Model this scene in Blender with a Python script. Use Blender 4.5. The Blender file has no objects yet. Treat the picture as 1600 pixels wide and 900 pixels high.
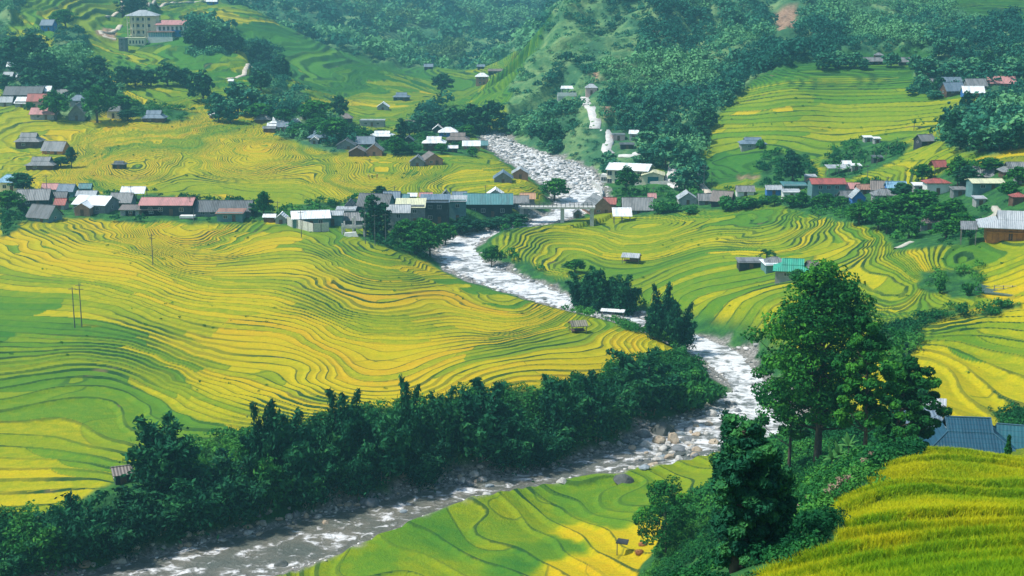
import bpy, bmesh, math, random
import numpy as np
from mathutils import Vector, Matrix

# ------------------------------------------------------------------ camera, world, sun, exposure
scn = bpy.context.scene
COL = scn.collection
F = 2222.0                      # focal length in units of the 1600 px wide picture
CZ = 85.0
PITCH = math.radians(12.8)
cam_d = bpy.data.cameras.new("camera")
cam_d.sensor_width = 36.0
cam_d.lens = F * 36.0 / 1600.0
cam_d.clip_start = 0.5
cam_d.clip_end = 9000.0
cam = bpy.data.objects.new("camera", cam_d)
COL.objects.link(cam)
cam.location = (0, 0, CZ)
cam.rotation_euler = (math.radians(90) - PITCH, 0, 0)
scn.camera = cam

SUN_EL, SUN_AZ = math.radians(58), math.radians(-98)     # azimuth from +Y, clockwise
world = bpy.data.worlds.new("World")
scn.world = world
world.use_nodes = True
wn = world.node_tree
bg = wn.nodes["Background"]
sky = wn.nodes.new("ShaderNodeTexSky")
sky.sky_type = 'NISHITA'
sky.sun_disc = False
sky.sun_elevation = SUN_EL
sky.sun_rotation = SUN_AZ
sky.air_density = 1.0
sky.dust_density = 1.5
sky.ozone_density = 2.0
wn.links.new(sky.outputs[0], bg.inputs[0])
bg.inputs[1].default_value = 0.125
sun_d = bpy.data.lights.new("sun", 'SUN')
sun_d.energy = 4.2
sun_d.angle = math.radians(3.0)
sun_d.color = (1.0, 0.95, 0.86)
sun = bpy.data.objects.new("sun", sun_d)
COL.objects.link(sun)
sdir = Vector((math.sin(SUN_AZ) * math.cos(SUN_EL), math.cos(SUN_AZ) * math.cos(SUN_EL), math.sin(SUN_EL)))
sun.rotation_euler = sdir.to_track_quat('Z', 'Y').to_euler()
sun.location = (-60, 60, 160)
scn.view_settings.view_transform = 'Standard'
scn.view_settings.look = 'None'
scn.view_settings.gamma = 1.0
scn.view_settings.exposure = 0.52
scn.cycles.max_bounces = 6
scn.cycles.diffuse_bounces = 2
scn.cycles.glossy_bounces = 2
scn.cycles.transmission_bounces = 3
scn.cycles.transparent_max_bounces = 4
scn.cycles.volume_bounces = 0
scn.cycles.use_denoising = True

# ------------------------------------------------------------------ helpers
def ray(px, py):
    cx, cy = (px - 800.0) / F, (450.0 - py) / F
    s, c = math.sin(PITCH), math.cos(PITCH)
    return cx, c + cy * s, -s + cy * c

def at(px, py, Y):                 # world point seen at that pixel, Y metres ahead
    rx, ry, rz = ray(px, py)
    return (rx / ry * Y, Y, CZ + rz / ry * Y)

def atz(px, py, z):
    rx, ry, rz = ray(px, py)
    t = (z - CZ) / rz
    return (rx * t, ry * t, z)

def wz(px, Y, z):                  # world point at that column with given depth and height
    s, c = math.sin(PITCH), math.cos(PITCH)
    return ((px - 800.0) / F * (Y * c + (CZ - z) * s), Y, z)

def proj(x, y, z):
    s, c = math.sin(PITCH), math.cos(PITCH)
    d = y * c - (z - CZ) * s
    up = y * s + (z - CZ) * c
    return 800 + F * x / d, 450 - F * up / d

def _hash(ix, iy, seed):
    h = (ix.astype(np.int64) * 374761393 + iy.astype(np.int64) * 668265263 + seed * 144665) & 0x7fffffff
    h = ((h ^ (h >> 13)) * 1274126177) & 0x7fffffff
    return ((h ^ (h >> 16)) & 0xffff).astype(np.float32) / 65535.0

def vnoise(x, y, seed=0):
    x0, y0 = np.floor(x), np.floor(y)
    fx, fy = (x - x0).astype(np.float32), (y - y0).astype(np.float32)
    fx = fx * fx * (3 - 2 * fx); fy = fy * fy * (3 - 2 * fy)
    a, b = _hash(x0, y0, seed), _hash(x0 + 1, y0, seed)
    c, d = _hash(x0, y0 + 1, seed), _hash(x0 + 1, y0 + 1, seed)
    return (a + (b - a) * fx) * (1 - fy) + (c + (d - c) * fx) * fy - 0.5

def fbm(x, y, seed=0, oct=4):
    s, a, r = 1.0, 1.0, 0
    for i in range(oct):
        r = r + vnoise(x * s + i * 7.3, y * s - i * 3.1, seed + i) * a
        s *= 2.03; a *= 0.5
    return r

def smooth(t):
    t = np.clip(t, 0, 1)
    return t * t * (3 - 2 * t)

def inpoly(px, py, poly):
    inside = np.zeros(px.shape, bool)
    n = len(poly)
    for i in range(n):
        x1, y1 = poly[i]; x2, y2 = poly[(i + 1) % n]
        if y1 == y2: continue
        c = ((y1 > py) != (y2 > py)) & (px < (x2 - x1) * (py - y1) / (y2 - y1) + x1)
        inside ^= c
    return inside

def segdist(x, y, pts, closed=True):
    d = np.full(x.shape, 1e9, np.float32)
    n = len(pts)
    for i in range(n if closed else n - 1):
        ax, ay = pts[i]; bx, by = pts[(i + 1) % n]
        dx, dy = bx - ax, by - ay
        t = np.clip(((x - ax) * dx + (y - ay) * dy) / (dx * dx + dy * dy + 1e-9), 0, 1)
        d = np.minimum(d, np.hypot(x - ax - t * dx, y - ay - t * dy))
    return d

# ------------------------------------------------------------------ terrain: control points measured on the photograph
CP = []
def c(*a):
    for px, py, Y in a: CP.append(at(px, py, Y))
def w(*a):
    for px, Y, z in a: CP.append(wz(px, Y, z))
# foreground slope the camera stands on
w((800, 4, 83.0), (-2500, 5, 81), (4000, 5, 84), (800, 12, 78.4), (2200, 12, 79.0), (-600, 12, 78), (800, 22, 73.4), (300, 25, 71.5), (2100, 22, 74.2), (2100, 36, 70), (2100, 60, 64), (2000, 90, 54), (1900, 120, 44), (1600, 22, 73.6), (2000, 160, 34), (2000, 220, 22), (2000, 300, 34),
  (-500, 30, 68), (-500, 60, 52), (-500, 110, 20))
c((1500, 900, 36), (1590, 870, 42), (1330, 870, 48), (1600, 800, 62), (1450, 800, 60), (1290, 800, 76), (1400, 712, 104),
  (1500, 712, 102), (1600, 722, 98), (1320, 760, 90), (1400, 760, 78), (1520, 760, 80), (1700, 780, 75))
w((1500, 120, 38), (1600, 122, 37.5), (1400, 122, 37.5), (1700, 130, 36), (1500, 140, 34.5), (1600, 150, 32), (1750, 160, 32), (1500, 165, 26), (1650, 175, 26), (1560, 195, 17))
c((1200, 880, 78), (1230, 830, 88), (1250, 780, 108), (1280, 738, 136), (1350, 735, 124), (1150, 893, 140), (1060, 895, 155), (1200, 800, 150),
  (1250, 692, 196), (1225, 735, 176), (1235, 662, 246))
w((800, 60, 52), (800, 100, 34), (900, 150, 8), (500, 60, 50), (500, 110, 22), (1000, 110, 31), (100, 60, 44), (100, 110, 14), (-200, 100, 12), (1100, 60, 58), (500, 160, 2.5), (100, 160, 1.5))
# bottom field beside the river
c((460, 897, 187), (600, 880, 188), (700, 850, 194), (800, 860, 190), (950, 870, 184), (1000, 800, 199), (1080, 740, 221), (850, 800, 207), (1000, 890, 178), (1060, 820, 188))
# left field
c((0, 812, 199), (100, 785, 202), (200, 750, 207), (330, 700, 219), (500, 660, 230), (700, 628, 238), (830, 604, 246), (950, 580, 264), (1060, 548, 290))
c((0, 700, 224), (200, 650, 238), (400, 600, 254), (600, 560, 272), (800, 540, 281), (950, 528, 294), (0, 600, 254), (200, 560, 268), (0, 500, 295), (200, 480, 304),
  (400, 500, 294), (600, 480, 306), (800, 478, 328), (900, 500, 317), (0, 420, 341), (200, 410, 348), (400, 420, 343), (600, 420, 349), (700, 430, 366), (0, 350, 398),
  (200, 356, 396), (330, 355, 400), (450, 370, 388), (600, 385, 379), (560, 370, 392), (650, 400, 384), (-150, 600, 254), (-150, 400, 356), (-150, 800, 200))
# village strip and middle left field
c((0, 320, 428), (150, 320, 430), (300, 325, 425), (500, 345, 412), (650, 350, 418), (750, 340, 425), (820, 330, 440))
c((0, 270, 485), (200, 270, 488), (400, 280, 478), (600, 290, 472), (750, 300, 466), (840, 300, 470), (0, 230, 530), (200, 225, 535), (400, 235, 530), (600, 250, 515), (750, 255, 515),
  (0, 190, 565), (150, 190, 570), (300, 200, 570), (450, 215, 560), (600, 220, 560), (700, 225, 565), (-150, 300, 450), (-150, 200, 560))
# upper left: hamlet, knoll and slopes
c((0, 130, 625), (80, 150, 600), (200, 160, 605), (300, 175, 600), (230, 135, 640), (330, 130, 660), (430, 180, 600), (500, 180, 640), (600, 190, 640), (620, 170, 690), (560, 160, 720),
  (0, 60, 720), (100, 60, 740), (0, 0, 820), (100, 0, 850), (180, 78, 770), (240, 68, 790), (300, 60, 790), (350, 90, 730), (410, 105, 720), (280, 100, 720), (450, 140, 680), (220, 20, 880), (180, 30, 860), (-200, 60, 700), (-200, 0, 800))
w((430, 760, 30), (500, 740, 22), (350, 830, 44))
c((300, 5, 960), (380, 8, 950), (440, 40, 930), (520, 75, 900), (600, 110, 860), (640, 133, 830), (500, 120, 800), (420, 85, 850), (580, 140, 780), (640, 150, 775), (680, 150, 780), (350, 50, 880))
w((400, 1030, 45), (500, 1000, 28), (600, 960, 18), (640, 930, 16), (680, 950, 20), (300, 1150, 70), (100, 1100, 100), (-200, 1100, 100), (300, 1600, 150))
c((420, 5, 1300), (500, 45, 1180), (600, 95, 1080), (640, 110, 1040), (560, 20, 1300), (650, 60, 1230), (700, 110, 1080), (700, 30, 1420), (620, 5, 1450), (750, 95, 1100), (790, 100, 1080), (760, 60, 1250),
  (770, 25, 1500), (820, 5, 1700), (720, 5, 1650), (840, 60, 1300), (690, 120, 980), (760, 120, 900), (790, 130, 850))
w((600, 2000, 160), (800, 2300, 170), (400, 2000, 200), (1000, 2400, 230), (0, 2200, 260), (1600, 2300, 300), (1300, 2000, 260), (800, 3000, 260), (100, 3000, 330), (1500, 3000, 380))
# middle: river gap
c((700, 175, 660), (740, 200, 625), (660, 195, 635), (740, 150, 720))
# mountain
c((775, 205, 612), (860, 245, 555), (950, 285, 512), (1000, 290, 500), (820, 180, 640), (860, 200, 600), (920, 230, 555), (985, 255, 525), (1040, 262, 515), (850, 140, 670), (900, 160, 640), (930, 190, 590), (960, 205, 575),
  (1000, 180, 600), (1050, 200, 580), (1090, 230, 545), (900, 100, 700), (950, 100, 690), (1000, 110, 680), (1060, 120, 680), (1100, 150, 640), (870, 50, 750), (950, 40, 755), (1020, 40, 745), (1080, 50, 760), (890, 5, 800), (960, 0, 795), (1050, 0, 800), (1110, 60, 770), (1130, 0, 840),
  (820, 100, 735), (800, 130, 720))
w((790, 800, 22), (830, 850, 30), (860, 900, 45), (880, 950, 60), (760, 780, 18), (960, 1000, 95), (1100, 1000, 120), (900, 1100, 70))
# right hill
c((1100, 290, 490), (1120, 250, 520), (1150, 215, 548), (1200, 300, 462), (1250, 260, 490), (1300, 250, 490), (1200, 180, 560), (1300, 180, 560), (1400, 200, 525), (1220, 120, 615), (1320, 105, 625), (1420, 108, 620), (1400, 150, 570),
  (1480, 160, 545), (1560, 170, 520), (1470, 225, 440), (1400, 255, 450), (1350, 280, 442), (1500, 240, 415), (1600, 235, 400), (1590, 210, 450), (1560, 140, 560), (1480, 135, 580),
  (1200, 50, 730), (1300, 50, 720), (1400, 60, 700), (1500, 70, 680), (1600, 80, 660), (1200, 0, 830), (1300, 0, 820), (1450, 0, 820), (1500, 10, 800), (1600, 25, 770), (1600, 0, 830), (1180, 100, 650), (1160, 150, 610), (1750, 100, 600), (1750, 250, 370), (1760, 20, 760))
w((1500, 1000, 110), (1300, 1100, 130))
# right village, right fields
c((1000, 330, 455), (900, 345, 450), (1050, 325, 452), (1150, 320, 445), (1230, 310, 440), (1300, 315, 420), (1400, 305, 405), (1480, 300, 390), (1560, 300, 365), (1450, 345, 362), (1520, 350, 345), (1600, 370, 308), (1600, 300, 350),
  (850, 365, 420), (780, 385, 396), (900, 400, 388), (1000, 370, 414), (1000, 420, 371), (1100, 370, 408), (1200, 350, 405), (1350, 350, 372), (1300, 380, 358), (1200, 400, 356), (1100, 440, 342), (950, 440, 357), (1000, 470, 338), (1100, 500, 310), (1180, 480, 308), (1200, 440, 330),
  (1300, 440, 312), (1400, 400, 318), (1450, 380, 325), (1500, 400, 300), (1600, 410, 285), (1400, 460, 288), (1500, 440, 290), (1590, 445, 278), (1500, 480, 266), (1600, 470, 264), (1400, 520, 262), (1440, 540, 252), (1520, 520, 255), (1600, 520, 250), (1450, 600, 232),
  (1550, 600, 232), (1600, 655, 216), (1480, 640, 222), (1300, 500, 290), (1250, 560, 268), (1340, 580, 252), (1170, 545, 284), (1300, 640, 236), (1750, 500, 240), (1750, 400, 280))
CP = np.array(CP, float)

def wcoord(x, y):
    return np.stack([x / (y + 25.0) * 4.0, np.log(y + 25.0) * 2.2], -1)

def tps_fit(P, v, lam=0.0008):
    n = len(P)
    D = np.sqrt(((P[:, None] - P[None]) ** 2).sum(-1))
    K = D * D * np.log(D + 1e-9) + lam * np.eye(n)
    A = np.zeros((n + 3, n + 3)); A[:n, :n] = K
    A[:n, n] = 1; A[:n, n + 1:] = P; A[n, :n] = 1; A[n + 1:, :n] = P.T
    return np.linalg.solve(A, np.concatenate([v, np.zeros(3)]))

def tps_eval(S, P, Q):
    out = np.empty(len(Q))
    for i in range(0, len(Q), 20000):
        q = Q[i:i + 20000]
        D = np.sqrt(((q[:, None] - P[None]) ** 2).sum(-1))
        out[i:i + 20000] = (D * D * np.log(D + 1e-9)) @ S[:-3] + S[-3] + q @ S[-2:]
    return out

# depth-scaled height so near and far points weigh alike
cpw = wcoord(CP[:, 0], CP[:, 1])
tS = tps_fit(cpw, (CP[:, 2] - CZ) / (CP[:, 1] + 25))

def base_z(x, y):
    sh = x.shape
    q = wcoord(x.ravel(), y.ravel())
    return (tps_eval(tS, cpw, q) * (y.ravel() + 25) + CZ).reshape(sh)

# ------------------------------------------------------------------ river outline
def level(Y):
    return np.interp(Y, [0, 200, 266, 330, 400, 468, 504, 585, 690, 900], [0, 0, 1, 2.2, 4, 6, 8, 12.5, 18, 24])

def onlevel(px, py):
    z = 2.0
    for _ in range(30):
        p = atz(px, py, z); z = 0.5 * z + 0.5 * float(level(p[1]))
    return atz(px, py, z)[:2]

LB = [(758, 212), (772, 232), (800, 255), (835, 278), (862, 297), (872, 315), (862, 335), (820, 348), (770, 358), (722, 366), (692, 380), (686, 400), (702, 420), (745, 440), (800, 458), (850, 474),
      (905, 489), (960, 502), (1010, 518), (1060, 540), (1100, 562), (1132, 588), (1146, 612), (1112, 642), (1045, 670), (985, 700), (905, 722), (800, 745), (700, 762), (600, 787), (520, 803), (400, 833), (270, 865), (130, 897), (0, 925), (-200, 960)]
RB = [(776, 209), (800, 224), (840, 238), (890, 254), (925, 270), (938, 295), (938, 318), (905, 337), (850, 350), (800, 362), (752, 373), (738, 392), (755, 412), (815, 433), (875, 460),
      (930, 478), (985, 494), (1045, 512), (1105, 530), (1155, 553), (1190, 590), (1235, 635), (1246, 660), (1200, 690), (1090, 716), (1010, 741), (950, 756), (880, 768), (800, 784), (700, 808), (600, 846), (520, 872), (430, 897), (330, 925), (100, 975), (-200, 1040)]
LW = [onlevel(*p) for p in LB]; RW = [onlevel(*p) for p in RB]
riv_poly = LW + RW[::-1]
GRAVEL = [(1030, 660), (1120, 625), (1140, 600), (1150, 640), (1100, 700), (1000, 720), (900, 735), (800, 760), (700, 775), (700, 755), (830, 735), (930, 710), (980, 690)]

# ------------------------------------------------------------------ terrain grid (polar-like, finer where the picture is finer)
def geo(a, b, g):
    n = max(2, int(math.log(b / a) / g)); return np.exp(np.linspace(math.log(a), math.log(b), n, endpoint=False))
QUAL = 1.0
rowsY = np.concatenate([geo(4, 20, .04), geo(20, 110, .007), geo(110, 900, .0027), geo(900, 3000, .005)])
ca = np.concatenate([np.linspace(-.62, -.37, 60, endpoint=False), np.linspace(-.37, .37, 1120), np.linspace(.37, .62, 61)[1:]])
NR, NC = len(rowsY), len(ca)
def grid_xy(rY, cA): return (cA[None, :] * (rY[:, None] + 22.0)).astype(np.float64), np.repeat(rY[:, None], len(cA), 1)
def coarse_idx(n, k): 
    i = np.arange(0, n, k); 
    return i if i[-1] == n - 1 else np.append(i, n - 1)
ri, ci = coarse_idx(NR, 4), coarse_idx(NC, 5)
cX, cY = grid_xy(rowsY[ri], ca[ci])
cZ = base_z(cX, cY)
mid = (cY > 150) & (cY < 760)
cSD = np.full(cX.shape, 200.0)
sdv = segdist(cX[mid], cY[mid], riv_poly)
ins = inpoly(cX[mid], cY[mid], riv_poly)
cSD[mid] = np.where(ins, -sdv, sdv)

def upsample(G):
    # linear in both index directions
    a = np.empty((len(ri), NC))
    for r in range(len(ri)): a[r] = np.interp(np.arange(NC), ci, G[r])
    k = np.clip(np.searchsorted(ri, np.arange(NR), side='right') - 1, 0, len(ri) - 2)
    t = ((np.arange(NR) - ri[k]) / (ri[k + 1] - ri[k]))[:, None]
    return a[k] * (1 - t) + a[k + 1] * t

X, Y = grid_xy(rowsY, ca)
tS2 = tps_fit(cpw, (CP[:, 2] - CZ) / (CP[:, 1] + 25), .6)
Z0s = upsample((tps_eval(tS2, cpw, wcoord(cX.ravel(), cY.ravel())) * (cY.ravel() + 25) + CZ).reshape(cX.shape))
Z0 = upsample(cZ)
SD = upsample(cSD)
del cX, cY, cZ, cSD
PX, PY = proj(X, Y, Z0)
# wobbly picture coordinates give the region borders a natural edge
nw = np.clip(300 / Y, .25, 1.6)
PXn = PX + fbm(X / 9, Y / 9, 11, 3) * 26 * nw
PYn = PY + fbm(X / 9 + 50, Y / 9, 12, 3) * 14 * nw

# ------------------------------------------------------------------ regions outlined on the photograph
FOREST = [  # (polygon, Ymin, Ymax)
 ([(-400, -60), (60, -60), (30, 10), (10, 50), (25, 80), (30, 120), (-400, 150)], 300, 1100),
 ([(0, 60), (60, 55), (75, 90), (150, 110), (190, 140), (175, 170), (130, 195), (20, 150), (0, 135)], 520, 900),
 ([(90, 55), (140, 60), (130, 105), (80, 100)], 500, 900),
 ([(195, -10), (235, -10), (240, 28), (195, 28)], 700, 1100),
 ([(290, 40), (370, 45), (370, 80), (300, 82)], 600, 1000),
 ([(380, 70), (425, 70), (450, 130), (490, 145), (470, 160), (400, 130)], 500, 860),
 ([(370, -200), (375, 0), (400, 15), (470, 50), (530, 82), (600, 108), (645, 133), (700, 125), (760, 115), (820, 100), (880, 0), (900, -200)], 965, 2400),
 ([(700, 165), (640, 185), (665, 215), (740, 215), (790, 205), (800, 150), (830, 90), (870, 20), (880, -200), (1800, -200), (1800, 130), (1590, 130), (1470, 110), (1440, 80), (1300, 88), (1200, 110), (1120, 180), (1090, 250), (1095, 285), (1050, 300), (1035, 255),
   (950, 290), (935, 288), (880, 258), (800, 232), (760, 205), (700, 190)], 480, 2400),
 ([(400, 185), (450, 180), (520, 185), (560, 225), (520, 240), (440, 215)], 480, 700),
 ([(1470, 200), (1530, 170), (1620, 170), (1620, 225), (1540, 245), (1490, 235)], 380, 560),
 ([(1430, 115), (1600, 130), (1600, 150), (1430, 145)], 480, 620),
]
GRASSY = [  # scrub and long grass, no paddies
 ([(1180, 290), (1200, 240), (1260, 240), (1280, 285), (1230, 300)], 400, 520),
 ([(1285, 255), (1330, 215), (1420, 225), (1400, 250), (1340, 278), (1290, 285)], 400, 560),
 ([(0, 812), (100, 790), (180, 755), (330, 692), (500, 655), (700, 628), (830, 605), (900, 590), (960, 575), (1010, 562), (1070, 540), (1130, 580), (1150, 620), (1100, 650), (980, 700), (700, 765), (400, 830), (100, 905), (-300, 960), (-300, 850)], 150, 300),
 ([(1100, 910), (1130, 840), (1180, 740), (1200, 690), (1240, 660), (1330, 660), (1440, 640), (1460, 700), (1385, 725), (1350, 760), (1290, 790), (1310, 830), (1250, 870), (1190, 910)], 50, 260),
 ([(700, 1500), (1186, 908), (1250, 872), (1308, 832), (1285, 795), (1200, 780), (1000, 860), (700, 1000)], 18, 170),
 ([(1010, 850), (1040, 800), (1110, 760), (1150, 700), (1200, 700), (1200, 910), (1000, 910)], 110, 230),
 ([(740, 375), (760, 380), (850, 425), (900, 430), (980, 470), (1060, 480), (1170, 520), (1200, 500), (1230, 560), (1190, 600), (1100, 545), (960, 505), (860, 470), (740, 410)], 270, 420),
 ([(1420, 500), (1500, 485), (1600, 468), (1600, 478), (1500, 495), (1430, 520), (1420, 560), (1450, 640), (1400, 660), (1380, 520)], 215, 300),
 ([(1430, 430), (1530, 420), (1540, 455), (1450, 455)], 250, 320),
 ([(1200, 310), (1280, 340), (1370, 350), (1400, 390), (1530, 370), (1600, 360), (1620, 290), (1500, 250), (1430, 290), (1300, 290)], 300, 460),
 ([(560, 372), (620, 360), (690, 380), (700, 350), (850, 330), (830, 350), (700, 372), (688, 400), (650, 402), (600, 385)], 350, 450),
 ([(880, 345), (1000, 335), (1160, 325), (1160, 300), (1000, 270), (930, 300), (880, 335)], 430, 540),
 ([(0, 375), (0, 300), (120, 290), (420, 320), (440, 350), (600, 360), (600, 345), (820, 335), (820, 315), (600, 300), (450, 325), (430, 345), (330, 350), (150, 345), (100, 345), (30, 350)], 380, 450),
 ([(1540, 640), (1620, 660), (1620, 690), (1560, 672)], 190, 240),
 ([(400, 180), (560, 200), (620, 215), (720, 222), (740, 240), (600, 240), (480, 225)], 520, 700),
 ([(0, 150), (50, 165), (160, 170), (250, 190), (330, 178), (200, 160), (0, 120)], 540, 680),
]
EARTH = [([(1208, 4), (1248, -6), (1238, 36), (1226, 50), (1217, 44)], 600, 950), ([(918, 118), (928, 120), (945, 140), (935, 140)], 550, 760), ([(955, 170), (960, 180), (945, 200), (938, 195)], 520, 640),
         ([(1015, 40), (1035, 42), (1022, 54)], 600, 800), ([(150, 48), (180, 42), (185, 60), (160, 55)], 700, 900), ([(1235, 850), (1255, 830), (1255, 850), (1240, 880)], 60, 130),
         ([(1150, 272), (1185, 270), (1185, 276), (1155, 277)], 450, 540), ([(1550, 195), (1590, 195), (1580, 210), (1555, 208)], 400, 500), ([(75, 440), (85, 435), (330, 437), (290, 440)], 300, 360)]
EARTH = EARTH[:-1]
def mask(regs, feather=True):
    m = np.zeros(X.shape, bool)
    u, v = (PXn, PYn) if feather else (PX, PY)
    for poly, y0, y1 in regs:
        xs = [p[0] for p in poly]; ys = [p[1] for p in poly]
        sel = (Y > y0) & (Y < y1) & (u > min(xs)) & (u < max(xs)) & (v > min(ys)) & (v < max(ys))
        if not sel.any(): continue
        r = np.zeros(X.shape, bool); r[sel] = inpoly(u[sel], v[sel], poly); m |= r
    return m
def blur(a, n=2):
    for _ in range(n):
        a = (a + np.roll(a, 1, 0) + np.roll(a, -1, 0)) / 3; a = (a + np.roll(a, 1, 1) + np.roll(a, -1, 1)) / 3
    return a
mF = (mask(FOREST) | (Y > 1000)) & ~mask([([(1478, -90), (1700, -90), (1700, 50), (1600, 42), (1540, 34), (1482, 14)], 600, 1000)])
mG = mask(GRASSY)
mE = mask(EARTH)
# far pale clearings inside the woods
wild = blur((mF | mG).astype(np.float32), 2)
wild = np.maximum(wild, smooth((7.0 - SD) / 3.5).astype(np.float32))
wild = np.where((Y < 300) & (PX > 420) & (PY > 700), np.maximum(blur((mF | mG).astype(np.float32), 2), smooth((2.5 - SD) / 1.5)), wild)
forest = blur(mF.astype(np.float32), 3)
FLANK = [([(690, 200), (790, 110), (870, -40), (1010, -40), (1015, 60), (985, 120), (960, 160), (950, 235), (905, 268), (790, 232)], 500, 1000)]
flank = blur(mask(FLANK).astype(np.float32), 8)
flank_t = flank * (1 - smooth((PY - 165) / 45))
meadow = np.clip(flank_t * smooth((fbm(X / 20, Y / 34, 92, 4) + .22) / .3) + .8 * smooth((fbm(X / 34, Y / 60, 93, 4) - .18) / .2) * forest * (Y > 560), 0, 1)
earth = blur(mE.astype(np.float32), 2)
gravel = smooth((3.6 + 4 * fbm(X / 6, Y / 6, 31, 3) - SD) / 2.0)
gravel = np.maximum(gravel, blur((mask([(GRAVEL, 180, 290)])).astype(np.float32), 2))
gravel = np.where((Y > 470) & (PX > 755), np.maximum(gravel, smooth((2.5 - SD) / 2)), gravel)

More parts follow.
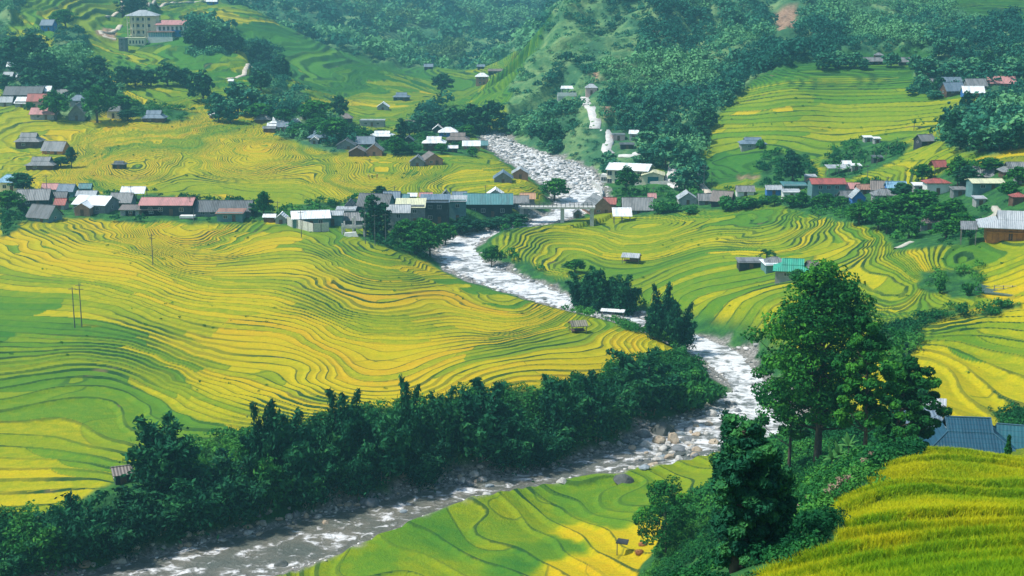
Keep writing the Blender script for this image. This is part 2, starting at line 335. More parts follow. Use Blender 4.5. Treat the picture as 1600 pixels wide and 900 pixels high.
# ripeness: -0.2 deep green, 0 green, .5 yellow-green, 1 yellow, 1.35 orange
RP = [(0,812,.8),(100,760,.75),(100,700,.6),(250,680,.35),(60,660,.8),(250,640,.45),(350,640,.55),(450,640,.75),(20,590,1.2),(60,600,.1),(60,540,0),(130,520,-.15),(100,580,-.1),(200,590,.1),(190,560,.8),(240,530,1.35),(230,545,1.35),(215,520,1.2),
      (150,500,.4),(330,560,.15),(300,600,.2),(330,600,.55),(370,570,.3),(420,600,.5),(400,540,.7),(350,520,1.0),(450,520,1.1),(550,540,1.0),(640,500,.8),(550,470,1.0),(480,440,1.0),(620,440,1.0),(700,460,1.05),(760,500,1.1),(850,480,1.1),(900,520,1.15),(980,540,1.15),(850,570,1.2),(700,590,1.25),
      (600,560,1.15),(560,600,1.1),(480,580,.9),(430,630,.8),(520,630,.95),(735,445,.05),(745,435,0),(640,495,.5),(660,505,.35),(920,522,.15),(890,528,.2),(20,440,.3),(100,430,.5),(60,400,.8),(150,410,.9),(150,390,1.1),(250,375,1.2),(60,370,1.1),(300,390,1.2),(340,370,1.0),(250,420,1.1),(180,445,1.1),(300,440,.1),(380,430,.1),
      (350,450,.3),(250,470,.35),(150,470,.3),(60,480,.3),(30,490,.05),(330,480,.45),(380,470,.7),(430,410,.8),(410,400,1.1),(460,390,.2),(420,440,.15),(550,395,.25),(480,400,.3),(520,420,.7),(600,395,.3),(600,410,.8),(350,350,.3),(450,360,.7),(550,380,.3),(450,375,.2),(680,410,.8),(100,500,.5),
      (100,300,.9),(70,275,.9),(200,300,.35),(250,280,.4),(200,260,.9),(150,245,1.1),(250,245,1.0),(300,265,.9),(350,250,1.05),(350,230,1.2),(400,230,1.2),(300,220,.5),(200,220,.4),(100,220,.2),(100,205,.0),(30,210,.3),(20,240,1.0),(50,190,.1),(150,195,.05),(250,200,.3),(300,200,1.1),(400,205,1.1),(450,215,.9),(450,260,.9),
      (350,290,.6),(430,287,1.1),(500,287,1.1),(560,280,.1),(500,272,.1),(450,300,.7),(550,310,.8),(480,315,.15),(620,290,1.2),(650,280,1.0),(700,280,.9),(780,290,.8),(700,260,.5),(640,262,.3),(750,250,.3),(600,248,1.0),(550,245,.2),(520,250,.3),(830,295,.6),(800,265,.5),(650,300,.9),(560,220,.4),(660,212,1),(700,215,.9),
      (230,140,.5),(270,160,.5),(290,170,.7),(220,155,.4),(250,100,.15),(300,90,.15),(350,80,.2),(330,120,.2),(350,110,.5),(420,110,.25),(450,70,.25),(500,100,.4),(550,140,.7),(500,130,.6),(520,150,.8),(600,140,.2),(600,165,.9),(560,165,.7),(650,145,1.0),(670,140,1.1),(640,115,.4),(680,115,.3),(690,160,.5),(620,180,.9),(590,180,.8),
      (400,60,.2),(350,40,.15),(300,20,.15),(450,160,.3),(400,160,.3),(480,165,.3),(120,80,.0),(60,80,0),(130,20,.3),(80,10,.2),(170,80,.35),(150,70,.1),
      (1200,110,-.05),(1300,120,.05),(1400,120,.15),(1150,180,.3),(1250,160,.2),(1350,170,.3),(1220,200,.9),(1300,190,.6),(1120,200,.6),(1150,215,.7),(1400,190,.9),(1450,180,1.0),(1350,200,.7),(1300,230,.4),(1200,230,.3),(1250,215,.3),(1500,165,.6),(1560,175,.6),(1430,240,.1),(1400,260,.35),(1350,275,.9),(1480,240,.1),(1480,255,.3),(1600,240,1.1),(1540,248,1.0),(1150,270,.1),(1180,250,.2),
      (1550,5,.7),(1500,10,.6),(1600,20,.4),(1520,35,.2),
      (850,360,.7),(900,350,.7),(950,360,.1),(1000,350,.3),(900,380,.7),(860,385,.6),(1000,380,.7),(1060,350,1.0),(1070,340,1.0),(1150,345,-.1),(1120,350,0),(1050,375,.5),(1150,370,.6),(1200,365,.5),(1250,340,.1),(1300,350,.1),(1350,355,.1),(1250,370,.6),(1180,372,1.1),(1250,385,1.1),(1330,380,1.1),(1400,370,.9),(1350,395,1.1),
      (950,400,.5),(1000,405,.6),(1100,400,.8),(1050,420,.6),(1000,440,.3),(1100,440,.2),(1150,430,.3),(1050,460,.2),(1120,470,.4),(1150,460,.2),(900,410,.2),(850,400,.4),(1150,490,.3),(1200,420,.4),(1350,430,1.1),(1400,420,.9),(1450,400,.5),(1500,390,.4),(1500,410,.7),(1600,400,.5),(1400,440,1.05),(1380,460,.7),(1450,460,.4),
      (1550,425,1.),(1500,465,1.3),(1550,465,1.1),(1450,480,.5),(1520,480,.5),(1600,460,1.0),(1400,500,.6),(1450,520,.6),(1550,510,.7),(1600,520,.5),(1500,540,.8),(1450,560,1.1),(1550,570,.9),(1600,570,.6),(1450,590,1.1),(1520,610,1.1),(1550,640,.7),(1600,610,.8),(1500,630,.6),(1600,640,1.0),(1320,350,.1),
      (1250,690,1.1),(1245,700,1.1),(1320,690,1.1),(1225,740,.3),(1230,725,.4),(460,890,.65),(550,860,.6),(600,870,.35),(650,870,.6),(700,850,.2),(750,860,.5),(700,890,.7),(800,830,.45),(850,800,.6),(900,790,.3),(950,770,.4),(1000,760,.5),(1060,740,.7),(850,860,.2),(900,830,1.35),(930,830,1.4),(980,830,1.4),(920,885,1.45),(990,880,1.35),(960,850,1.3),(880,890,1.3),(820,880,.1),
      (870,850,.05),(1000,850,1.35),(950,810,.4),(870,810,.5),(1400,740,.9),(1500,730,.6),(1600,740,.8),(1400,760,.5),(1500,770,.6),(1600,760,.3),(1350,790,.9),(1300,800,.9),(1450,800,.9),(1400,830,.3),(1520,800,.9),(1600,810,.7),(1380,850,.9),(1500,850,.35),(1590,850,.35),(1450,880,.1),(1550,890,.05),(1300,880,.5),(1350,890,.2)]
RP = np.array(RP, float)
mres = 4
sub = (slice(None, None, mres), slice(None, None, mres))
su, sv = PX[sub].ravel(), PY[sub].ravel() 
num = np.zeros(su.shape); den = np.zeros(su.shape)
su = su + fbm(X[sub].ravel() / 14, Y[sub].ravel() / 14, 41, 3) * 30; sv = sv + fbm(X[sub].ravel() / 14 + 9, Y[sub].ravel() / 14, 42, 3) * 12
for px, py, r in RP:
    q = ((su - px) / 2.6) ** 2 + (sv - py) ** 2
    k = 1.0 / (q + 12) ** 3.2
    num += k * r; den += k
ripc = (num / den).reshape(PX[sub].shape)
def up_sub(G):
    r = np.arange(0, NR, mres); cc = np.arange(0, NC, mres)
    a = np.stack([np.interp(np.arange(NC), cc, g) for g in G])
    k = np.clip(np.arange(NR) // mres, 0, len(r) - 2); t = np.clip((np.arange(NR) - r[k]) / mres, 0, 1)[:, None]
    return a[k] * (1 - t) + a[k + 1] * t
rip = up_sub(ripc) - .28 * smooth((Y - 560) / 120) - .1 * smooth((Y - 900) / 100)

# ------------------------------------------------------------------ terraces
# terrace riser height by picture area
STP = np.array([(100, 780, .50), (300, 720, .45), (600, 600, .34), (900, 560, .38), (600, 480, .32), (800, 470, .3), (400, 540, .4), (150, 600, .52), (100, 480, .45), (200, 410, .42), (400, 400, .36), (300, 370, .3), (600, 400, .3),
                (200, 260, .34), (400, 240, .34), (600, 270, .3), (750, 280, .4), (100, 210, .9), (250, 150, 1.6), (300, 90, 2.3), (500, 110, 2.3), (350, 40, 2.6), (600, 170, 1.1),
                (1250, 150, 1.15), (1400, 170, 1.1), (1150, 180, 1.1), (1200, 240, 1.2), (1450, 235, 1.3), (1560, 240, 1.3), (1000, 370, .42), (1200, 360, .42), (1100, 440, .5), (900, 400, .5), (1300, 400, .5), (1500, 400, 1.0), (1550, 440, .8), (1400, 450, .45), (1450, 560, 1.0), (1550, 540, .9), (1600, 620, .9),
                (700, 860, .5), (950, 850, .5), (1500, 760, 1.5), (1400, 850, 1.6), (1550, 850, 1.6), (1550, 10, 1.6), (130, 20, 2.6)])
num = np.zeros(su.shape); den = np.zeros(su.shape)
for px, py, r in STP:
    k = 1.0 / (((su - px) / 2) ** 2 + (sv - py) ** 2 + 900) ** 1.5
    num += k * math.log(r); den += k
STEP = np.exp(up_sub((num / den).reshape(PX[sub].shape)))
wamp = STEP * np.interp(Y, [0, 100, 200, 500, 900], [.25, .4, 2.0, 1.5, 1.5])
warp = fbm(X / 42, Y / 42, 3, 2) * wamp + fbm(X / 13, Y / 17, 5, 2) * wamp * .32
fb = (PX > 420) & (PX < 1100) & (PY > 690) & (Y < 240)        # the little bottom field has big irregular plots
warp = np.where((Y < 240) & (Y > 150) & (X > -45), warp * 1.0 + fbm(X / 17, Y / 17, 8, 2) * .9, warp)
wR = smooth((PX - 880) / 240)
kY = (1 - wR + wR * np.interp(Y, [270, 300, 400, 430, 500], [1, 1.3, 1.3, 1.1, .2])) * np.interp(Y, [140, 200, 430, 470, 590, 660, 900], [0, .17, .17, .20, .16, .03, 0])
Zt = np.where(Y > 480, Z0 * smooth((Y - 480) / 80) + Z0s * (1 - smooth((Y - 480) / 80)), Z0s)
Zt = Zt * (1 - .62 * wR * smooth((Y - 268) / 30) * (1 - smooth((Y - 400) / 70)))
T = (Zt + kY * Y + warp) / (STEP * np.interp(Y, [140, 200, 430, 470, 590, 660, 900], [1, 2.5, 2.5, 2.9, 2.1, .95, .9]) * (1 - wR + wR * np.interp(Y, [270, 300, 400, 430, 500], [1, 1.25, 1.25, 1.0, .75])))
bf = smooth((-SD + 0 + 3) / 1) * 0 + (((PX > 420) & (PY > 690) & (Y < 245) & (Y > 150) & (X > -45) & (PY > 925 - .28 * PX))).astype(float)
Tb = (.085 * X + .05 * (Y - 200) + fbm(X / 22, Y / 22, 8, 2) * 1.7) / .48
T = np.where(bf > .5, Tb, T)
Tf = (.27 * Y - .06 * X + fbm(X / 30, Y / 20, 88, 3) * 4.2) / 1.5
T = np.where((Y < 125) & (PX > 1120), Tf, T)
gy, gx = np.gradient(Z0)
dY = np.gradient(rowsY)[:, None]; dX = np.gradient(ca)[None, :] * (rowsY[:, None] + 22)
gT_y, gT_x = np.gradient(T)
# true world gradient of T (grid columns fan out with Y)
gTx = gT_x / dX
gTy = gT_y / dY - gTx * ca[None, :]
G = np.hypot(gTx, gTy)                                   # risers per metre
rw = np.clip(np.interp(Y, [50, 200, 500, 900], [.9, .50, .66, 1.2]) * np.clip(1 + 2.6 * fbm(X / 34, Y / 22, 97, 3), .45, 2.6) * G + .20 * smooth((Y - 560) / 90) + .10 * smooth((STEP - .6) / .6), .07, .42).astype(np.float32)
rw = blur(rw, 2)
fr = T - np.floor(T)
band = np.floor(T).astype(np.int64)
off = _hash(band, band * 0 + 5, 3) * 13.0
PLOT = .021 * X + .008 * Y + fbm(X / 26, Y / 26, 33, 2) * 1.1 + off
cell = band * 4096 + np.floor(PLOT).astype(np.int64) + 1000
_, inv = np.unique(cell.ravel(), return_inverse=True)
cm = np.bincount(inv, rip.ravel()) / np.bincount(inv)
cr_ = _hash(band, np.floor(PLOT), 9)
RIPC = (cm[inv].reshape(X.shape) - .55) * 1.35 + .55 + (cr_ - .5) * np.where(bf > .5, .16, .40)
RIPC = np.where((cr_ > .93) & (bf < .5), RIPC - .35, RIPC) + np.where(bf > .5, -.18, .10) * smooth((620 - Y) / 80)
RIPC = np.where(bf > .5, .72 * (rip - .12) + .28 * RIPC, RIPC)
paddy = 1 - np.clip(wild, 0, 1)
cellw = np.maximum(dY, np.abs(dX))
rwg = np.clip(np.maximum(rw, 2.6 * cellw * G), .05, .62)
rwg = blur(rwg, 3)
stair = smooth((fr - (1 - rwg)) / rwg)
stairc = smooth((fr - (1 - rw)) / rw)
dz = STEP * (stair - fr) * paddy * np.where(Y < 120, .55, 1.3)
dz = np.clip(dz, -1.6, 1.6) * smooth((Y - 32) / 14)
# rough ground on wild land and mountains
hill = smooth((Y - 480) / 160) * forest
gul = fbm(X / 38 + fbm(X / 60, Y / 60, 77, 2) * 1.5, Y / 90, 21, 4)
rid = 1 - np.abs(fbm((.8 * X - .6 * Y) / 34 + fbm(X / 50, Y / 50, 79, 2), (.6 * X + .8 * Y) / 130, 78, 3)) * 2.6
rough = ((rid - .5) * 11 * np.maximum(flank, .5 * hill) * smooth((Y - 530) / 60) + fbm(X / 3.1, Y / 3.1, 51, 3) * .5 * wild + gul * 13 * hill * smooth((Y - 560) / 250) + fbm(X / 12, Y / 12, 22, 3) * 3.5 * hill)
slope_damp = smooth(SD / 14)
Z = Z0 + (dz + rough * slope_damp)
lev = level(Y)
bw = np.full(X.shape, 10.0)
bw = np.where((PX > 420) & (PY > 690) & (PX > 420), 3.5, bw)
bw = np.where((Y < 300) & (SD > 0) & (PX < 1150) & (PY < 912) & ((PY + .28 * PX) < 925), 11.0, bw)
zb = lev + .12 + np.maximum(Z - lev - .12, .6) * smooth(SD / bw)
Zc_ = 83.25 - .418 * Y
Zf = np.where(SD > 0, np.where(SD < bw, zb, Z), lev - np.clip(-SD * .25, 0, 1.0) + .12)
Zf = Zf + fbm(X / .9, Y / .9, 61, 2) * .25 * np.clip(gravel, 0, 1) * (SD > -1)
Zf = np.where(Y < 34, np.minimum(Zf, Zc_ + smooth((Y - 29) / 5) * 3), Zf)
Z = Zf

def zat(x, y):                     # height of the built ground, bilinear
    x = np.asarray(x, float); y = np.asarray(y, float)
    r = np.clip(np.searchsorted(rowsY, y) - 1, 0, NR - 2)
    t = (y - rowsY[r]) / (rowsY[r + 1] - rowsY[r])
    def row(k):
        a = x / (rowsY[k] + 22.0)
        cidx = np.clip(np.searchsorted(ca, a) - 1, 0, NC - 2)
        s = np.clip((a - ca[cidx]) / (ca[cidx + 1] - ca[cidx]), 0, 1)
        return Z[k, cidx] * (1 - s) + Z[k, cidx + 1] * s
    return row(r) * (1 - t) + row(r + 1) * t

_YS = np.exp(np.linspace(math.log(26), math.log(2600), 4200))
def gp(px, py, ymin=0):            # ground point seen at a pixel of the photograph
    rx, ry, rz = ray(px, py)
    xs = rx / ry * _YS; zs = CZ + rz / ry * _YS
    g = zat(xs, _YS)
    hit = np.nonzero((zs <= g) & (_YS >= ymin))[0]
    i = hit[0] if len(hit) else len(_YS) - 1
    return Vector((xs[i], _YS[i], float(g[i])))

# ------------------------------------------------------------------ node helpers
def mat(name):
    m = bpy.data.materials.new(name); m.use_nodes = True
    nt = m.node_tree; nt.nodes.clear()
    out = nt.nodes.new('ShaderNodeOutputMaterial')
    b = nt.nodes.new('ShaderNodeBsdfPrincipled')
    nt.links.new(b.outputs[0], out.inputs[0])
    return m, nt, b
class N:
    def __init__(s, nt): s.nt = nt
    def node(s, t, **k):
        n = s.nt.nodes.new(t)
        for a, v in k.items(): setattr(n, a, v)
        return n
    def link(s, a, b): s.nt.links.new(a, b)
    def val(s, sock, v):
        if isinstance(v, bpy.types.NodeSocket): s.nt.links.new(v, sock)
        else: sock.default_value = v
    def math(s, op, a, b=0.0, c=0.0, clamp=False):
        n = s.node('ShaderNodeMath', operation=op, use_clamp=clamp)
        s.val(n.inputs[0], a); s.val(n.inputs[1], b); s.val(n.inputs[2], c)
        return n.outputs[0]
    def mix(s, f, a, b):
        n = s.node('ShaderNodeMix', data_type='RGBA')
        s.val(n.inputs[0], f)
        for i, v in ((6, a), (7, b)):
            if isinstance(v, tuple): n.inputs[i].default_value = (*v, 1)[:4]
            else: s.nt.links.new(v, n.inputs[i])
        return n.outputs[2]
    def attr(s, name): return s.node('ShaderNodeAttribute', attribute_name=name)
    def noise(s, scale, vec=None, detail=3, rough=.5, dims='3D'):
        n = s.node('ShaderNodeTexNoise', noise_dimensions=dims)
        n.inputs['Scale'].default_value = scale; n.inputs['Detail'].default_value = detail; n.inputs['Roughness'].default_value = rough
        if vec is not None: s.nt.links.new(vec, n.inputs['Vector'])
        return n
    def ramp(s, f, stops, interp='LINEAR'):
        n = s.node('ShaderNodeValToRGB'); r = n.color_ramp; r.interpolation = interp
        while len(r.elements) < len(stops): r.elements.new(.5)
        for e, (p, col) in zip(r.elements, stops):
            e.position = p; e.color = (*col, 1)
        s.val(n.inputs[0], f)
        return n.outputs[0]
    def mapr(s, v, a, b, c=0.0, d=1.0, kind='SMOOTHSTEP'):
        n = s.node('ShaderNodeMapRange', interpolation_type=kind)
        s.val(n.inputs[0], v)
        for i, q in ((1, a), (2, b), (3, c), (4, d)): s.val(n.inputs[i], q)
        return n.outputs[0]

def terrain_material():
    m, nt, b = mat('terraced_ground'); n = N(nt)
    geo_ = n.node('ShaderNodeNewGeometry'); pos = geo_.outputs['Position']
    T_ = n.attr('terrace').outputs['Fac']; RW = n.attr('riser').outputs['Fac']; RI = n.attr('ripe').outputs['Fac']
    WI = n.attr('wild').outputs['Fac']; EA = n.attr('earth').outputs['Fac']; GR = n.attr('gravel').outputs['Fac']; FO = n.attr('forest').outputs['Fac']
    fl = n.math('FLOOR', T_); fr_ = n.math('SUBTRACT', T_, fl)
    sep = n.node('ShaderNodeSeparateXYZ'); n.link(pos, sep.inputs[0])
    
    # plots along a terrace: lengths vary per terrace, ends wander
    u = n.attr('plot').outputs['Fac']
    uf = n.math('FLOOR', u); ufr = n.math('SUBTRACT', u, uf)
    cmb = n.node('ShaderNodeCombineXYZ'); n.link(fl, cmb.inputs[0]); n.link(uf, cmb.inputs[1])
    wn2 = n.node('ShaderNodeTexWhiteNoise', noise_dimensions='2D'); n.link(cmb.outputs[0], wn2.inputs['Vector'])
    rnd = wn2.outputs['Value']
    patch = n.noise(.02, pos, 3).outputs['Fac']
    fine = n.noise(.55, pos, 4, .6).outputs['Fac']
    ripe = RI
    ripe = n.math('ADD', ripe, n.math('MULTIPLY', n.math('SUBTRACT', patch, .5), .25))
    ripe = n.math('ADD', ripe, n.math('MULTIPLY', n.math('SUBTRACT', fine, .5), .55))
    ripe = n.mapr(ripe, -.3, 1.6, 0, 1, 'LINEAR')
    crop = n.ramp(ripe, [(0.0, (.022, .120, .022)), (.16, (.045, .175, .018)), (.34, (.115, .235, .012)), (.5, (.250, .300, .006)), (.64, (.480, .400, .003)), (.8, (.560, .385, .004)), (1.0, (.54, .27, .012))])
    # rows of plants give a fine grain
    grain = n.noise(2.6, pos, 3, .7).outputs['Fac']
    crop = n.mix(n.mapr(grain, .3, .75, .0, .45), crop, n.mix(.5, crop, (.02, .06, .005)))
    streak = n.node('ShaderNodeMapping'); streak.inputs['Scale'].default_value = (.25, 2.0, 1.0); n.link(pos, streak.inputs[0])
    st = n.noise(1.0, streak.outputs[0], 2).outputs['Fac']
    crop = n.mix(n.mapr(st, .45, .8, 0, .3), crop, (.10, .22, .015))
    # riser bank: dark grass with some bare soil; edge wobble
    edge = n.math('MULTIPLY', n.math('SUBTRACT', n.noise(.8, pos, 2).outputs['Fac'], .5), .12)
    e0 = n.math('ADD', n.math('SUBTRACT', 1.0, RW), edge)
    rise = n.mapr(fr_, n.math('SUBTRACT', e0, .03), n.math('ADD', e0, .03))
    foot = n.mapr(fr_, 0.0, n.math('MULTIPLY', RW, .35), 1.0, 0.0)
    rcol = n.mix(n.noise(.35, pos, 3).outputs['Fac'], (.006, .040, .014), (.022, .082, .018))
    rcol = n.mix(n.mapr(n.noise(.12, pos, 3).outputs['Fac'], .62, .75, 0, .7), rcol, (.17, .13, .06))
    # light new shoots along the lip of the bank
    bund_d = n.math('ABSOLUTE', n.math('SUBTRACT', ufr, .5))
    bund = n.math('MULTIPLY', n.mapr(bund_d, .485, .495), n.math('GREATER_THAN', rnd, .35))
    strong = n.mapr(n.noise(.06, pos, 3).outputs['Fac'], .35, .6, .5, 1.0)
    strong = n.math('MULTIPLY', strong, n.mapr(rnd, .1, .6, .45, 1.0))
    rm = n.math('MULTIPLY', n.math('MAXIMUM', rise, n.math('MULTIPLY', bund, .55)), strong)
    col = n.mix(rm, crop, rcol)
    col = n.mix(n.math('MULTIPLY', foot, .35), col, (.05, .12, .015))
    # wild ground
    wnz = n.noise(.30, pos, 5, .65).outputs['Fac']
    wcol = n.ramp(wnz, [(.3, (.012, .060, .022)), (.5, (.026, .115, .028)), (.68, (.060, .190, .030)), (.85, (.12, .22, .05))])
    fcol = n.ramp(n.noise(.06, pos, 5, .6).outputs['Fac'], [(.3, (.020, .085, .045)), (.5, (.050, .150, .062)), (.62, (.16, .26, .10)), (.8, (.24, .30, .13))])
    wcol = n.mix(FO, wcol, fcol)
    mcol = n.ramp(n.noise(.11, pos, 6, .72).outputs['Fac'], [(.32, (.030, .12, .045)), (.46, (.085, .20, .075)), (.6, (.17, .28, .10)), (.8, (.29, .32, .16))])
    wcol = n.mix(n.attr('meadow').outputs['Fac'], wcol, mcol)
    col = n.mix(WI, col, wcol)
    ecol = n.ramp(n.noise(.8, pos, 4).outputs['Fac'], [(.3, (.22, .12, .07)), (.7, (.42, .28, .19))])
    col = n.mix(EA, col, ecol)
    gcol = n.ramp(n.noise(1.3, pos, 5, .7).outputs['Fac'], [(.32, (.05, .055, .05)), (.5, (.22, .21, .19)), (.7, (.46, .44, .41))])
    col = n.mix(GR, col, gcol)
    n.link(col, b.inputs['Base Color'])
    b.inputs['Roughness'].default_value = .85
    b.inputs['Specular IOR Level'].default_value = .15
    bm = n.node('ShaderNodeBump'); bm.inputs['Strength'].default_value = .9; bm.inputs['Distance'].default_value = .35
    hsum = n.math('ADD', n.noise(2.2, pos, 4, .7).outputs['Fac'], n.math('MULTIPLY', n.noise(.5, pos, 3).outputs['Fac'], n.math('MULTIPLY', WI, 3.0)))
    n.link(hsum, bm.inputs['Height']); n.link(bm.outputs[0], b.inputs['Normal'])
    return m

def grid_mesh(name, Xa, Ya, Za, attrs):
    nr, nc = Xa.shape
    me = bpy.data.meshes.new(name)
    me.vertices.add(nr * nc)
    me.vertices.foreach_set('co', np.stack([Xa, Ya, Za], -1).astype(np.float32).ravel())
    q = (np.arange(nr - 1)[:, None] * nc + np.arange(nc - 1)[None]).ravel()
    idx = np.stack([q, q + 1, q + 1 + nc, q + nc], -1).astype(np.int32)
    me.loops.add(idx.size); me.loops.foreach_set('vertex_index', idx.ravel())
    me.polygons.add(len(idx)); me.polygons.foreach_set('loop_start', np.arange(0, idx.size, 4, dtype=np.int32))
    me.polygons.foreach_set('use_smooth', np.ones(len(idx), bool))
    for k, v in attrs.items():
        a = me.attributes.new(k, 'FLOAT', 'POINT'); a.data.foreach_set('value', v.astype(np.float32).ravel())
    me.update(calc_edges=True)
    return me

me = grid_mesh('ground', X, Y, Z, dict(terrace=T, riser=rw, ripe=RIPC, plot=PLOT, meadow=meadow, wild=np.clip(wild, 0, 1), earth=earth, gravel=np.clip(gravel, 0, 1), forest=forest))
ground = bpy.data.objects.new('ground', me); COL.objects.link(ground)
ground['kind'] = 'structure'; ground['label'] = 'terraced valley floor and hillsides of yellow and green rice paddies'
me.materials.append(terrain_material())

# ------------------------------------------------------------------ river water
def resample(pts, n):
    p = np.array(pts); s = np.concatenate([[0], np.cumsum(np.hypot(*np.diff(p, axis=0).T))])
    q = np.linspace(0, s[-1], n); return np.stack([np.interp(q, s, p[:, 0]), np.interp(q, s, p[:, 1])], -1), s[-1]
def pair_strip(L, R, nsub=14):
    A, B = [], []
    L, R = np.array(L), np.array(R)
    for i in range(len(L) - 1):
        for k in range(nsub):
            t = k / nsub; A.append(L[i] * (1 - t) + L[i + 1] * t); B.append(R[i] * (1 - t) + R[i + 1] * t)
    A.append(L[-1]); B.append(R[-1]); return np.array(A), np.array(B)
A_, B_ = pair_strip(LW, RW)
d_ = B_ - A_; wd = np.hypot(d_[:, 0], d_[:, 1])[:, None]; un = d_ / wd
A_, B_ = A_ - un * 2.0, B_ + un * 2.0
tt = np.linspace(0, 1, 26)
WX = A_[:, None, 0] * (1 - tt) + B_[:, None, 0] * tt; WY = A_[:, None, 1] * (1 - tt) + B_[:, None, 1] * tt
ml = (A_ + B_) / 2; ss = np.concatenate([[0], np.cumsum(np.hypot(*np.diff(ml, axis=0).T))])
S_ = np.repeat(ss[:, None], 26, 1); TT = np.repeat(tt[None], len(ss), 0) * (wd + 4)
WZ = level(WY) + .12 + fbm(WX / 2.2, WY / 2.2, 71, 3) * .22
fast = np.clip(np.interp(WY, [190, 205, 225, 245, 262, 300, 700], [.55, .46, .50, .72, .9, 1.0, 1.0]), 0, 1)
wm = grid_mesh('river', WX, WY, WZ, dict(flow=S_, across=TT * (wd + 4), side=TT, fast=fast))
river = bpy.data.objects.new('river', wm); COL.objects.link(river)
river['kind'] = 'structure'; river['label'] = 'pale rushing river winding through the valley'
def water_material():
    m, nt, b = mat('river_water'); n = N(nt)
    c3 = n.node('ShaderNodeCombineXYZ')
    fl, ac, fa = n.attr('flow').outputs['Fac'], n.attr('across').outputs['Fac'], n.attr('fast').outputs['Fac']
    sp = n.node('ShaderNodeSeparateXYZ'); n.link(n.node('ShaderNodeNewGeometry').outputs['Position'], sp.inputs[0])
    n.link(n.math('MULTIPLY', sp.outputs[0], .26), c3.inputs[0]); n.link(n.math('MULTIPLY', sp.outputs[1], .34), c3.inputs[1])
    warp_ = n.noise(.9, c3.outputs[0], 3)
    vadd = n.node('ShaderNodeVectorMath', operation='MULTIPLY_ADD'); n.link(warp_.outputs['Color'], vadd.inputs[0]); vadd.inputs[1].default_value = (1.3, 1.1, 0); n.link(c3.outputs[0], vadd.inputs[2])
    f1 = n.noise(1.6, vadd.outputs[0], 6, .68).outputs['Fac']
    f2 = n.noise(.5, c3.outputs[0], 3).outputs['Fac']
    sd_ = n.attr('side').outputs['Fac']; calm = n.math('MULTIPLY', n.mapr(sd_, .15, .6, 1.0, 0.0), n.math('SUBTRACT', 1.0, fa))
    v = n.math('ADD', f1, n.math('MULTIPLY', n.math('SUBTRACT', f2, .5), .55))
    th = n.math('ADD', n.mapr(fa, 0, 1, .69, .40, 'LINEAR'), n.math('MULTIPLY', calm, .12))
    foam = n.mapr(v, n.math('SUBTRACT', th, .03), n.math('ADD', th, .14))
    deep = n.mix(n.mapr(f2, .35, .65), (.040, .062, .030), (.16, .14, .085))
    deep = n.mix(n.math('MULTIPLY', calm, .8), deep, (.022, .048, .024))
    deep = n.mix(fa, deep, (.17, .18, .18))
    foamc = n.mix(n.noise(5., c3.outputs[0], 3).outputs['Fac'], (.62, .63, .64), (.82, .82, .82))
    n.link(n.mix(foam, deep, foamc), b.inputs['Base Color'])
    n.link(n.mapr(foam, 0, 1, .28, .7), b.inputs['Roughness']); b.inputs['Specular IOR Level'].default_value = .22
    bm = n.node('ShaderNodeBump'); bm.inputs['Strength'].default_value = .8; bm.inputs['Distance'].default_value = .5
    n.link(n.math('ADD', n.math('MULTIPLY', f1, 2.2), n.math('MULTIPLY', n.noise(6., vadd.outputs[0], 3).outputs['Fac'], .35)), bm.inputs['Height']); n.link(bm.outputs[0], b.inputs['Normal'])
    return m
wm.materials.append(water_material())

# ------------------------------------------------------------------ haze
def haze():
    me = bpy.data.meshes.new('haze'); bm = bmesh.new(); bmesh.ops.create_cube(bm, size=1.0)
    x0, x1, y0, y1, z0, z1 = -2600, 2600, -60, 3300, -40, 560
    for v in bm.verts: v.co = ((x0 + x1) / 2 + v.co.x * (x1 - x0), (y0 + y1) / 2 + v.co.y * (y1 - y0), (z0 + z1) / 2 + v.co.z * (z1 - z0))
    bm.to_mesh(me); bm.free()
    o = bpy.data.objects.new('haze', me); COL.objects.link(o); o['kind'] = 'stuff'; o['label'] = 'pale blue haze over the far end of the valley'
    m = bpy.data.materials.new('haze'); m.use_nodes = True; nt = m.node_tree; nt.nodes.clear()
    out = nt.nodes.new('ShaderNodeOutputMaterial'); v = nt.nodes.new('ShaderNodeVolumePrincipled')
    v.inputs['Color'].default_value = (.30, .84, .98, 1); v.inputs['Density'].default_value = .00031; v.inputs['Anisotropy'].default_value = .3
    nt.links.new(v.outputs[0], out.inputs['Volume']); me.materials.append(m)
haze()
# ================================================================== shared mesh helpers
rng = np.random.default_rng(7)
R = random.Random(11)

def tag(o, label=None, cat=None, group=None, kind=None):
    if label: o['label'] = label
    if cat: o['category'] = cat
    if group: o['group'] = group
    if kind: o['kind'] = kind
    return o

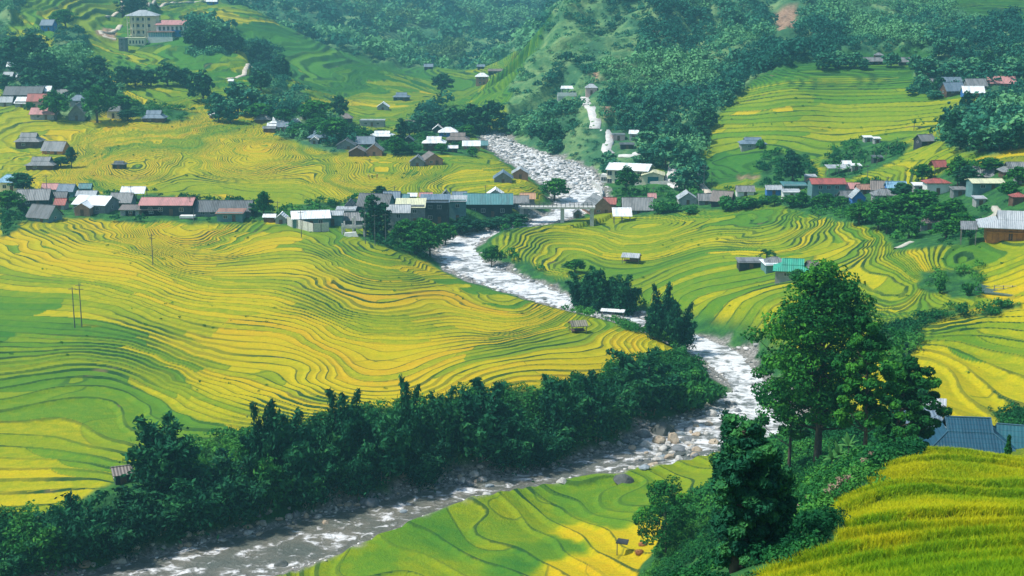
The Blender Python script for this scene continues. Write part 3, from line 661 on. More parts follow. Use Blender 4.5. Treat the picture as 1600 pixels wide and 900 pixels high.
def raw_mesh(name, V, Fc, mats=(), smooth_=False, attr=None, mi=None):
    """V (n,3); Fc (m,k) all of one size, or a list of index lists"""
    me = bpy.data.meshes.new(name)
    V = np.asarray(V, np.float32)
    if isinstance(Fc, np.ndarray):
        me.vertices.add(len(V)); me.vertices.foreach_set('co', V.ravel())
        k = Fc.shape[1]
        me.loops.add(Fc.size); me.loops.foreach_set('vertex_index', Fc.astype(np.int32).ravel())
        me.polygons.add(len(Fc)); me.polygons.foreach_set('loop_start', np.arange(0, Fc.size, k, dtype=np.int32))
        if smooth_: me.polygons.foreach_set('use_smooth', np.ones(len(Fc), bool))
        if mi is not None: me.polygons.foreach_set('material_index', np.asarray(mi, np.int32))
        me.update(calc_edges=True)
    else:
        me.from_pydata([tuple(map(float, v)) for v in V], [], [list(f) for f in Fc])
        if smooth_:
            for p in me.polygons: p.use_smooth = True
    if attr is not None:
        a = me.attributes.new('tint', 'FLOAT', 'POINT'); a.data.foreach_set('value', np.asarray(attr, np.float32))
    for m in mats: me.materials.append(m)
    return me

def link(name, me, parent=None, loc=None, rz=0):
    o = bpy.data.objects.new(name, me); COL.objects.link(o)
    if parent is not None: o.parent = parent
    if loc is not None: o.location = loc
    if rz: o.rotation_euler = (0, 0, rz)
    return o

class MB:
    """collects faces of one part"""
    def __init__(s): s.v = []; s.f = []
    def add(s, vs, fs):
        n = len(s.v); s.v += [tuple(v) for v in vs]; s.f += [[i + n for i in f] for f in fs]; return s
    def box(s, x0, x1, y0, y1, z0, z1):
        v = [(x0, y0, z0), (x1, y0, z0), (x1, y1, z0), (x0, y1, z0), (x0, y0, z1), (x1, y0, z1), (x1, y1, z1), (x0, y1, z1)]
        return s.add(v, [(3, 2, 1, 0), (4, 5, 6, 7), (0, 1, 5, 4), (1, 2, 6, 5), (2, 3, 7, 6), (3, 0, 4, 7)])
    def slab(s, quad, t):
        """a sheet from 4 (or 3) top corners, thickness t downwards"""
        n = len(quad); lo = [(x, y, z - t) for x, y, z in quad]
        fs = [tuple(range(n)), tuple(range(2 * n - 1, n - 1, -1))] + [(i, n + i, n + (i + 1) % n, (i + 1) % n) for i in range(n)]
        return s.add(list(quad) + lo, fs)
    def tube(s, pts, rad, n=6, cap=True):
        pts = [Vector(p) for p in pts]
        rings = []
        for i, p in enumerate(pts):
            t = (pts[min(i + 1, len(pts) - 1)] - pts[max(i - 1, 0)]).normalized()
            a = t.orthogonal().normalized() if i == 0 else (a - t * a.dot(t)).normalized()
            b = t.cross(a); r = rad[i] if isinstance(rad, (list, tuple)) else rad
            rings.append([p + a * math.cos(2 * math.pi * k / n) * r + b * math.sin(2 * math.pi * k / n) * r for k in range(n)])
        vs = [tuple(q) for ring in rings for q in ring]
        fs = [(i * n + k, i * n + (k + 1) % n, (i + 1) * n + (k + 1) % n, (i + 1) * n + k) for i in range(len(pts) - 1) for k in range(n)]
        if cap: fs += [tuple(range(n))[::-1], tuple((len(pts) - 1) * n + k for k in range(n))]
        return s.add(vs, fs)
    def mesh(s, name, mat_, smooth_=False): return raw_mesh(name, s.v, s.f, [mat_], smooth_)
    def build(s, name, mat_, parent=None, smooth_=False, label=None):
        o = link(name, s.mesh(name, mat_, smooth_), parent)
        if label: o['label'] = label
        return o

# ================================================================== materials
_M = {}
def flat_mat(key, col, col2=None, rough=.8, scale=1.2, bump=.3, metal=0.0, spec=.3):
    if key in _M: return _M[key]
    m, nt, b = mat(key); n = N(nt)
    tc = n.node('ShaderNodeTexCoord').outputs['Object']
    oi = n.node('ShaderNodeObjectInfo')
    ad = n.node('ShaderNodeVectorMath', operation='ADD'); n.link(tc, ad.inputs[0]); n.link(oi.outputs['Location'], ad.inputs[1])
    f = n.noise(scale, ad.outputs[0], 5, .65).outputs['Fac']
    col2 = col2 or tuple(c * .55 for c in col)
    n.link(n.mix(n.mapr(f, .35, .7), col, col2), b.inputs['Base Color'])
    b.inputs['Roughness'].default_value = rough; b.inputs['Metallic'].default_value = metal; b.inputs['Specular IOR Level'].default_value = spec
    bm = n.node('ShaderNodeBump'); bm.inputs['Strength'].default_value = bump; bm.inputs['Distance'].default_value = .05
    n.link(n.noise(scale * 6, ad.outputs[0], 3).outputs['Fac'], bm.inputs['Height']); n.link(bm.outputs[0], b.inputs['Normal'])
    _M[key] = m; return m

def roof_mat(key, col, col2, rough=.55, period=.5, courses=0.0, bump=.6):
    """sheet or tile roof: ribs run down the slope, overlaps across it, weathered in streaks"""
    k = 'roof_' + key
    if k in _M: return _M[k]
    m, nt, b = mat(k); n = N(nt)
    tc = n.node('ShaderNodeTexCoord').outputs['Object']
    oi = n.node('ShaderNodeObjectInfo')
    ad = n.node('ShaderNodeVectorMath', operation='ADD'); n.link(tc, ad.inputs[0]); n.link(oi.outputs['Location'], ad.inputs[1])
    sp = n.node('ShaderNodeSeparateXYZ'); n.link(tc, sp.inputs[0])
    rib = n.math('SINE', n.math('MULTIPLY', sp.outputs[0], 6.283 / period))
    mp = n.node('ShaderNodeMapping'); mp.inputs['Scale'].default_value = (1.4, .35, .35); n.link(ad.outputs[0], mp.inputs[0])
    f = n.noise(.9, mp.outputs[0], 5, .7).outputs['Fac']
    sheet = n.node('ShaderNodeTexWhiteNoise', noise_dimensions='1D'); n.link(n.math('FLOOR', n.math('MULTIPLY', n.math('ADD', sp.outputs[0], 50.0), .9)), sheet.inputs['W'])
    ff = n.math('ADD', f, n.math('MULTIPLY', n.math('SUBTRACT', sheet.outputs['Value'], .5), .22))
    c_ = n.mix(n.mapr(ff, .38, .68), col, col2)
    moss = n.noise(2.2, ad.outputs[0], 4, .7).outputs['Fac']
    c_ = n.mix(n.mapr(moss, .62, .75, 0, .45), c_, tuple(x * .4 for x in col2))
    h = rib
    if courses:
        cy = n.math('FRACT', n.math('MULTIPLY', sp.outputs[2], courses))
        h = n.math('ADD', n.math('MULTIPLY', rib, .6), n.math('MULTIPLY', cy, -1.5))
        c_ = n.mix(n.mapr(cy, 0.0, .22, .55, 0), c_, tuple(x * .35 for x in col))
    n.link(c_, b.inputs['Base Color'])
    b.inputs['Roughness'].default_value = rough; b.inputs['Specular IOR Level'].default_value = .4
    bm = n.node('ShaderNodeBump'); bm.inputs['Strength'].default_value = bump; bm.inputs['Distance'].default_value = .06
    n.link(h, bm.inputs['Height']); n.link(bm.outputs[0], b.inputs['Normal'])
    _M[k] = m; return m

ROOF = dict(
    tile=((.21, .22, .225), (.11, .12, .125)), dark=((.105, .12, .13), (.055, .065, .07)), white=((.80, .82, .84), (.55, .58, .60)),
    pale=((.40, .43, .45), (.25, .28, .30)), red=((.37, .09, .075), (.22, .065, .055)), pink=((.50, .23, .22), (.36, .18, .17)),
    blue=((.22, .42, .56), (.14, .29, .42)), teal=((.07, .22, .235), (.06, .15, .165)), green=((.035, .33, .22), (.03, .22, .16)),
    rust=((.33, .17, .12), (.20, .11, .09)), cream=((.62, .62, .40), (.46, .47, .33)), orange=((.50, .26, .14), (.35, .2, .12)),
    brown=((.20, .165, .15), (.13, .115, .105)), thatch=((.22, .20, .14), (.11, .10, .075)), slate=((.15, .21, .27), (.09, .14, .19)))
def roofm(k): return roof_mat(k, *ROOF[k])
WALL = dict(wood=((.13, .075, .045), (.065, .04, .028)), dark=((.045, .055, .06), (.02, .028, .03)), cement=((.34, .35, .34), (.22, .235, .23)), white=((.74, .74, .71), (.56, .57, .55)),
    cream=((.84, .76, .52), (.70, .63, .44)), blue=((.05, .19, .52), (.04, .12, .34)), teal=((.13, .26, .26), (.09, .18, .19)), orange=((.62, .25, .05), (.42, .16, .04)),
    brick=((.40, .22, .15), (.27, .15, .11)), pinkw=((.60, .42, .38), (.42, .30, .28)), grey=((.20, .22, .225), (.12, .135, .14)))
def wallm(k): return flat_mat('wall_' + k, *WALL[k], rough=.85, scale=.8)
GLASS = flat_mat('dark_pane', (.02, .03, .035), (.05, .07, .08), rough=.15, spec=.6, bump=0)
FRAME = flat_mat('painted_frame', (.55, .56, .54), (.40, .42, .41))
DOORM = flat_mat('door_wood', (.16, .09, .05), (.08, .05, .035))
POST = flat_mat('weathered_post', (.24, .22, .19), (.13, .12, .105))
CONC = flat_mat('pale_concrete', (.52, .52, .49), (.36, .36, .34), rough=.9)
STEEL = flat_mat('grey_pole', (.13, .14, .145), (.07, .08, .085))
BARK = flat_mat('bark', (.10, .085, .065), (.045, .04, .03), rough=.95, scale=3)
PALEBARK = flat_mat('pale_bark', (.26, .23, .19), (.13, .12, .10), rough=.95, scale=3)

def leaf_mat(key, dark, mid, light, rough=.6, trans=.25):
    m, nt, b = mat(key); n = N(nt)
    t = n.attr('tint').outputs['Fac']
    oi = n.node('ShaderNodeObjectInfo')
    f = n.math('ADD', t, n.math('MULTIPLY', n.math('SUBTRACT', oi.outputs['Random'], .5), .22))
    col = n.ramp(f, [(0.0, dark), (.5, mid), (1.0, light)])
    n.link(col, b.inputs['Base Color'])
    b.inputs['Roughness'].default_value = .75; b.inputs['Specular IOR Level'].default_value = .06
    tr = nt.nodes.new('ShaderNodeBsdfTranslucent'); n.link(col, tr.inputs['Color'])
    mx = nt.nodes.new('ShaderNodeMixShader'); mx.inputs[0].default_value = trans
    n.link(b.outputs[0], mx.inputs[1]); n.link(tr.outputs[0], mx.inputs[2])
    out = [x for x in nt.nodes if x.type == 'OUTPUT_MATERIAL'][0]
    n.link(mx.outputs[0], out.inputs[0])
    return m
L_BROAD = leaf_mat('broad_leaves', (.008, .070, .022), (.022, .150, .030), (.080, .300, .030))
L_BAMB = leaf_mat('bamboo_leaves', (.006, .055, .032), (.016, .115, .050), (.055, .225, .055), trans=.15)
L_DARK = leaf_mat('dark_leaves', (.005, .045, .030), (.014, .090, .042), (.040, .170, .050), trans=.12)
L_FOR = leaf_mat('forest_leaves', (.009, .082, .056), (.034, .180, .100), (.130, .340, .130), trans=.15)
L_SCRUB = leaf_mat('scrub_leaves', (.008, .080, .028), (.028, .165, .036), (.090, .290, .040), trans=.2)
L_PALE = leaf_mat('pale_leaves', (.035, .11, .035), (.08, .19, .06), (.20, .30, .11), trans=.2)
L_RICE = leaf_mat('rice_blades', (.045, .230, .012), (.230, .400, .008), (.610, .570, .010), trans=.35)
L_BANANA = leaf_mat('banana_leaves', (.03, .12, .03), (.06, .21, .05), (.14, .33, .10), trans=.3)

# ================================================================== foliage
def leaves(C, size, up=.35, out=None, aspect=1.7, seed=0):
    """diamond shaped leaves at centres C (n,3); out (n,3) gives the way they tend to face"""
    g = np.random.default_rng(seed); n = len(C)
    nrm = g.normal(size=(n, 3)) * .75
    if out is not None: nrm += out
    nrm[:, 2] += up
    nrm /= np.linalg.norm(nrm, axis=1)[:, None] + 1e-9
    t = g.normal(size=(n, 3)); t -= nrm * (t * nrm).sum(1)[:, None]; t /= np.linalg.norm(t, axis=1)[:, None] + 1e-9
    b = np.cross(nrm, t)
    s = (size * g.uniform(.6, 1.35, n))[:, None]
    V = np.stack([C - t * s * aspect * .5, C - b * s * .5, C + t * s * aspect * .5, C + b * s * .5], 1)
    Fc = np.arange(n * 4).reshape(n, 4)
    return V.reshape(-1, 3), Fc

def blobpts(c0, r, n, g, shell=.55):
    d = g.normal(size=(n, 3)); d /= np.linalg.norm(d, axis=1)[:, None]
    rad = g.uniform(shell, 1.0, n)[:, None] ** .7
    return np.asarray(c0) + d * rad * np.asarray(r), d

def cat_leaf(parts, name, material):
    V = np.concatenate([p[0] for p in parts]); T_ = np.concatenate([p[2] for p in parts])
    Fc = []; k = 0
    for v, f, t in parts: Fc.append(f + k); k += len(v)
    return raw_mesh(name, V, np.concatenate(Fc), [material], attr=T_)

def broadleaf(seed, H=10.0, W=8.0, nl=60, per=60, leaf=.35, material=None, bark=None, trunk_h=.35, r0=.28, flat=1.0, cl=1.0, column=False):
    """returns (trunk mesh, crown mesh): tapering trunk, limbs, clumps of leaves at the limb ends"""
    g = np.random.default_rng(seed); mb = MB()
    lean = g.normal(size=2) * .03 * H
    th = H * trunk_h
    pts = [(0, 0, -.6)] + [(lean[0] * t ** 2, lean[1] * t ** 2, H * .8 * t) for t in (.1, .3, .5, .75, 1)]
    mb.tube(pts, [r0 * 1.5, r0 * 1.1, r0 * .9, r0 * .7, r0 * .4, r0 * .12], 7)
    parts = []
    for i in range(nl):
        u = (i + .5) / nl
        z = th + (H - th) * (u ** .85)
        # crown outline: widest at 45 %, uneven
        prof = math.sin(math.pi * min(1, .18 + .8 * (z - th) / (H - th))) ** .7
        if column: prof = math.sin(math.pi * (.22 + .62 * u)) ** .55 * (.85 + .3 * g.uniform())
        a = i * 2.399 + g.uniform(-.4, .4)
        rr = W * .5 * prof * g.uniform(.35, 1.0) * flat * (1 + .25 * math.sin(a * 2 + seed))
        e = np.array([math.cos(a) * rr + lean[0], math.sin(a) * rr + lean[1], z * .95 + g.uniform(-.05, .05) * H])
        if i % 2 == 0:
            s0 = Vector((lean[0] * .4, lean[1] * .4, max(th * .7, e[2] - rr * .8)))
            m = (s0 + Vector(e)) / 2 + Vector((0, 0, -.08 * rr))
            mb.tube([s0, m, Vector(e)], [r0 * .38, r0 * .22, r0 * .06], 4, False)
        cr = W * g.uniform(.10, .17) * cl
        P, d = blobpts(e, (cr * 1.15, cr * 1.15, cr * .72), per, g)
        V, Fc = leaves(P, leaf, .5, d * .9, seed=int(seed * 1000 + i))
        base = g.uniform(.05, .85) if cl < 1 else g.uniform(.15, .75)
        tint = np.repeat(np.clip(base + g.normal(size=per) * .16 + d[:, 2] * .12, 0, 1), 4)
        parts.append((V, Fc, tint))
    return mb.mesh('trunk', bark or BARK, True), cat_leaf(parts, 'crown', material or L_BROAD)

def bamboo(seed, H=11.0, W=6.0, culms=16, per=330, leaf=.38, material=None, droop=1.0, tall=None):
    g = np.random.default_rng(seed); mb = MB(); parts = []
    for i in range(culms):
        a = g.uniform(0, 2 * math.pi); rad = g.uniform(.1, 1) ** .6
        h = H * g.uniform(.62, .92) * (1 - .22 * rad)
        if i < 3: h = H * g.uniform(.95, 1.06); rad *= .6
        b0 = np.array([math.cos(a), math.sin(a), 0]) * rad * W * .22
        dirv = np.array([math.cos(a), math.sin(a), 0])
        ts = np.linspace(0, 1, 7)
        curve = [b0 + dirv * (rad * W * .25 * t + (t ** 4) * h * .16 * droop * g.uniform(.5, 1.3)) + np.array([0, 0, h * (t - .10 * droop * t ** 6)]) for t in ts]
        curve[0][2] = -.6
        mb.tube([tuple(p) for p in curve], [.09, .09, .08, .07, .05, .03, .015], 4, False)
        cv = np.array(curve)
        t = g.uniform(.16, 1.0, per) ** .9
        k = t * 6; i0 = np.clip(k.astype(int), 0, 5); f = (k - i0)[:, None]
        P = cv[i0] * (1 - f) + cv[i0 + 1] * f
        wdt = (W * .115 * np.clip(1.25 - t, .12, 1) ** .8)[:, None]
        # leaves gather in sprays along the culm
        ph = g.uniform(0, 6.28); clump = np.sin(t * h * 2.6 + ph)[:, None] * .35 + 1
        off = g.normal(size=(per, 3)) * wdt * clump; off[:, 2] *= .6; off[:, 2] -= np.abs(off[:, 0]) * .35
        V, Fc = leaves(P + off, leaf, .2, off / (wdt + 1e-6) * .5, 2.4, seed=int(seed * 977 + i))
        tint = np.repeat(np.clip(g.uniform(.15, .6) + .25 * (t - .4) + g.normal(size=per) * .15, 0, 1), 4)
        parts.append((V, Fc, tint))
    return mb.mesh('culms', PALEBARK, True), cat_leaf(parts, 'foliage', material or L_BAMB)

def bush(seed, W=3.0, H=2.0, nb=9, per=70, leaf=.3, material=None):
    g = np.random.default_rng(seed); parts = []; mb = MB()
    for i in range(nb):
        a = g.uniform(0, 6.28); r = g.uniform(0, .38) * W
        e = np.array([math.cos(a) * r, math.sin(a) * r, H * g.uniform(.25, .7)])
        mb.tube([(0, 0, -.3), tuple(e)], [.06, .02], 4, False)
        cr = W * g.uniform(.16, .26)
        P, d = blobpts(e, (cr, cr, cr * .75 * H / W * 1.4), per, g)
        V, Fc = leaves(P, leaf, .5, d, seed=seed * 31 + i)
        parts.append((V, Fc, np.repeat(np.clip(g.uniform(.2, .7) + g.normal(size=per) * .15, 0, 1), 4)))
    return mb.mesh('stems', BARK), cat_leaf(parts, 'leaves', material or L_SCRUB)

def banana(seed):
    g = np.random.default_rng(seed); mb = MB(); V, Fc, T_ = [], [], []
    mb.tube([(0, 0, -.3), (.05, 0, 1.4), (.08, 0, 2.4)], [.16, .13, .08], 6)
    for i in range(9):
        a = i * 2.4 + g.uniform(-.3, .3); L = g.uniform(1.8, 2.6); el = g.uniform(.5, 1.25)
        d = np.array([math.cos(a), math.sin(a), 0]); sd_ = np.array([-math.sin(a), math.cos(a), 0])
        base = np.array([.08, 0, 2.3]); n0 = len(V)
        for k in range(6):
            t = k / 5; p = base + d * L * math.cos(el) * t * (1 + .2 * t) + np.array([0, 0, L * (math.sin(el) * t - .75 * t * t * math.cos(el) * .9)])
            wv = .34 * math.sin(math.pi * min(1, .12 + .86 * t)) ** .6
            V += [p - sd_ * wv - np.array([0, 0, wv * .4]), p, p + sd_ * wv - np.array([0, 0, wv * .4])]; T_ += [g.uniform(.3, .8)] * 3
            if k: 
                o = n0 + 3 * k; Fc += [(o - 3, o - 2, o + 1, o), (o - 2, o - 1, o + 2, o + 1)]
    return mb.mesh('stem', PALEBARK, True), raw_mesh('fronds', np.array(V), np.array(Fc), [L_BANANA], attr=T_)

def palm(seed=3):
    g = np.random.default_rng(seed); mb = MB(); parts = []
    mb.tube([(0, 0, -.5), (.1, 0, 1.4), (.15, .05, 2.6)], [.28, .22, .18], 8)
    for i in range(22):
        a = i * 2.4; el = g.uniform(.1, 1.3); L = 3.0
        t = np.linspace(.08, 1, 40)
        d = np.array([math.cos(a), math.sin(a)])
        P = np.stack([.15 + d[0] * L * math.cos(el) * t, .05 + d[1] * L * math.cos(el) * t, 2.6 + L * (math.sin(el) * t - .6 * t * t)], -1)
        V, Fc = leaves(P, .16, .3, None, 4.5, seed=i)
        parts.append((V, Fc, np.full(len(V), g.uniform(.3, .9))))
    return mb.mesh('trunk', BARK, True), cat_leaf(parts, 'fronds', L_BAMB)

def conifer(seed=5, H=3.6):
    g = np.random.default_rng(seed); mb = MB(); parts = []
    mb.tube([(0, 0, -.3), (0, 0, H)], [.09, .02], 6)
    n = 2400; t = g.uniform(.1, 1, n); a = g.uniform(0, 6.28, n); r = (1 - t) * H * .22 * np.sqrt(g.uniform(.1, 1, n)) * (1 + .35 * np.sin(t * 34))
    P = np.stack([np.cos(a) * r, np.sin(a) * r, t * H], -1)
    V, Fc = leaves(P, .12, .2, np.stack([np.cos(a), np.sin(a), a * 0], -1), 2.5, seed=2)
    parts.append((V, Fc, np.repeat(g.uniform(.2, .7, n), 4)))
    return mb.mesh('trunk', BARK, True), cat_leaf(parts, 'needles', L_BROAD)

# prototypes share their mesh data with every copy
PR = {}
PR['broad'] = [broadleaf(100 + i, 10, 8.5, 46, 46, .50, L_BROAD) for i in range(4)]
PR['darktree'] = [broadleaf(120 + i, 10, 7.0, 42, 50, .48, L_DARK) for i in range(3)]
PR['tallbroad'] = [broadleaf(140 + i, 12, 5.5, 40, 46, .45, L_DARK, trunk_h=.15) for i in range(2)]
PR['forest'] = [broadleaf(160 + i, 10, 8.5, 30, 26, .85, L_FOR, trunk_h=.2) for i in range(5)]
PR['forestdark'] = [broadleaf(170 + i, 10, 9.0, 30, 26, .85, L_DARK, trunk_h=.2) for i in range(3)]
PR['bamboo'] = [bamboo(200 + i, 11, 6.5 + i * .5, 15 + i, 420, .34) for i in range(4)]
PR['bamboobroad'] = [bamboo(230 + i, 9, 9.5, 20, 420, .32, (None, L_DARK, L_SCRUB)[i], droop=1.6) for i in range(3)]
PR['farbamboo'] = [bamboo(220 + i, 11, 7, 12, 110, .75, L_DARK) for i in range(2)]
PR['bush'] = [bush(300 + i, 3, 2.1, 10, 80, .24) for i in range(3)]
PR['farbush'] = [bush(320 + i, 4, 3, 9, 40, .55, L_FOR) for i in range(3)]
PR['palebush'] = [bush(340 + i, 3, 2.4, 9, 70, .26, L_PALE) for i in range(2)]
PR['banana'] = [banana(360 + i) for i in range(3)]
PN = dict(broad=('trunk', 'crown'), darktree=('trunk', 'crown'), tallbroad=('trunk', 'crown'), forest=('trunk', 'crown'), forestdark=('trunk', 'crown'), bamboo=('culms', 'foliage'), farbamboo=('culms', 'foliage'),
          bamboobroad=('culms', 'foliage'), bush=('stems', 'leaves'), farbush=('stems', 'leaves'), palebush=('stems', 'leaves'), banana=('stem', 'fronds'))
HREF = dict(broad=10, darktree=10, tallbroad=12, forest=10, forestdark=10, bamboo=11, farbamboo=11, bamboobroad=9, bush=2.1, farbush=3, palebush=2.4, banana=3.6)
NAMES = dict(broad='tree', darktree='tree', tallbroad='tree', forest='tree', forestdark='tree', bamboo='bamboo_clump', farbamboo='bamboo_clump', bamboobroad='bamboo_clump', bush='bush', farbush='bush', palebush='bush', banana='banana_plant')
CATS = dict(tree='tree', bamboo_clump='bamboo', bush='bush', banana_plant='banana plant')

def plant(kind, loc, H, label, group=None, wf=1.0, var=None, name=None, cat=None):
    k = R.randrange(len(PR[kind])) if var is None else var % len(PR[kind])
    nm = name or NAMES[kind]
    r = bpy.data.objects.new(nm, None); r.empty_display_size = .5; COL.objects.link(r)
    r.location = loc; r.rotation_euler = (0, 0, R.uniform(0, 6.28))
    s = H / HREF[kind]; r.scale = (s * wf, s * wf, s)
    tag(r, label, cat or CATS[nm], group)
    for m, pn in zip(PR[kind][k], PN[kind]): link(pn, m, r)
    return r

def mpp(p): return (p[1] * math.cos(PITCH) + (CZ - p[2]) * math.sin(PITCH)) / F      # metres per picture pixel there
def plant_px(kind, px, py, hpx, label, group=None, wpx=None, ymin=0, **k):
    """base seen at (px, py), hpx tall and wpx wide in the photograph"""
    p = gp(px, py, ymin); m = mpp(p); H = hpx * m * 1.02
    wref = dict(broad=8.5, darktree=7.0, tallbroad=5.5, forest=8.5, forestdark=9, bamboo=7.2, farbamboo=7, bamboobroad=9.5, bush=3, farbush=4, palebush=3, banana=4)[kind]
    wf = 1.0 if wpx is None else (wpx * m) / (wref * H / HREF[kind])
    return plant(kind, p, H, label, group, wf, **k)

# ================================================================== houses
def shift(mb, name, m, parent, smooth_=False): return mb.build(name, m, parent, smooth_)

def make_window(root, x, y, z, w_, h, side, framem=None):
    """side: 'f' front (-y) / 'l' left (-x) / 'r' right (+x) / 'b'"""
    mb, mp_ = MB(), MB(); t, d = .08, .07
    def put(b, a0, a1, z0, z1, o0, o1):
        if side == 'f': b.box(a0, a1, y - o1, y - o0, z0, z1)
        elif side == 'r': b.box(x + o0, x + o1, a0, a1, z0, z1)
        elif side == 'l': b.box(x - o1, x - o0, a0, a1, z0, z1)
    cpos = x if side == 'f' else y
    a0, a1 = cpos - w_ / 2, cpos + w_ / 2
    put(mb, a0, a0 + t, z, z + h, 0, d); put(mb, a1 - t, a1, z, z + h, 0, d)
    put(mb, a0 + t, a1 - t, z, z + t, 0, d); put(mb, a0 + t, a1 - t, z + h - t, z + h, 0, d)
    if w_ > .9: put(mb, cpos - t * .4, cpos + t * .4, z + t, z + h - t, 0, d * .8)
    put(mp_, a0 + t, a1 - t, z + t, z + h - t, .004, .02)
    f = mb.build('window', framem or FRAME, root)
    mp_.build('pane', GLASS, f)
    return f

def house(loc, L, D, h, rise, kind='gable', roof='tile', wall='wood', yaw=0, label='', over=.6, floors=1, posts=0, open_front=False, group=None, wins=None, door=True, name='house', cat='house', base=.8, under=0, gable_over=.4, rm=None):
    """ridge along local x, front towards -y. kind: gable, hip, tay (hipped skirt with small gables), mono, frontgable, flat"""
    r = bpy.data.objects.new(name, None); COL.objects.link(r); r.location = loc; r.rotation_euler = (0, 0, yaw)
    tag(r, label, cat, group)
    W_, RM = wallm(wall if wall != 'none' else 'wood'), rm or roofm(roof)
    x0, x1, y0, y1 = -L / 2, L / 2, -D / 2, D / 2
    z0 = under; zt = under + h
    if kind == 'frontgable':
        # ridge along y
        def top(x): return zt + rise * (1 - abs(x) / (L / 2))
    if wall != 'none':
        mb = MB()
        if kind == 'gable':
            mb.add([(x0, y0, z0 - base), (x1, y0, z0 - base), (x1, y1, z0 - base), (x0, y1, z0 - base), (x0, y0, zt), (x1, y0, zt), (x1, y1, zt), (x0, y1, zt), (x0, 0, zt + rise - .02), (x1, 0, zt + rise - .02)],
                   [(0, 1, 5, 4), (1, 2, 6, 9, 5), (2, 3, 7, 6), (3, 0, 4, 8, 7), (4, 5, 9, 8), (8, 9, 6, 7), (3, 2, 1, 0)])
        elif kind == 'frontgable':
            mb.add([(x0, y0, z0 - base), (x1, y0, z0 - base), (x1, y1, z0 - base), (x0, y1, z0 - base), (x0, y0, zt), (x1, y0, zt), (x1, y1, zt), (x0, y1, zt), (0, y0, zt + rise - .02), (0, y1, zt + rise - .02)],
                   [(0, 1, 5, 8, 4), (1, 2, 6, 5), (2, 3, 7, 9, 6), (3, 0, 4, 7), (4, 8, 9, 7), (8, 5, 6, 9), (3, 2, 1, 0)])
        else: mb.box(x0, x1, y0, y1, z0 - base, zt + (.0 if kind != 'mono' else rise * .35))
        mb.build('wall', W_, r)
    # roof
    mb = MB(); o, go, t = over, gable_over, .09
    if kind == 'gable':
        k = rise / (D / 2); ze = zt - k * o
        mb.slab([(x0 - go, y0 - o, ze + .1), (x1 + go, y0 - o, ze + .1), (x1 + go, 0, zt + rise + .1), (x0 - go, 0, zt + rise + .1)], t)
        mb.slab([(x1 + go, y1 + o, ze + .1), (x0 - go, y1 + o, ze + .1), (x0 - go, .004, zt + rise + .1), (x1 + go, .004, zt + rise + .1)], t)
        mb.box(x0 - go, x1 + go, -.14, .14, zt + rise + .06, zt + rise + .15)
    elif kind == 'frontgable':
        k = rise / (L / 2); ze = zt - k * o
        mb.slab([(x0 - o, y1 + go, ze + .1), (x0 - o, y0 - go, ze + .1), (0, y0 - go, zt + rise + .1), (0, y1 + go, zt + rise + .1)], t)
        mb.slab([(x1 + o, y0 - go, ze + .1), (x1 + o, y1 + go, ze + .1), (.004, y1 + go, zt + rise + .1), (.004, y0 - go, zt + rise + .1)], t)
        mb.box(-.14, .14, y0 - go, y1 + go, zt + rise + .06, zt + rise + .15)
    elif kind in ('hip', 'tay'):
        k = rise / (D / 2 + o)
        rx = max(L / 2 - D / 2 * .95, L * .12) if kind == 'hip' else max(L / 2 - D * .28, L * .22)
        zr = zt + rise + .05
        a, b_, c_, d_ = (x0 - o, y0 - o, zt), (x1 + o, y0 - o, zt), (x1 + o, y1 + o, zt), (x0 - o, y1 + o, zt)
        if kind == 'hip':
            mb.slab([a, b_, (rx, 0, zr), (-rx, 0, zr)], t); mb.slab([c_, d_, (-rx, .004, zr), (rx, .004, zr)], t)
            mb.slab([b_, c_, (rx, 0, zr)], t); mb.slab([d_, a, (-rx, 0, zr)], t)
        else:
            # lower hipped skirt up to 55 %, gablet above
            q = .5; zs = zt + (zr - zt) * q; ys = (D / 2 + o) * (1 - q); xs = rx
            mb.slab([a, b_, (xs, -ys, zs), (-xs, -ys, zs)], t); mb.slab([c_, d_, (-xs, ys, zs), (xs, ys, zs)], t)
            mb.slab([b_, c_, (xs, ys, zs), (xs, -ys, zs)], t); mb.slab([d_, a, (-xs, -ys, zs), (-xs, ys, zs)], t)
            g2 = .45
            mb.slab([(-xs - g2, -ys - .1, zs + .06), (xs + g2, -ys - .1, zs + .06), (xs + g2, 0, zr + .06), (-xs - g2, 0, zr + .06)], t)
            mb.slab([(xs + g2, ys + .1, zs + .06), (-xs - g2, ys + .1, zs + .06), (-xs - g2, .004, zr + .06), (xs + g2, .004, zr + .06)], t)
            mb.add([(xs - .1, -ys, zs), (xs - .1, ys, zs), (xs - .1, 0, zr)], [(0, 1, 2)]); mb.add([(-xs + .1, -ys, zs), (-xs + .1, ys, zs), (-xs + .1, 0, zr)], [(0, 2, 1)])
        mb.box(-rx, rx, -.12, .12, zr, zr + .12)
    elif kind == 'mono':
        mb.slab([(x0 - go, y0 - o, zt + .05), (x1 + go, y0 - o, zt + .05), (x1 + go, y1 + o, zt + rise + .05), (x0 - go, y1 + o, zt + rise + .05)], t)
    elif kind == 'flat':
        mb.box(x0 - .2, x1 + .2, y0 - .2, y1 + .2, zt, zt + .25); mb.box(x0 - .2, x1 + .2, y0 - .2, y0 - .05, zt + .25, zt + .6)
    mb.build('roof', RM, r)
    if posts or under > .4 or wall == 'none':
        n = max(2, posts or int(L / 2.6) + 1)
        for i in range(n):
            for yy in (y0 + .15, y1 - .15):
                px_ = x0 + .15 + (L - .3) * i / (n - 1)
                top_ = z0 if (wall != 'none') else (zt if kind != 'mono' else zt + rise * (yy - y0) / D)
                MB().box(px_ - .09, px_ + .09, yy - .09, yy + .09, -base, top_).build('post', POST, r)
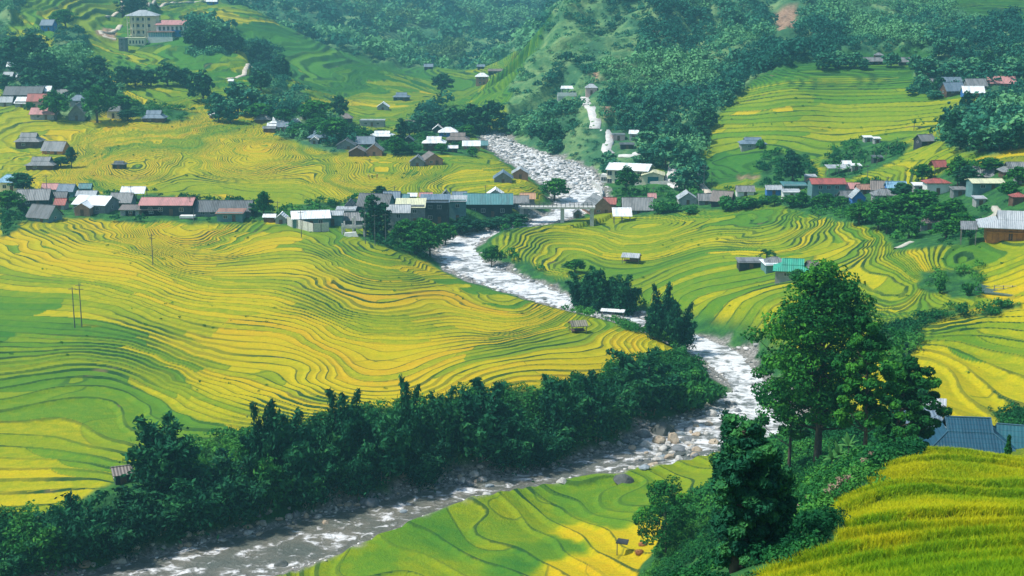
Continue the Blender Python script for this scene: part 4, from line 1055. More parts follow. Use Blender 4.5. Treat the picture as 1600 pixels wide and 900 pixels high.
    if wall != 'none':
        fl = max(1, floors); fh = h / fl
        nw = wins if wins is not None else max(1, int(L / 3.2))
        for f in range(fl):
            zb_ = z0 + f * fh + fh * .36
            ww = min(1.3, L / (nw + 1) * .55); wh = min(1.2, fh * .42)
            for i in range(nw):
                xx = x0 + L * (i + 1) / (nw + 1)
                if f == 0 and door and i == nw // 2 and nw > 0 : continue
                make_window(r, xx, y0, zb_, ww, wh, 'f')
            if abs(yaw) > .12: make_window(r, x1 if yaw < 0 else x0, 0, zb_, .9, wh, 'r' if yaw < 0 else 'l')
        if door:
            nwp = max(1, nw); xx = x0 + L * (nwp // 2 + 1) / (nwp + 1)
            MB().box(xx - .5, xx + .5, y0 - .05, y0 - .003, z0, z0 + min(2.0, fh * .8)).build('door', DOORM, r)
        if open_front:
            MB().box(x0 + .4, x1 - .4, y0 - .02, y0 - .004, z0 + .9, zt - .2).build('opening', wallm('dark'), r)
    return r

def house_px(xl, xr, ytop, yeave, ybase, kind, roof, wall, label, yaw=0, **k):
    """sized from its outline in the photograph, standing on the ground seen under its front"""
    xc = (xl + xr) / 2; ymin = k.pop('ymin', 0)
    p = gp(xc, ybase, ymin); m = mpp(p)
    tot = (xr - xl) * m; el = math.atan2(CZ - p[2], p[1])
    over = k.pop('over', min(.6, tot * .07))
    h = max(1.6, (ybase - yeave) * m / math.cos(el)) ; rp = (yeave - ytop) * m
    if kind == 'frontgable':
        L = max(2, tot - 2 * over); D = k.pop('D', max(3.5, L * 1.15)); rise = max(.7, rp / math.cos(el))
    else:
        D = k.pop('D', min(8.0, max(3.2, tot * .62)))
        go = .4 if kind == 'gable' else over
        L = max(2, (tot - 2 * go - D * abs(math.sin(yaw))) / max(.5, math.cos(yaw)))
        run = (D / 2 if kind != 'mono' else D) 
        rise = max(.6 if kind != 'mono' else .35, (rp - run * math.sin(el) * .9) / math.cos(el))
        rise = min(rise, run * .95)
    off = Vector((math.sin(-yaw) * -D / 2, math.cos(yaw) * D / 2, 0))
    loc = p + Vector((0, D / 2, 0))
    under = k.get('under', 0)
    if under: h = max(1.4, h - under)
    k.setdefault('floors', max(1, round(h / 3.3)))
    return house(loc, L, D, h, rise, kind, roof, wall, yaw, label, over=over, base=2.2, **k)
# ================================================================== houses, measured on the photograph
GV = 'houses of the village'
HS = [
 # hamlet at upper left
 (10, 29, 98, 104, 110, 'gable', 'white', 'cement', 'white roofed house highest at the left edge under dark trees', 0),
 (24, 42, 113, 120, 126, 'gable', 'white', 'cement', 'small white roofed house just below the highest white roof', .1),
 (4, 22, 113, 119, 127, 'gable', 'pale', 'cement', 'grey roofed house left of the small white roof at the wooded edge', -.1),
 (5, 66, 136, 148, 156, 'gable', 'dark', 'dark', 'very long dark roofed hall behind the red roofs', 0),
 (54, 80, 135, 142, 150, 'gable', 'white', 'cement', 'pale roofed shed behind the right end of the long dark hall', 0),
 (88, 107, 140, 146, 153, 'gable', 'tile', 'cement', 'grey roofed house half hidden by trees right of the red roofs', 0),
 (22, 46, 152, 162, 168, 'mono', 'white', 'cement', 'white lean-to roof beside the tall red roofed house', 0),
 (-4, 20, 151, 159, 167, 'gable', 'pale', 'cement', 'pale grey shed at the left edge beside the white lean-to', 0),
 (42, 73, 147, 157, 172, 'gable', 'red', 'pinkw', 'two storey house with a deep red roof over pale pink walls', 0),
 (46, 86, 169, 178, 188, 'gable', 'pink', 'cement', 'low pink roofed house with a columned front below the red roof', 0),
 (108, 135, 147, 158, 168, 'hip', 'slate', 'cement', 'blue grey hipped roof between two big trees of the hamlet', 0),
 (104, 133, 164, 179, 189, 'frontgable', 'tile', 'grey', 'grey gabled house with white awning beneath the blue grey hip roof', .1),
 (166, 188, 163, 173, 185, 'gable', 'dark', 'cream', 'house with cream wall half hidden right of the round hamlet tree', 0),
 (220, 258, 175, 187, 191, 'tay', 'slate', 'wood', 'pale blue grey pyramid roofed house alone at the field edge', 0),
 (326, 337, 178, 182, 186, 'gable', 'white', 'cement', 'tiny white roofed hut beside the bushy tree above the fields', 0),
 (22, 64, 208, 222, 232, 'tay', 'tile', 'wood', 'wide timber house with grey hipped roof above the yellow field', 0),
 (63, 105, 222, 235, 242, 'gable', 'tile', 'orange', 'timber house with orange gable wall right of the hipped timber house', -.18),
 (38, 86, 249, 262, 266, 'tay', 'tile', 'wood', 'grey roofed house sunk in the yellow rice below the two timber houses', 0),
 (174, 196, 256, 261, 264, 'tay', 'dark', 'dark', 'small dark hut alone in the rice right of the sunken house', 0),
 # left end of the village strip
 (-6, 32, 273, 285, 300, 'hip', 'blue', 'cream', 'light blue roofed two storey house at the left edge', 0),
 (22, 77, 296, 311, 323, 'gable', 'tile', 'dark', 'long mottled grey roofed barn right of the blue roofed house', .1),
 (64, 92, 287, 295, 303, 'gable', 'pink', 'cement', 'faded pink roofed house behind the mottled grey barn', 0),
 (88, 119, 288, 298, 308, 'gable', 'slate', 'teal', 'slate blue roofed house behind the small red roof', -.15),
 (122, 143, 287, 294, 303, 'gable', 'teal', 'teal', 'teal roofed shed farthest back of the left strip', 0),
 (82, 105, 301, 309, 316, 'gable', 'dark', 'dark', 'dark green roofed shed between the barn and the small red roof', 0),
 (118, 151, 299, 306, 315, 'gable', 'pale', 'grey', 'grey sheet roofed shed behind the big white roof', 0),
 (83, 105, 310, 320, 328, 'gable', 'red', 'cement', 'small red roofed house left of the big white roof', -.12),
 (111, 179, 306, 319, 334, 'gable', 'white', 'grey', 'big white roofed workshop with grey gable wall', -.25),
 (115, 142, 318, 325, 338, 'frontgable', 'white', 'brick', 'small brown brick hut with a white roof and one window', 0),
 (38, 92, 322, 340, 347, 'gable', 'dark', 'teal', 'dark roofed house with teal wall standing in the yellow rice', -.35),
 (170, 209, 298, 315, 323, 'gable', 'tile', 'grey', 'grey tiled house behind the brown lean-to', -.1),
 (188, 227, 292, 301, 316, 'gable', 'white', 'none', 'open white roof on tall posts above the grey tiled house', 0),
 (217, 302, 309, 320, 337, 'gable', 'pink', 'dark', 'long faded red roofed open hall in the strip', 0),
 (186, 255, 321, 328, 338, 'gable', 'brown', 'cement', 'long low brown roofed shed in front of the faded red hall', 0),
 (195, 213, 327, 332, 338, 'mono', 'white', 'cement', 'small white lean-to in front of the long brown shed', 0),
 (300, 393, 314, 330, 339, 'gable', 'dark', 'grey', 'long dark grey barn right of the faded red hall', 0),
 (336, 382, 327, 334, 347, 'mono', 'rust', 'teal', 'open shed with rusty patched roof in front of the dark barn', 0),
 (410, 431, 337, 341, 348, 'gable', 'white', 'wood', 'low white roofed hut right of the leafy tree on the strip', 0),
 (429, 449, 335, 342, 350, 'frontgable', 'white', 'cement', 'small white gabled hut against the white roofed hall', 0),
 (448, 517, 330, 341, 356, 'gable', 'white', 'teal', 'large white roofed hall with teal gable behind a pale board fence', .2),
 (503, 537, 330, 336, 353, 'gable', 'pale', 'teal', 'teal walled building joined to the white roofed hall', 0),
 (537, 571, 333, 344, 352, 'gable', 'tile', 'grey', 'brown grey roofed house behind the white concrete frame', 0),
 (534, 558, 316, 327, 334, 'frontgable', 'dark', 'grey', 'dark gabled house behind the brown grey roof', 0),
 (524, 556, 325, 331, 337, 'mono', 'pale', 'grey', 'pale lean-to roof in front of the dark gabled house', 0),
 (556, 616, 303, 321, 333, 'gable', 'dark', 'teal', 'big dark grey roofed house behind the pair of tall trees', -.2),
 (598, 626, 297, 309, 322, 'gable', 'slate', 'blue', 'blue walled house behind the big dark grey roof', 0),
 # block over the river
 (604, 642, 320, 331, 362, 'gable', 'pale', 'grey', 'tall grey house leftmost of the riverside block', 0),
 (608, 640, 304, 312, 322, 'gable', 'teal', 'teal', 'teal roofed house behind the pale yellow roof', 0),
 (616, 666, 311, 325, 352, 'mono', 'cream', 'grey', 'riverside house under a flat pale yellow roof', 0),
 (655, 704, 305, 317, 350, 'mono', 'slate', 'dark', 'tall dark riverside house with balconies under a blue grey roof', 0),
 (700, 730, 307, 316, 347, 'mono', 'pale', 'teal', 'pale teal riverside house with two white windows', 0),
 (723, 802, 303, 318, 340, 'gable', 'teal', 'dark', 'long teal roofed hall on the bank beside the bridge', 0),
 (686, 706, 299, 308, 316, 'frontgable', 'tile', 'grey', 'small grey gabled roof poking up behind the blue grey roof', 0),
 (706, 730, 300, 306, 314, 'gable', 'slate', 'teal', 'small slate roof just left of the long teal hall', 0),
 (760, 788, 298, 306, 312, 'frontgable', 'white', 'cement', 'white arched roof behind the long teal hall', 0),
 (788, 827, 307, 317, 330, 'gable', 'tile', 'grey', 'grey roofed house at the bridge end of the riverside block', 0),
 (812, 837, 303, 311, 320, 'gable', 'orange', 'grey', 'tawny orange roofed hut at the left end of the bridge', 0),
 (636, 652, 303, 308, 315, 'gable', 'white', 'cement', 'small white roof behind the pale yellow roof', 0),
 (654, 676, 302, 308, 315, 'gable', 'pink', 'brick', 'low faded pink roof behind the blue grey riverside roof', 0),
 # cluster at the river end of the middle field
 (397, 424, 181, 189, 193, 'hip', 'tile', 'wood', 'grey hipped house leftmost of the middle hamlet', 0),
 (420, 449, 184, 193, 200, 'tay', 'white', 'cement', 'largest white roof at the left of the middle hamlet', 0),
 (432, 451, 191, 198, 206, 'gable', 'slate', 'brick', 'slate roofed house against the white roof of the middle hamlet', 0),
 (417, 433, 194, 198, 203, 'gable', 'white', 'cement', 'low white roof left of the slate roof', 0),
 (410, 431, 201, 204, 207, 'gable', 'tile', 'wood', 'low grey roof at the rice edge under the white roofs', 0),
 (466, 480, 178, 183, 187, 'mono', 'white', 'cement', 'upper of two slanting white roofs among trees', .5),
 (456, 469, 188, 193, 197, 'mono', 'white', 'cement', 'lower of two slanting white roofs among trees', .5),
 (478, 498, 196, 203, 208, 'gable', 'brown', 'wood', 'brown roof half buried in trees above the big hipped house', 0),
 (480, 528, 205, 215, 222, 'tay', 'slate', 'wood', 'big dark hipped timber house at the edge of the yellow rice', 0),
 (484, 498, 216, 220, 225, 'frontgable', 'white', 'cement', 'tiny white gabled hut in front of the big hipped house', 0),
 (526, 544, 208, 212, 217, 'gable', 'white', 'cement', 'white roof right of the big hipped house', 0),
 (524, 556, 221, 229, 234, 'frontgable', 'dark', 'grey', 'wide dark gable left of the middle cluster', 0),
 (555, 586, 214, 224, 230, 'gable', 'slate', 'wood', 'slate blue roof left of the white farmhouse', 0),
 (543, 573, 232, 239, 245, 'frontgable', 'brown', 'wood', 'low brown gable nearest the rice in the middle cluster', 0),
 (570, 599, 226, 236, 244, 'frontgable', 'tile', 'brick', 'grey gabled shed right of the low brown gable', 0),
 (526, 551, 177, 185, 191, 'hip', 'brown', 'dark', 'dark hipped roof under the blue green tree at the hill foot', 0),
 (560, 602, 187, 190, 198, 'flat', 'pale', 'cement', 'long unfinished concrete building with small square windows', 0),
 (631, 663, 189, 197, 202, 'gable', 'tile', 'wood', 'grey tiled house beyond the small yellow field', -.1),
 (577, 616, 205, 213, 222, 'tay', 'white', 'wood', 'white roofed farmhouse with dark timber front in the middle cluster', 0),
 (629, 647, 214, 220, 226, 'frontgable', 'dark', 'dark', 'small dark gable between the white farmhouses', 0),
 (675, 693, 197, 203, 208, 'frontgable', 'white', 'dark', 'small white gable behind the blue walled house', 0),
 (684, 716, 199, 207, 214, 'hip', 'white', 'blue', 'white hipped roof over bright blue walls near the river', 0),
 (696, 734, 209, 220, 225, 'tay', 'brown', 'wood', 'thatch brown hipped roof just above the river', 0),
 (659, 697, 218, 228, 236, 'tay', 'white', 'wood', 'white roofed stilt house with outside stairs', 0, dict(under=1.6)),
 (722, 751, 220, 227, 235, 'gable', 'white', 'brick', 'white roof over brick walls nearest the river boulders', 0),
 (749, 763, 219, 227, 233, 'gable', 'teal', 'grey', 'dark teal annex beside the brick walled house', 0),
 (699, 716, 230, 234, 238, 'gable', 'white', 'dark', 'tiny white roofed hut below the thatch brown roof', 0),
 (639, 665, 246, 254, 260, 'frontgable', 'tile', 'grey', 'left one of a pair of weathered barns in the rice', 0),
 (657, 690, 241, 250, 258, 'frontgable', 'brown', 'brick', 'right one of a pair of weathered barns in the rice', .3),
 (770, 802, 273, 282, 286, 'frontgable', 'slate', 'grey', 'low slate gable by the river above the riverside block', 0),
 (799, 827, 264, 271, 280, 'frontgable', 'pale', 'brick', 'pale gabled hut behind the low slate gable', 0),
 (613, 641, 145, 152, 157, 'tay', 'slate', 'dark', 'slate blue hipped house in the far yellow fields', 0),
 (588, 608, 161, 167, 172, 'frontgable', 'white', 'cement', 'white gabled hut below the far slate blue house', 0),
 (662, 677, 100, 104, 108, 'gable', 'slate', 'dark', 'tiny slate roof at the foot of the far wood', 0),
 (742, 764, 114, 120, 133, 'hip', 'white', 'brick', 'tall narrow white roofed house on the far slope', 0),
 (745, 758, 101, 104, 108, 'gable', 'slate', 'dark', 'tiny dark roof above the tall narrow house', 0),
 (762, 786, 108, 111, 115, 'gable', 'brown', 'dark', 'long low brown roof behind the tall narrow house', 0),
 (62, 87, 31, 39, 49, 'gable', 'slate', 'blue', 'dark blue roofed house high among the trees at upper left', -.2),
 (322, 340, -4, 2, 8, 'gable', 'white', 'blue', 'tiny white roof at the top edge of the terraced slope', 0),
 (356, 365, 127, 130, 133, 'gable', 'white', 'cement', 'tiny white hut beside the pale track on the spur', 0),
 # mountain road
 (904, 931, 212, 212, 219, 'flat', 'pale', 'cement', 'x', 0),
 (955, 978, 209, 212, 221, 'flat', 'pale', 'pinkw', 'flat roofed house beside the upper bend of the pale road', 0),
 (982, 1000, 204, 209, 220, 'gable', 'white', 'cement', 'white roofed house behind the tree by the road', -.2),
 (968, 992, 227, 229, 233, 'mono', 'dark', 'dark', 'low dark shed on posts below the flat roofed house', 0),
 (914, 934, 132, 138, 149, 'hip', 'pale', 'pinkw', 'small pagoda roofed house at the top of the mountain road', 0),
 (1156, 1199, 215, 225, 233, 'tay', 'slate', 'cement', 'slate roofed house alone on the terraced hill', 0),
 # right bank by the bridge
 (913, 958, 312, 329, 334, 'frontgable', 'tile', 'brick', 'brown gabled house right beside the bridge', .25),
 (940, 966, 309, 318, 326, 'gable', 'red', 'brick', 'bright red roof behind the brown gabled house', -.2),
 (972, 1023, 305, 328, 334, 'gable', 'tile', 'grey', 'largest grey tiled roof of the right bank', 0),
 (957, 988, 325, 338, 348, 'mono', 'white', 'none', 'open shed with white sheet roof at the green rice edge', 0),
 (1012, 1026, 304, 311, 317, 'gable', 'pink', 'cement', 'little pink roof behind the largest grey roof', 0),
 (895, 910, 330, 335, 341, 'frontgable', 'tile', 'grey', 'tiny gabled hut under the end of the bridge', 0),
 (1059, 1091, 302, 311, 320, 'frontgable', 'pale', 'cement', 'white gabled house with pale roof in the right village', 0),
 (1090, 1118, 302, 313, 320, 'gable', 'tile', 'grey', 'grey roof between the white gable and the wide brown gable', 0),
 (1110, 1152, 298, 313, 322, 'gable', 'brown', 'dark', 'wide brown grey roof with a dark gable end', -.4),
 (1150, 1180, 291, 299, 306, 'gable', 'tile', 'white', 'house with white garden wall left of the blue walled house', 0),
 (1196, 1222, 290, 296, 308, 'gable', 'pale', 'blue', 'pale blue walled house at the left of the red roofs', 0),
 (1222, 1252, 296, 301, 310, 'mono', 'pale', 'white', 'low white walled house right of the blue walled house', 0),
 (1222, 1263, 286, 292, 298, 'mono', 'teal', 'grey', 'long slanting teal roof under the dark pointed tree', 0),
 (1266, 1322, 279, 287, 314, 'gable', 'red', 'teal', 'tall teal walled house under a long red roof', 0),
 (1292, 1268, 0, 0, 0, 'skip', '', '', '', 0),
 (1258, 1276, 274, 278, 284, 'mono', 'pale', 'cement', 'pale lean-to roof behind the tall red roofed house', 0),
 (1313, 1347, 286, 294, 305, 'gable', 'pink', 'cement', 'pink roofed house right of the tall teal wall', -.2),
 (1338, 1364, 291, 298, 304, 'gable', 'rust', 'grey', 'rusty red roof right of the pink roof', 0),
 (1309, 1337, 298, 308, 316, 'gable', 'tile', 'grey', 'grey roof in front of the pink roof', .3),
 (1330, 1354, 298, 309, 318, 'frontgable', 'pale', 'blue', 'grey roofed hut with a vivid blue gable', 0),
 (1360, 1397, 284, 297, 304, 'gable', 'brown', 'grey', 'broad brown grey roof right of the blue gable', -.2),
 (1364, 1402, 296, 306, 314, 'hip', 'tile', 'cement', 'lower grey roof in front of the broad brown grey roof', 0),
 (1385, 1418, 285, 294, 302, 'gable', 'blue', 'blue', 'sky blue roofed house right of the broad brown grey roof', 0),
 (1316, 1331, 254, 259, 264, 'gable', 'white', 'white', 'tiny white hut with one window above the red roofs', 0),
 (1330, 1346, 259, 262, 267, 'mono', 'white', 'cement', 'white lean-to beside the tiny white hut', 0),
 (1292, 1330, 258, 263, 272, 'mono', 'pale', 'none', 'low shade roof on posts left of the tiny white hut', 0),
 (1364, 1380, 247, 250, 254, 'mono', 'dark', 'dark', 'small dark roof at the left tip of the bright terraces', 0),
 (1350, 1364, 216, 219, 222, 'mono', 'white', 'cement', 'left one of two tiny white roofs on the right hill', 0),
 (1366, 1376, 218, 221, 224, 'mono', 'white', 'cement', 'right one of two tiny white roofs on the right hill', 0),
 (1430, 1464, 214, 223, 227, 'gable', 'tile', 'dark', 'long grey roof slanting above the bright terraces', .35),
 # right village edge
 (1453, 1482, 251, 260, 270, 'gable', 'red', 'none', 'small red roof on posts among bushes below the bright terraces', .25),
 (1445, 1486, 280, 287, 306, 'hip', 'red', 'white', 'dark red hipped roof over a white walled house', 0),
 (1428, 1448, 287, 292, 299, 'mono', 'white', 'cement', 'white lean-to left of the dark red hipped roof', 0),
 (1500, 1562, 264, 278, 284, 'gable', 'tile', 'dark', 'wide grey roof with dark gable behind the teal shed', -.3),
 (1517, 1570, 280, 286, 299, 'gable', 'cream', 'teal', 'long teal walled shed with a pale mustard roof', 0),
 (1566, 1612, 255, 270, 278, 'tay', 'tile', 'wood', 'large grey timber house at the right edge', 0),
 (1524, 1541, 310, 313, 321, 'mono', 'pale', 'cement', 'small pale box hut above a yellow terrace', 0),
 (1581, 1606, 304, 310, 318, 'hip', 'red', 'wood', 'small red roof at the right edge of the picture', 0),
 (1488, 1512, 295, 300, 306, 'mono', 'tile', 'grey', 'grey lean-to left of the long teal walled shed', 0),
 (1588, 1612, 273, 279, 286, 'mono', 'white', 'cement', 'white lean-to roof below the large grey timber house', 0),
 (1436, 1468, 342, 348, 359, 'gable', 'brown', 'grey', 'weathered plank shack under the big round tree', 0),
 (1208, 1276, 405, 424, 437, 'tay', 'green', 'cement', 'emerald green roofed farmhouse behind the great tree', -.2),
 (1194, 1229, 404, 412, 420, 'hip', 'tile', 'grey', 'grey roofed house left of the emerald green roof', 0),
 (1152, 1196, 411, 414, 421, 'mono', 'tile', 'dark', 'long low shed leftmost of the green roofed farm', 0),
 (1190, 1240, 412, 417, 424, 'mono', 'white', 'teal', 'white lean-to between the grey roof and the green roof', .1),
 (1258, 1283, 410, 419, 428, 'gable', 'brown', 'grey', 'brown grey annex right of the emerald green roof', .3),
 (1349, 1366, 90, 97, 102, 'gable', 'tile', 'dark', 'leftmost grey barn on top of the terraced hill', 0),
 (1366, 1380, 90, 97, 102, 'gable', 'tile', 'dark', 'middle grey barn on top of the terraced hill', 0),
 (1367, 1381, 83, 87, 93, 'hip', 'tile', 'wood', 'small hipped roof behind the grey barns on the hilltop', 0),
 (1403, 1423, 90, 97, 102, 'gable', 'tile', 'dark', 'rightmost grey barn on top of the terraced hill', 0),
 (1448, 1467, 125, 131, 135, 'gable', 'tile', 'dark', 'small grey roof leftmost of the upper right hamlet', 0),
 (1473, 1504, 121, 128, 134, 'gable', 'slate', 'dark', 'slate roof behind the others in the upper right hamlet', 0),
 (1472, 1509, 129, 142, 150, 'gable', 'slate', 'wood', 'dark slate roofed house left of the blue walled one', .2),
 (1508, 1544, 124, 134, 141, 'gable', 'tile', 'grey', 'mossy grey roof behind the blue walled house', .1),
 (1504, 1541, 135, 144, 152, 'gable', 'white', 'blue', 'white roofed house with deep blue walls in the upper right hamlet', -.1),
 (1543, 1592, 120, 130, 136, 'gable', 'pink', 'brick', 'pale red roofed house rightmost of the upper right hamlet', -.15),
 (1529, 1542, 188, 193, 198, 'gable', 'white', 'cement', 'tiny white roof between two tree clumps on the right hill', 0),
 (165, 209, 738, 750, 757, 'gable', 'brown', 'dark', 'dark weathered hut among bushes at the lower left bank', .4),
]
for h in HS:
    xl, xr, yt, ye, yb, kind, roof, wall, label, yaw = h[:10]
    if kind == 'skip' or label == 'x': continue
    ex = dict(h[10]) if len(h) > 10 else {}
    small = (xr - xl) < 17
    if small: ex.setdefault('wins', 0)
    house_px(xl, xr, yt, ye, yb, kind, roof, wall, label, yaw, group=GV if False else None, **ex)

# ---- village structures that are not houses
def mesh_thing(name, label, cat, loc, rz=0, group=None):
    r = bpy.data.objects.new(name, None); COL.objects.link(r); r.location = loc; r.rotation_euler = (0, 0, rz)
    return tag(r, label, cat, group)

# hotel on the knoll
def hotel():
    p = gp(212, 66); m = mpp(p); s = m
    r = mesh_thing('hotel_building', 'cream four storey hotel block with balconies on the knoll', 'hotel', p + Vector((0, 6, 0)), .06)
    Wd, Hh, D = 44 * s, 40 * s, 11.0
    x0 = -13 * s; x1 = x0 + Wd
    CW = wallm('cream')
    MB().box(x0 + 1.2, x1, -4, -4 + D, -6, Hh).build('wall', CW, r)
    mb = MB()
    for z in range(1, 5): mb.box(x0, x1 * .6, -6, -4.01, z * Hh / 4 - .25, z * Hh / 4)
    mb.build('balcony_slab', flat_mat('cream_trim', (.78, .72, .52), (.66, .6, .44)), r)
    for xx in (x0, x0 + 2.6, x0 + 4.2, x0 + 9.5, x1 * .6 - .5):
        MB().box(xx, xx + .5, -6.1, -5.6, -6, Hh).build('column', CW, r)
    for z in range(4):
        for k in range(4):
            make_window(r, x0 + 2.8 + k * 3.0, -4, z * Hh / 4 + .9, 1.5, 1.7, 'f')
    mb = MB(); zt = Hh + .1
    a, b, c_, d_ = (x0 - 1, -7, zt), (x1 + 1, -7, zt), (x1 + 1, 8, zt), (x0 - 1, 8, zt)
    e, f = (x0 + 6, .5, zt + 3), (x1 - 6, .5, zt + 3)
    mb.slab([a, b, f, e], .2); mb.slab([c_, d_, e, f], .2); mb.slab([b, c_, f], .2); mb.slab([d_, a, e], .2)
    mb.build('roof', roofm('pale'), r)
    p = gp(210, 72); r2 = mesh_thing('hotel_annex', 'low cream annex with small arched windows below the hotel block', 'building', p + Vector((0, 4, 0)), .05)
    L = 30 * mpp(p)
    MB().box(-L / 2, L / 2, -3, 3, -5, 4.2).build('wall', wallm('cream'), r2)
    for k in range(6): make_window(r2, -L / 2 + L * (k + .6) / 6.2, -3, 1.2, .9, 1.8, 'f')
    MB().box(-L / 2 - .3, L / 2 + .3, -3.3, 3.3, 4.2, 4.5).build('roof', roofm('cream'), r2)
    p = gp(191, 80); r3 = mesh_thing('narrow_house', 'narrow blue grey three storey house left of the hotel annex', 'house', p + Vector((0, 3, 0)))
    L = 10 * mpp(p); H = 19 * mpp(p)
    MB().box(-L / 2, L / 2, -3, 3, -4, H).build('wall', wallm('grey'), r3)
    MB().box(-L / 2 - .3, L / 2 + .3, -3.3, 3.3, H, H + .3).build('roof', roofm('dark'), r3)
    for z in range(3): make_window(r3, 0, -3, z * H / 3 + 1, 1.2, 1.3, 'f')
    # red roofed wing
    p = gp(262, 66); m = mpp(p); r4 = mesh_thing('guest_house', 'white guest house with a long red roof and glazed terrace on the knoll', 'guest house', p + Vector((0, 7, 0)), -.05)
    L, H = 62 * m, 26 * m
    MB().box(-L * .35, L * .62, 0, 9, -5, H).build('wall', wallm('white'), r4)
    for k in range(8): make_window(r4, -L * .3 + L * .9 * k / 8.2 + .8, 0, H * .66, 1.3, 2.2, 'f')
    mb = MB(); z = H + .05
    a, b, c_, d_ = (-L * .38, -1.2, z), (L * .66, -1.2, z), (L * .66, 10, z), (-L * .38, 10, z); e, f = (-L * .25, 4.4, z + 2.4), (L * .5, 4.4, z + 2.4)
    mb.slab([a, b, f, e], .2); mb.slab([c_, d_, e, f], .2); mb.slab([b, c_, f], .2); mb.slab([d_, a, e], .2)
    mb.build('roof', roofm('pink'), r4)
    MB().box(-L * .52, L * .12, -5, -.05, -5, H * .30).build('terrace_wall', wallm('white'), r4)
    MB().box(-L * .53, L * .14, -5.3, -.02, H * .56, H * .62).build('terrace_roof', roofm('rust'), r4)
    g_ = MB().box(-L * .5, L * .1, -4.6, -4.5, H * .30, H * .56).build('terrace_glazing', flat_mat('pale_glass', (.25, .42, .45), (.18, .32, .36), rough=.2, bump=0), r4)
    mb = MB()
    for k in range(11):
        xx = -L * .5 + L * .6 * k / 10; mb.box(xx - .12, xx + .12, -4.75, -4.62, H * .30, H * .56)
    mb.build('mullions', FRAME, g_)
    p = gp(277, 58); t_ = tag(MB().box(-2.6, 2.6, -1.5, 1.5, 0, 3.6).build('water_tank', flat_mat('blue_sheet', (.02, .20, .50), (.02, .13, .36)), None), 'bright blue sheeted tank beside the white guest house', 'tank')
    t_.location = p
hotel()

# school by the river bend: cream, two storeys, long pale roof
def school():
    p = gp(985, 296); m = mpp(p); r = mesh_thing('school_building', 'cream two storey school with long pale roof above the river', 'school', p + Vector((0, 7, 0)), -.32)
    L = 72 * m; H = 30 * m; CW = wallm('cream')
    MB().box(-L * .5, L * .42, 0, 9, -4, H * .86).build('wall', CW, r)
    for k in range(5):
        for f in range(2): make_window(r, -L * .44 + k * L * .17, 0, H * (.12 + .42 * f), 1.8, 1.6, 'f')
    mb = MB(); z = H * .86 + .05
    mb.slab([(-L * .52, -1.2, z), (L * .45, -1.2, z), (L * .45, 4.5, z + 1.9), (-L * .52, 4.5, z + 1.9)], .15)
    mb.slab([(L * .45, 10, z), (-L * .52, 10, z), (-L * .52, 4.504, z + 1.9), (L * .45, 4.504, z + 1.9)], .15)
    mb.build('roof', roofm('white'), r)
    MB().box(-L * .66, -L * .503, 1, 8, -4, H * .55).build('side_wing', wallm('white'), r)
    make_window(r, -L * .6, 1, H * .2, 1.6, 1.4, 'f'); make_window(r, -L * .54, 1, H * .2, 1.6, 1.4, 'f')
    p = gp(1022, 287); m = mpp(p); r = mesh_thing('gate_hall', 'cream gabled hall with a big teal door beside the school', 'hall', p + Vector((0, 4, 0)), -.1)
    L = 34 * m; H = 16 * m
    MB().add([(-L / 2, -4, -3), (L / 2, -4, -3), (L / 2, 4, -3), (-L / 2, 4, -3), (-L / 2, -4, H * .8), (L / 2, -4, H * .8), (L / 2, 4, H * .8), (-L / 2, 4, H * .8), (0, -4, H * 1.1), (0, 4, H * 1.1)],
             [(0, 1, 5, 8, 4), (1, 2, 6, 5), (2, 3, 7, 9, 6), (3, 0, 4, 7), (4, 8, 9, 7), (8, 5, 6, 9)]).build('wall', CW, r)
    MB().box(-1.9, 1.9, -4.1, -4.004, 0, H * .62).build('door', flat_mat('teal_door', (.03, .20, .22), (.02, .14, .16)), r)
    mb = MB(); mb.slab([(-L * .55, 4.5, H * .77), (-L * .55, -4.6, H * .77), (0, -4.6, H * 1.12), (0, 4.5, H * 1.12)], .15); mb.slab([(L * .55, -4.6, H * .77), (L * .55, 4.5, H * .77), (.004, 4.5, H * 1.12), (.004, -4.6, H * 1.12)], .15)
    mb.build('roof', roofm('cream'), r)
school()

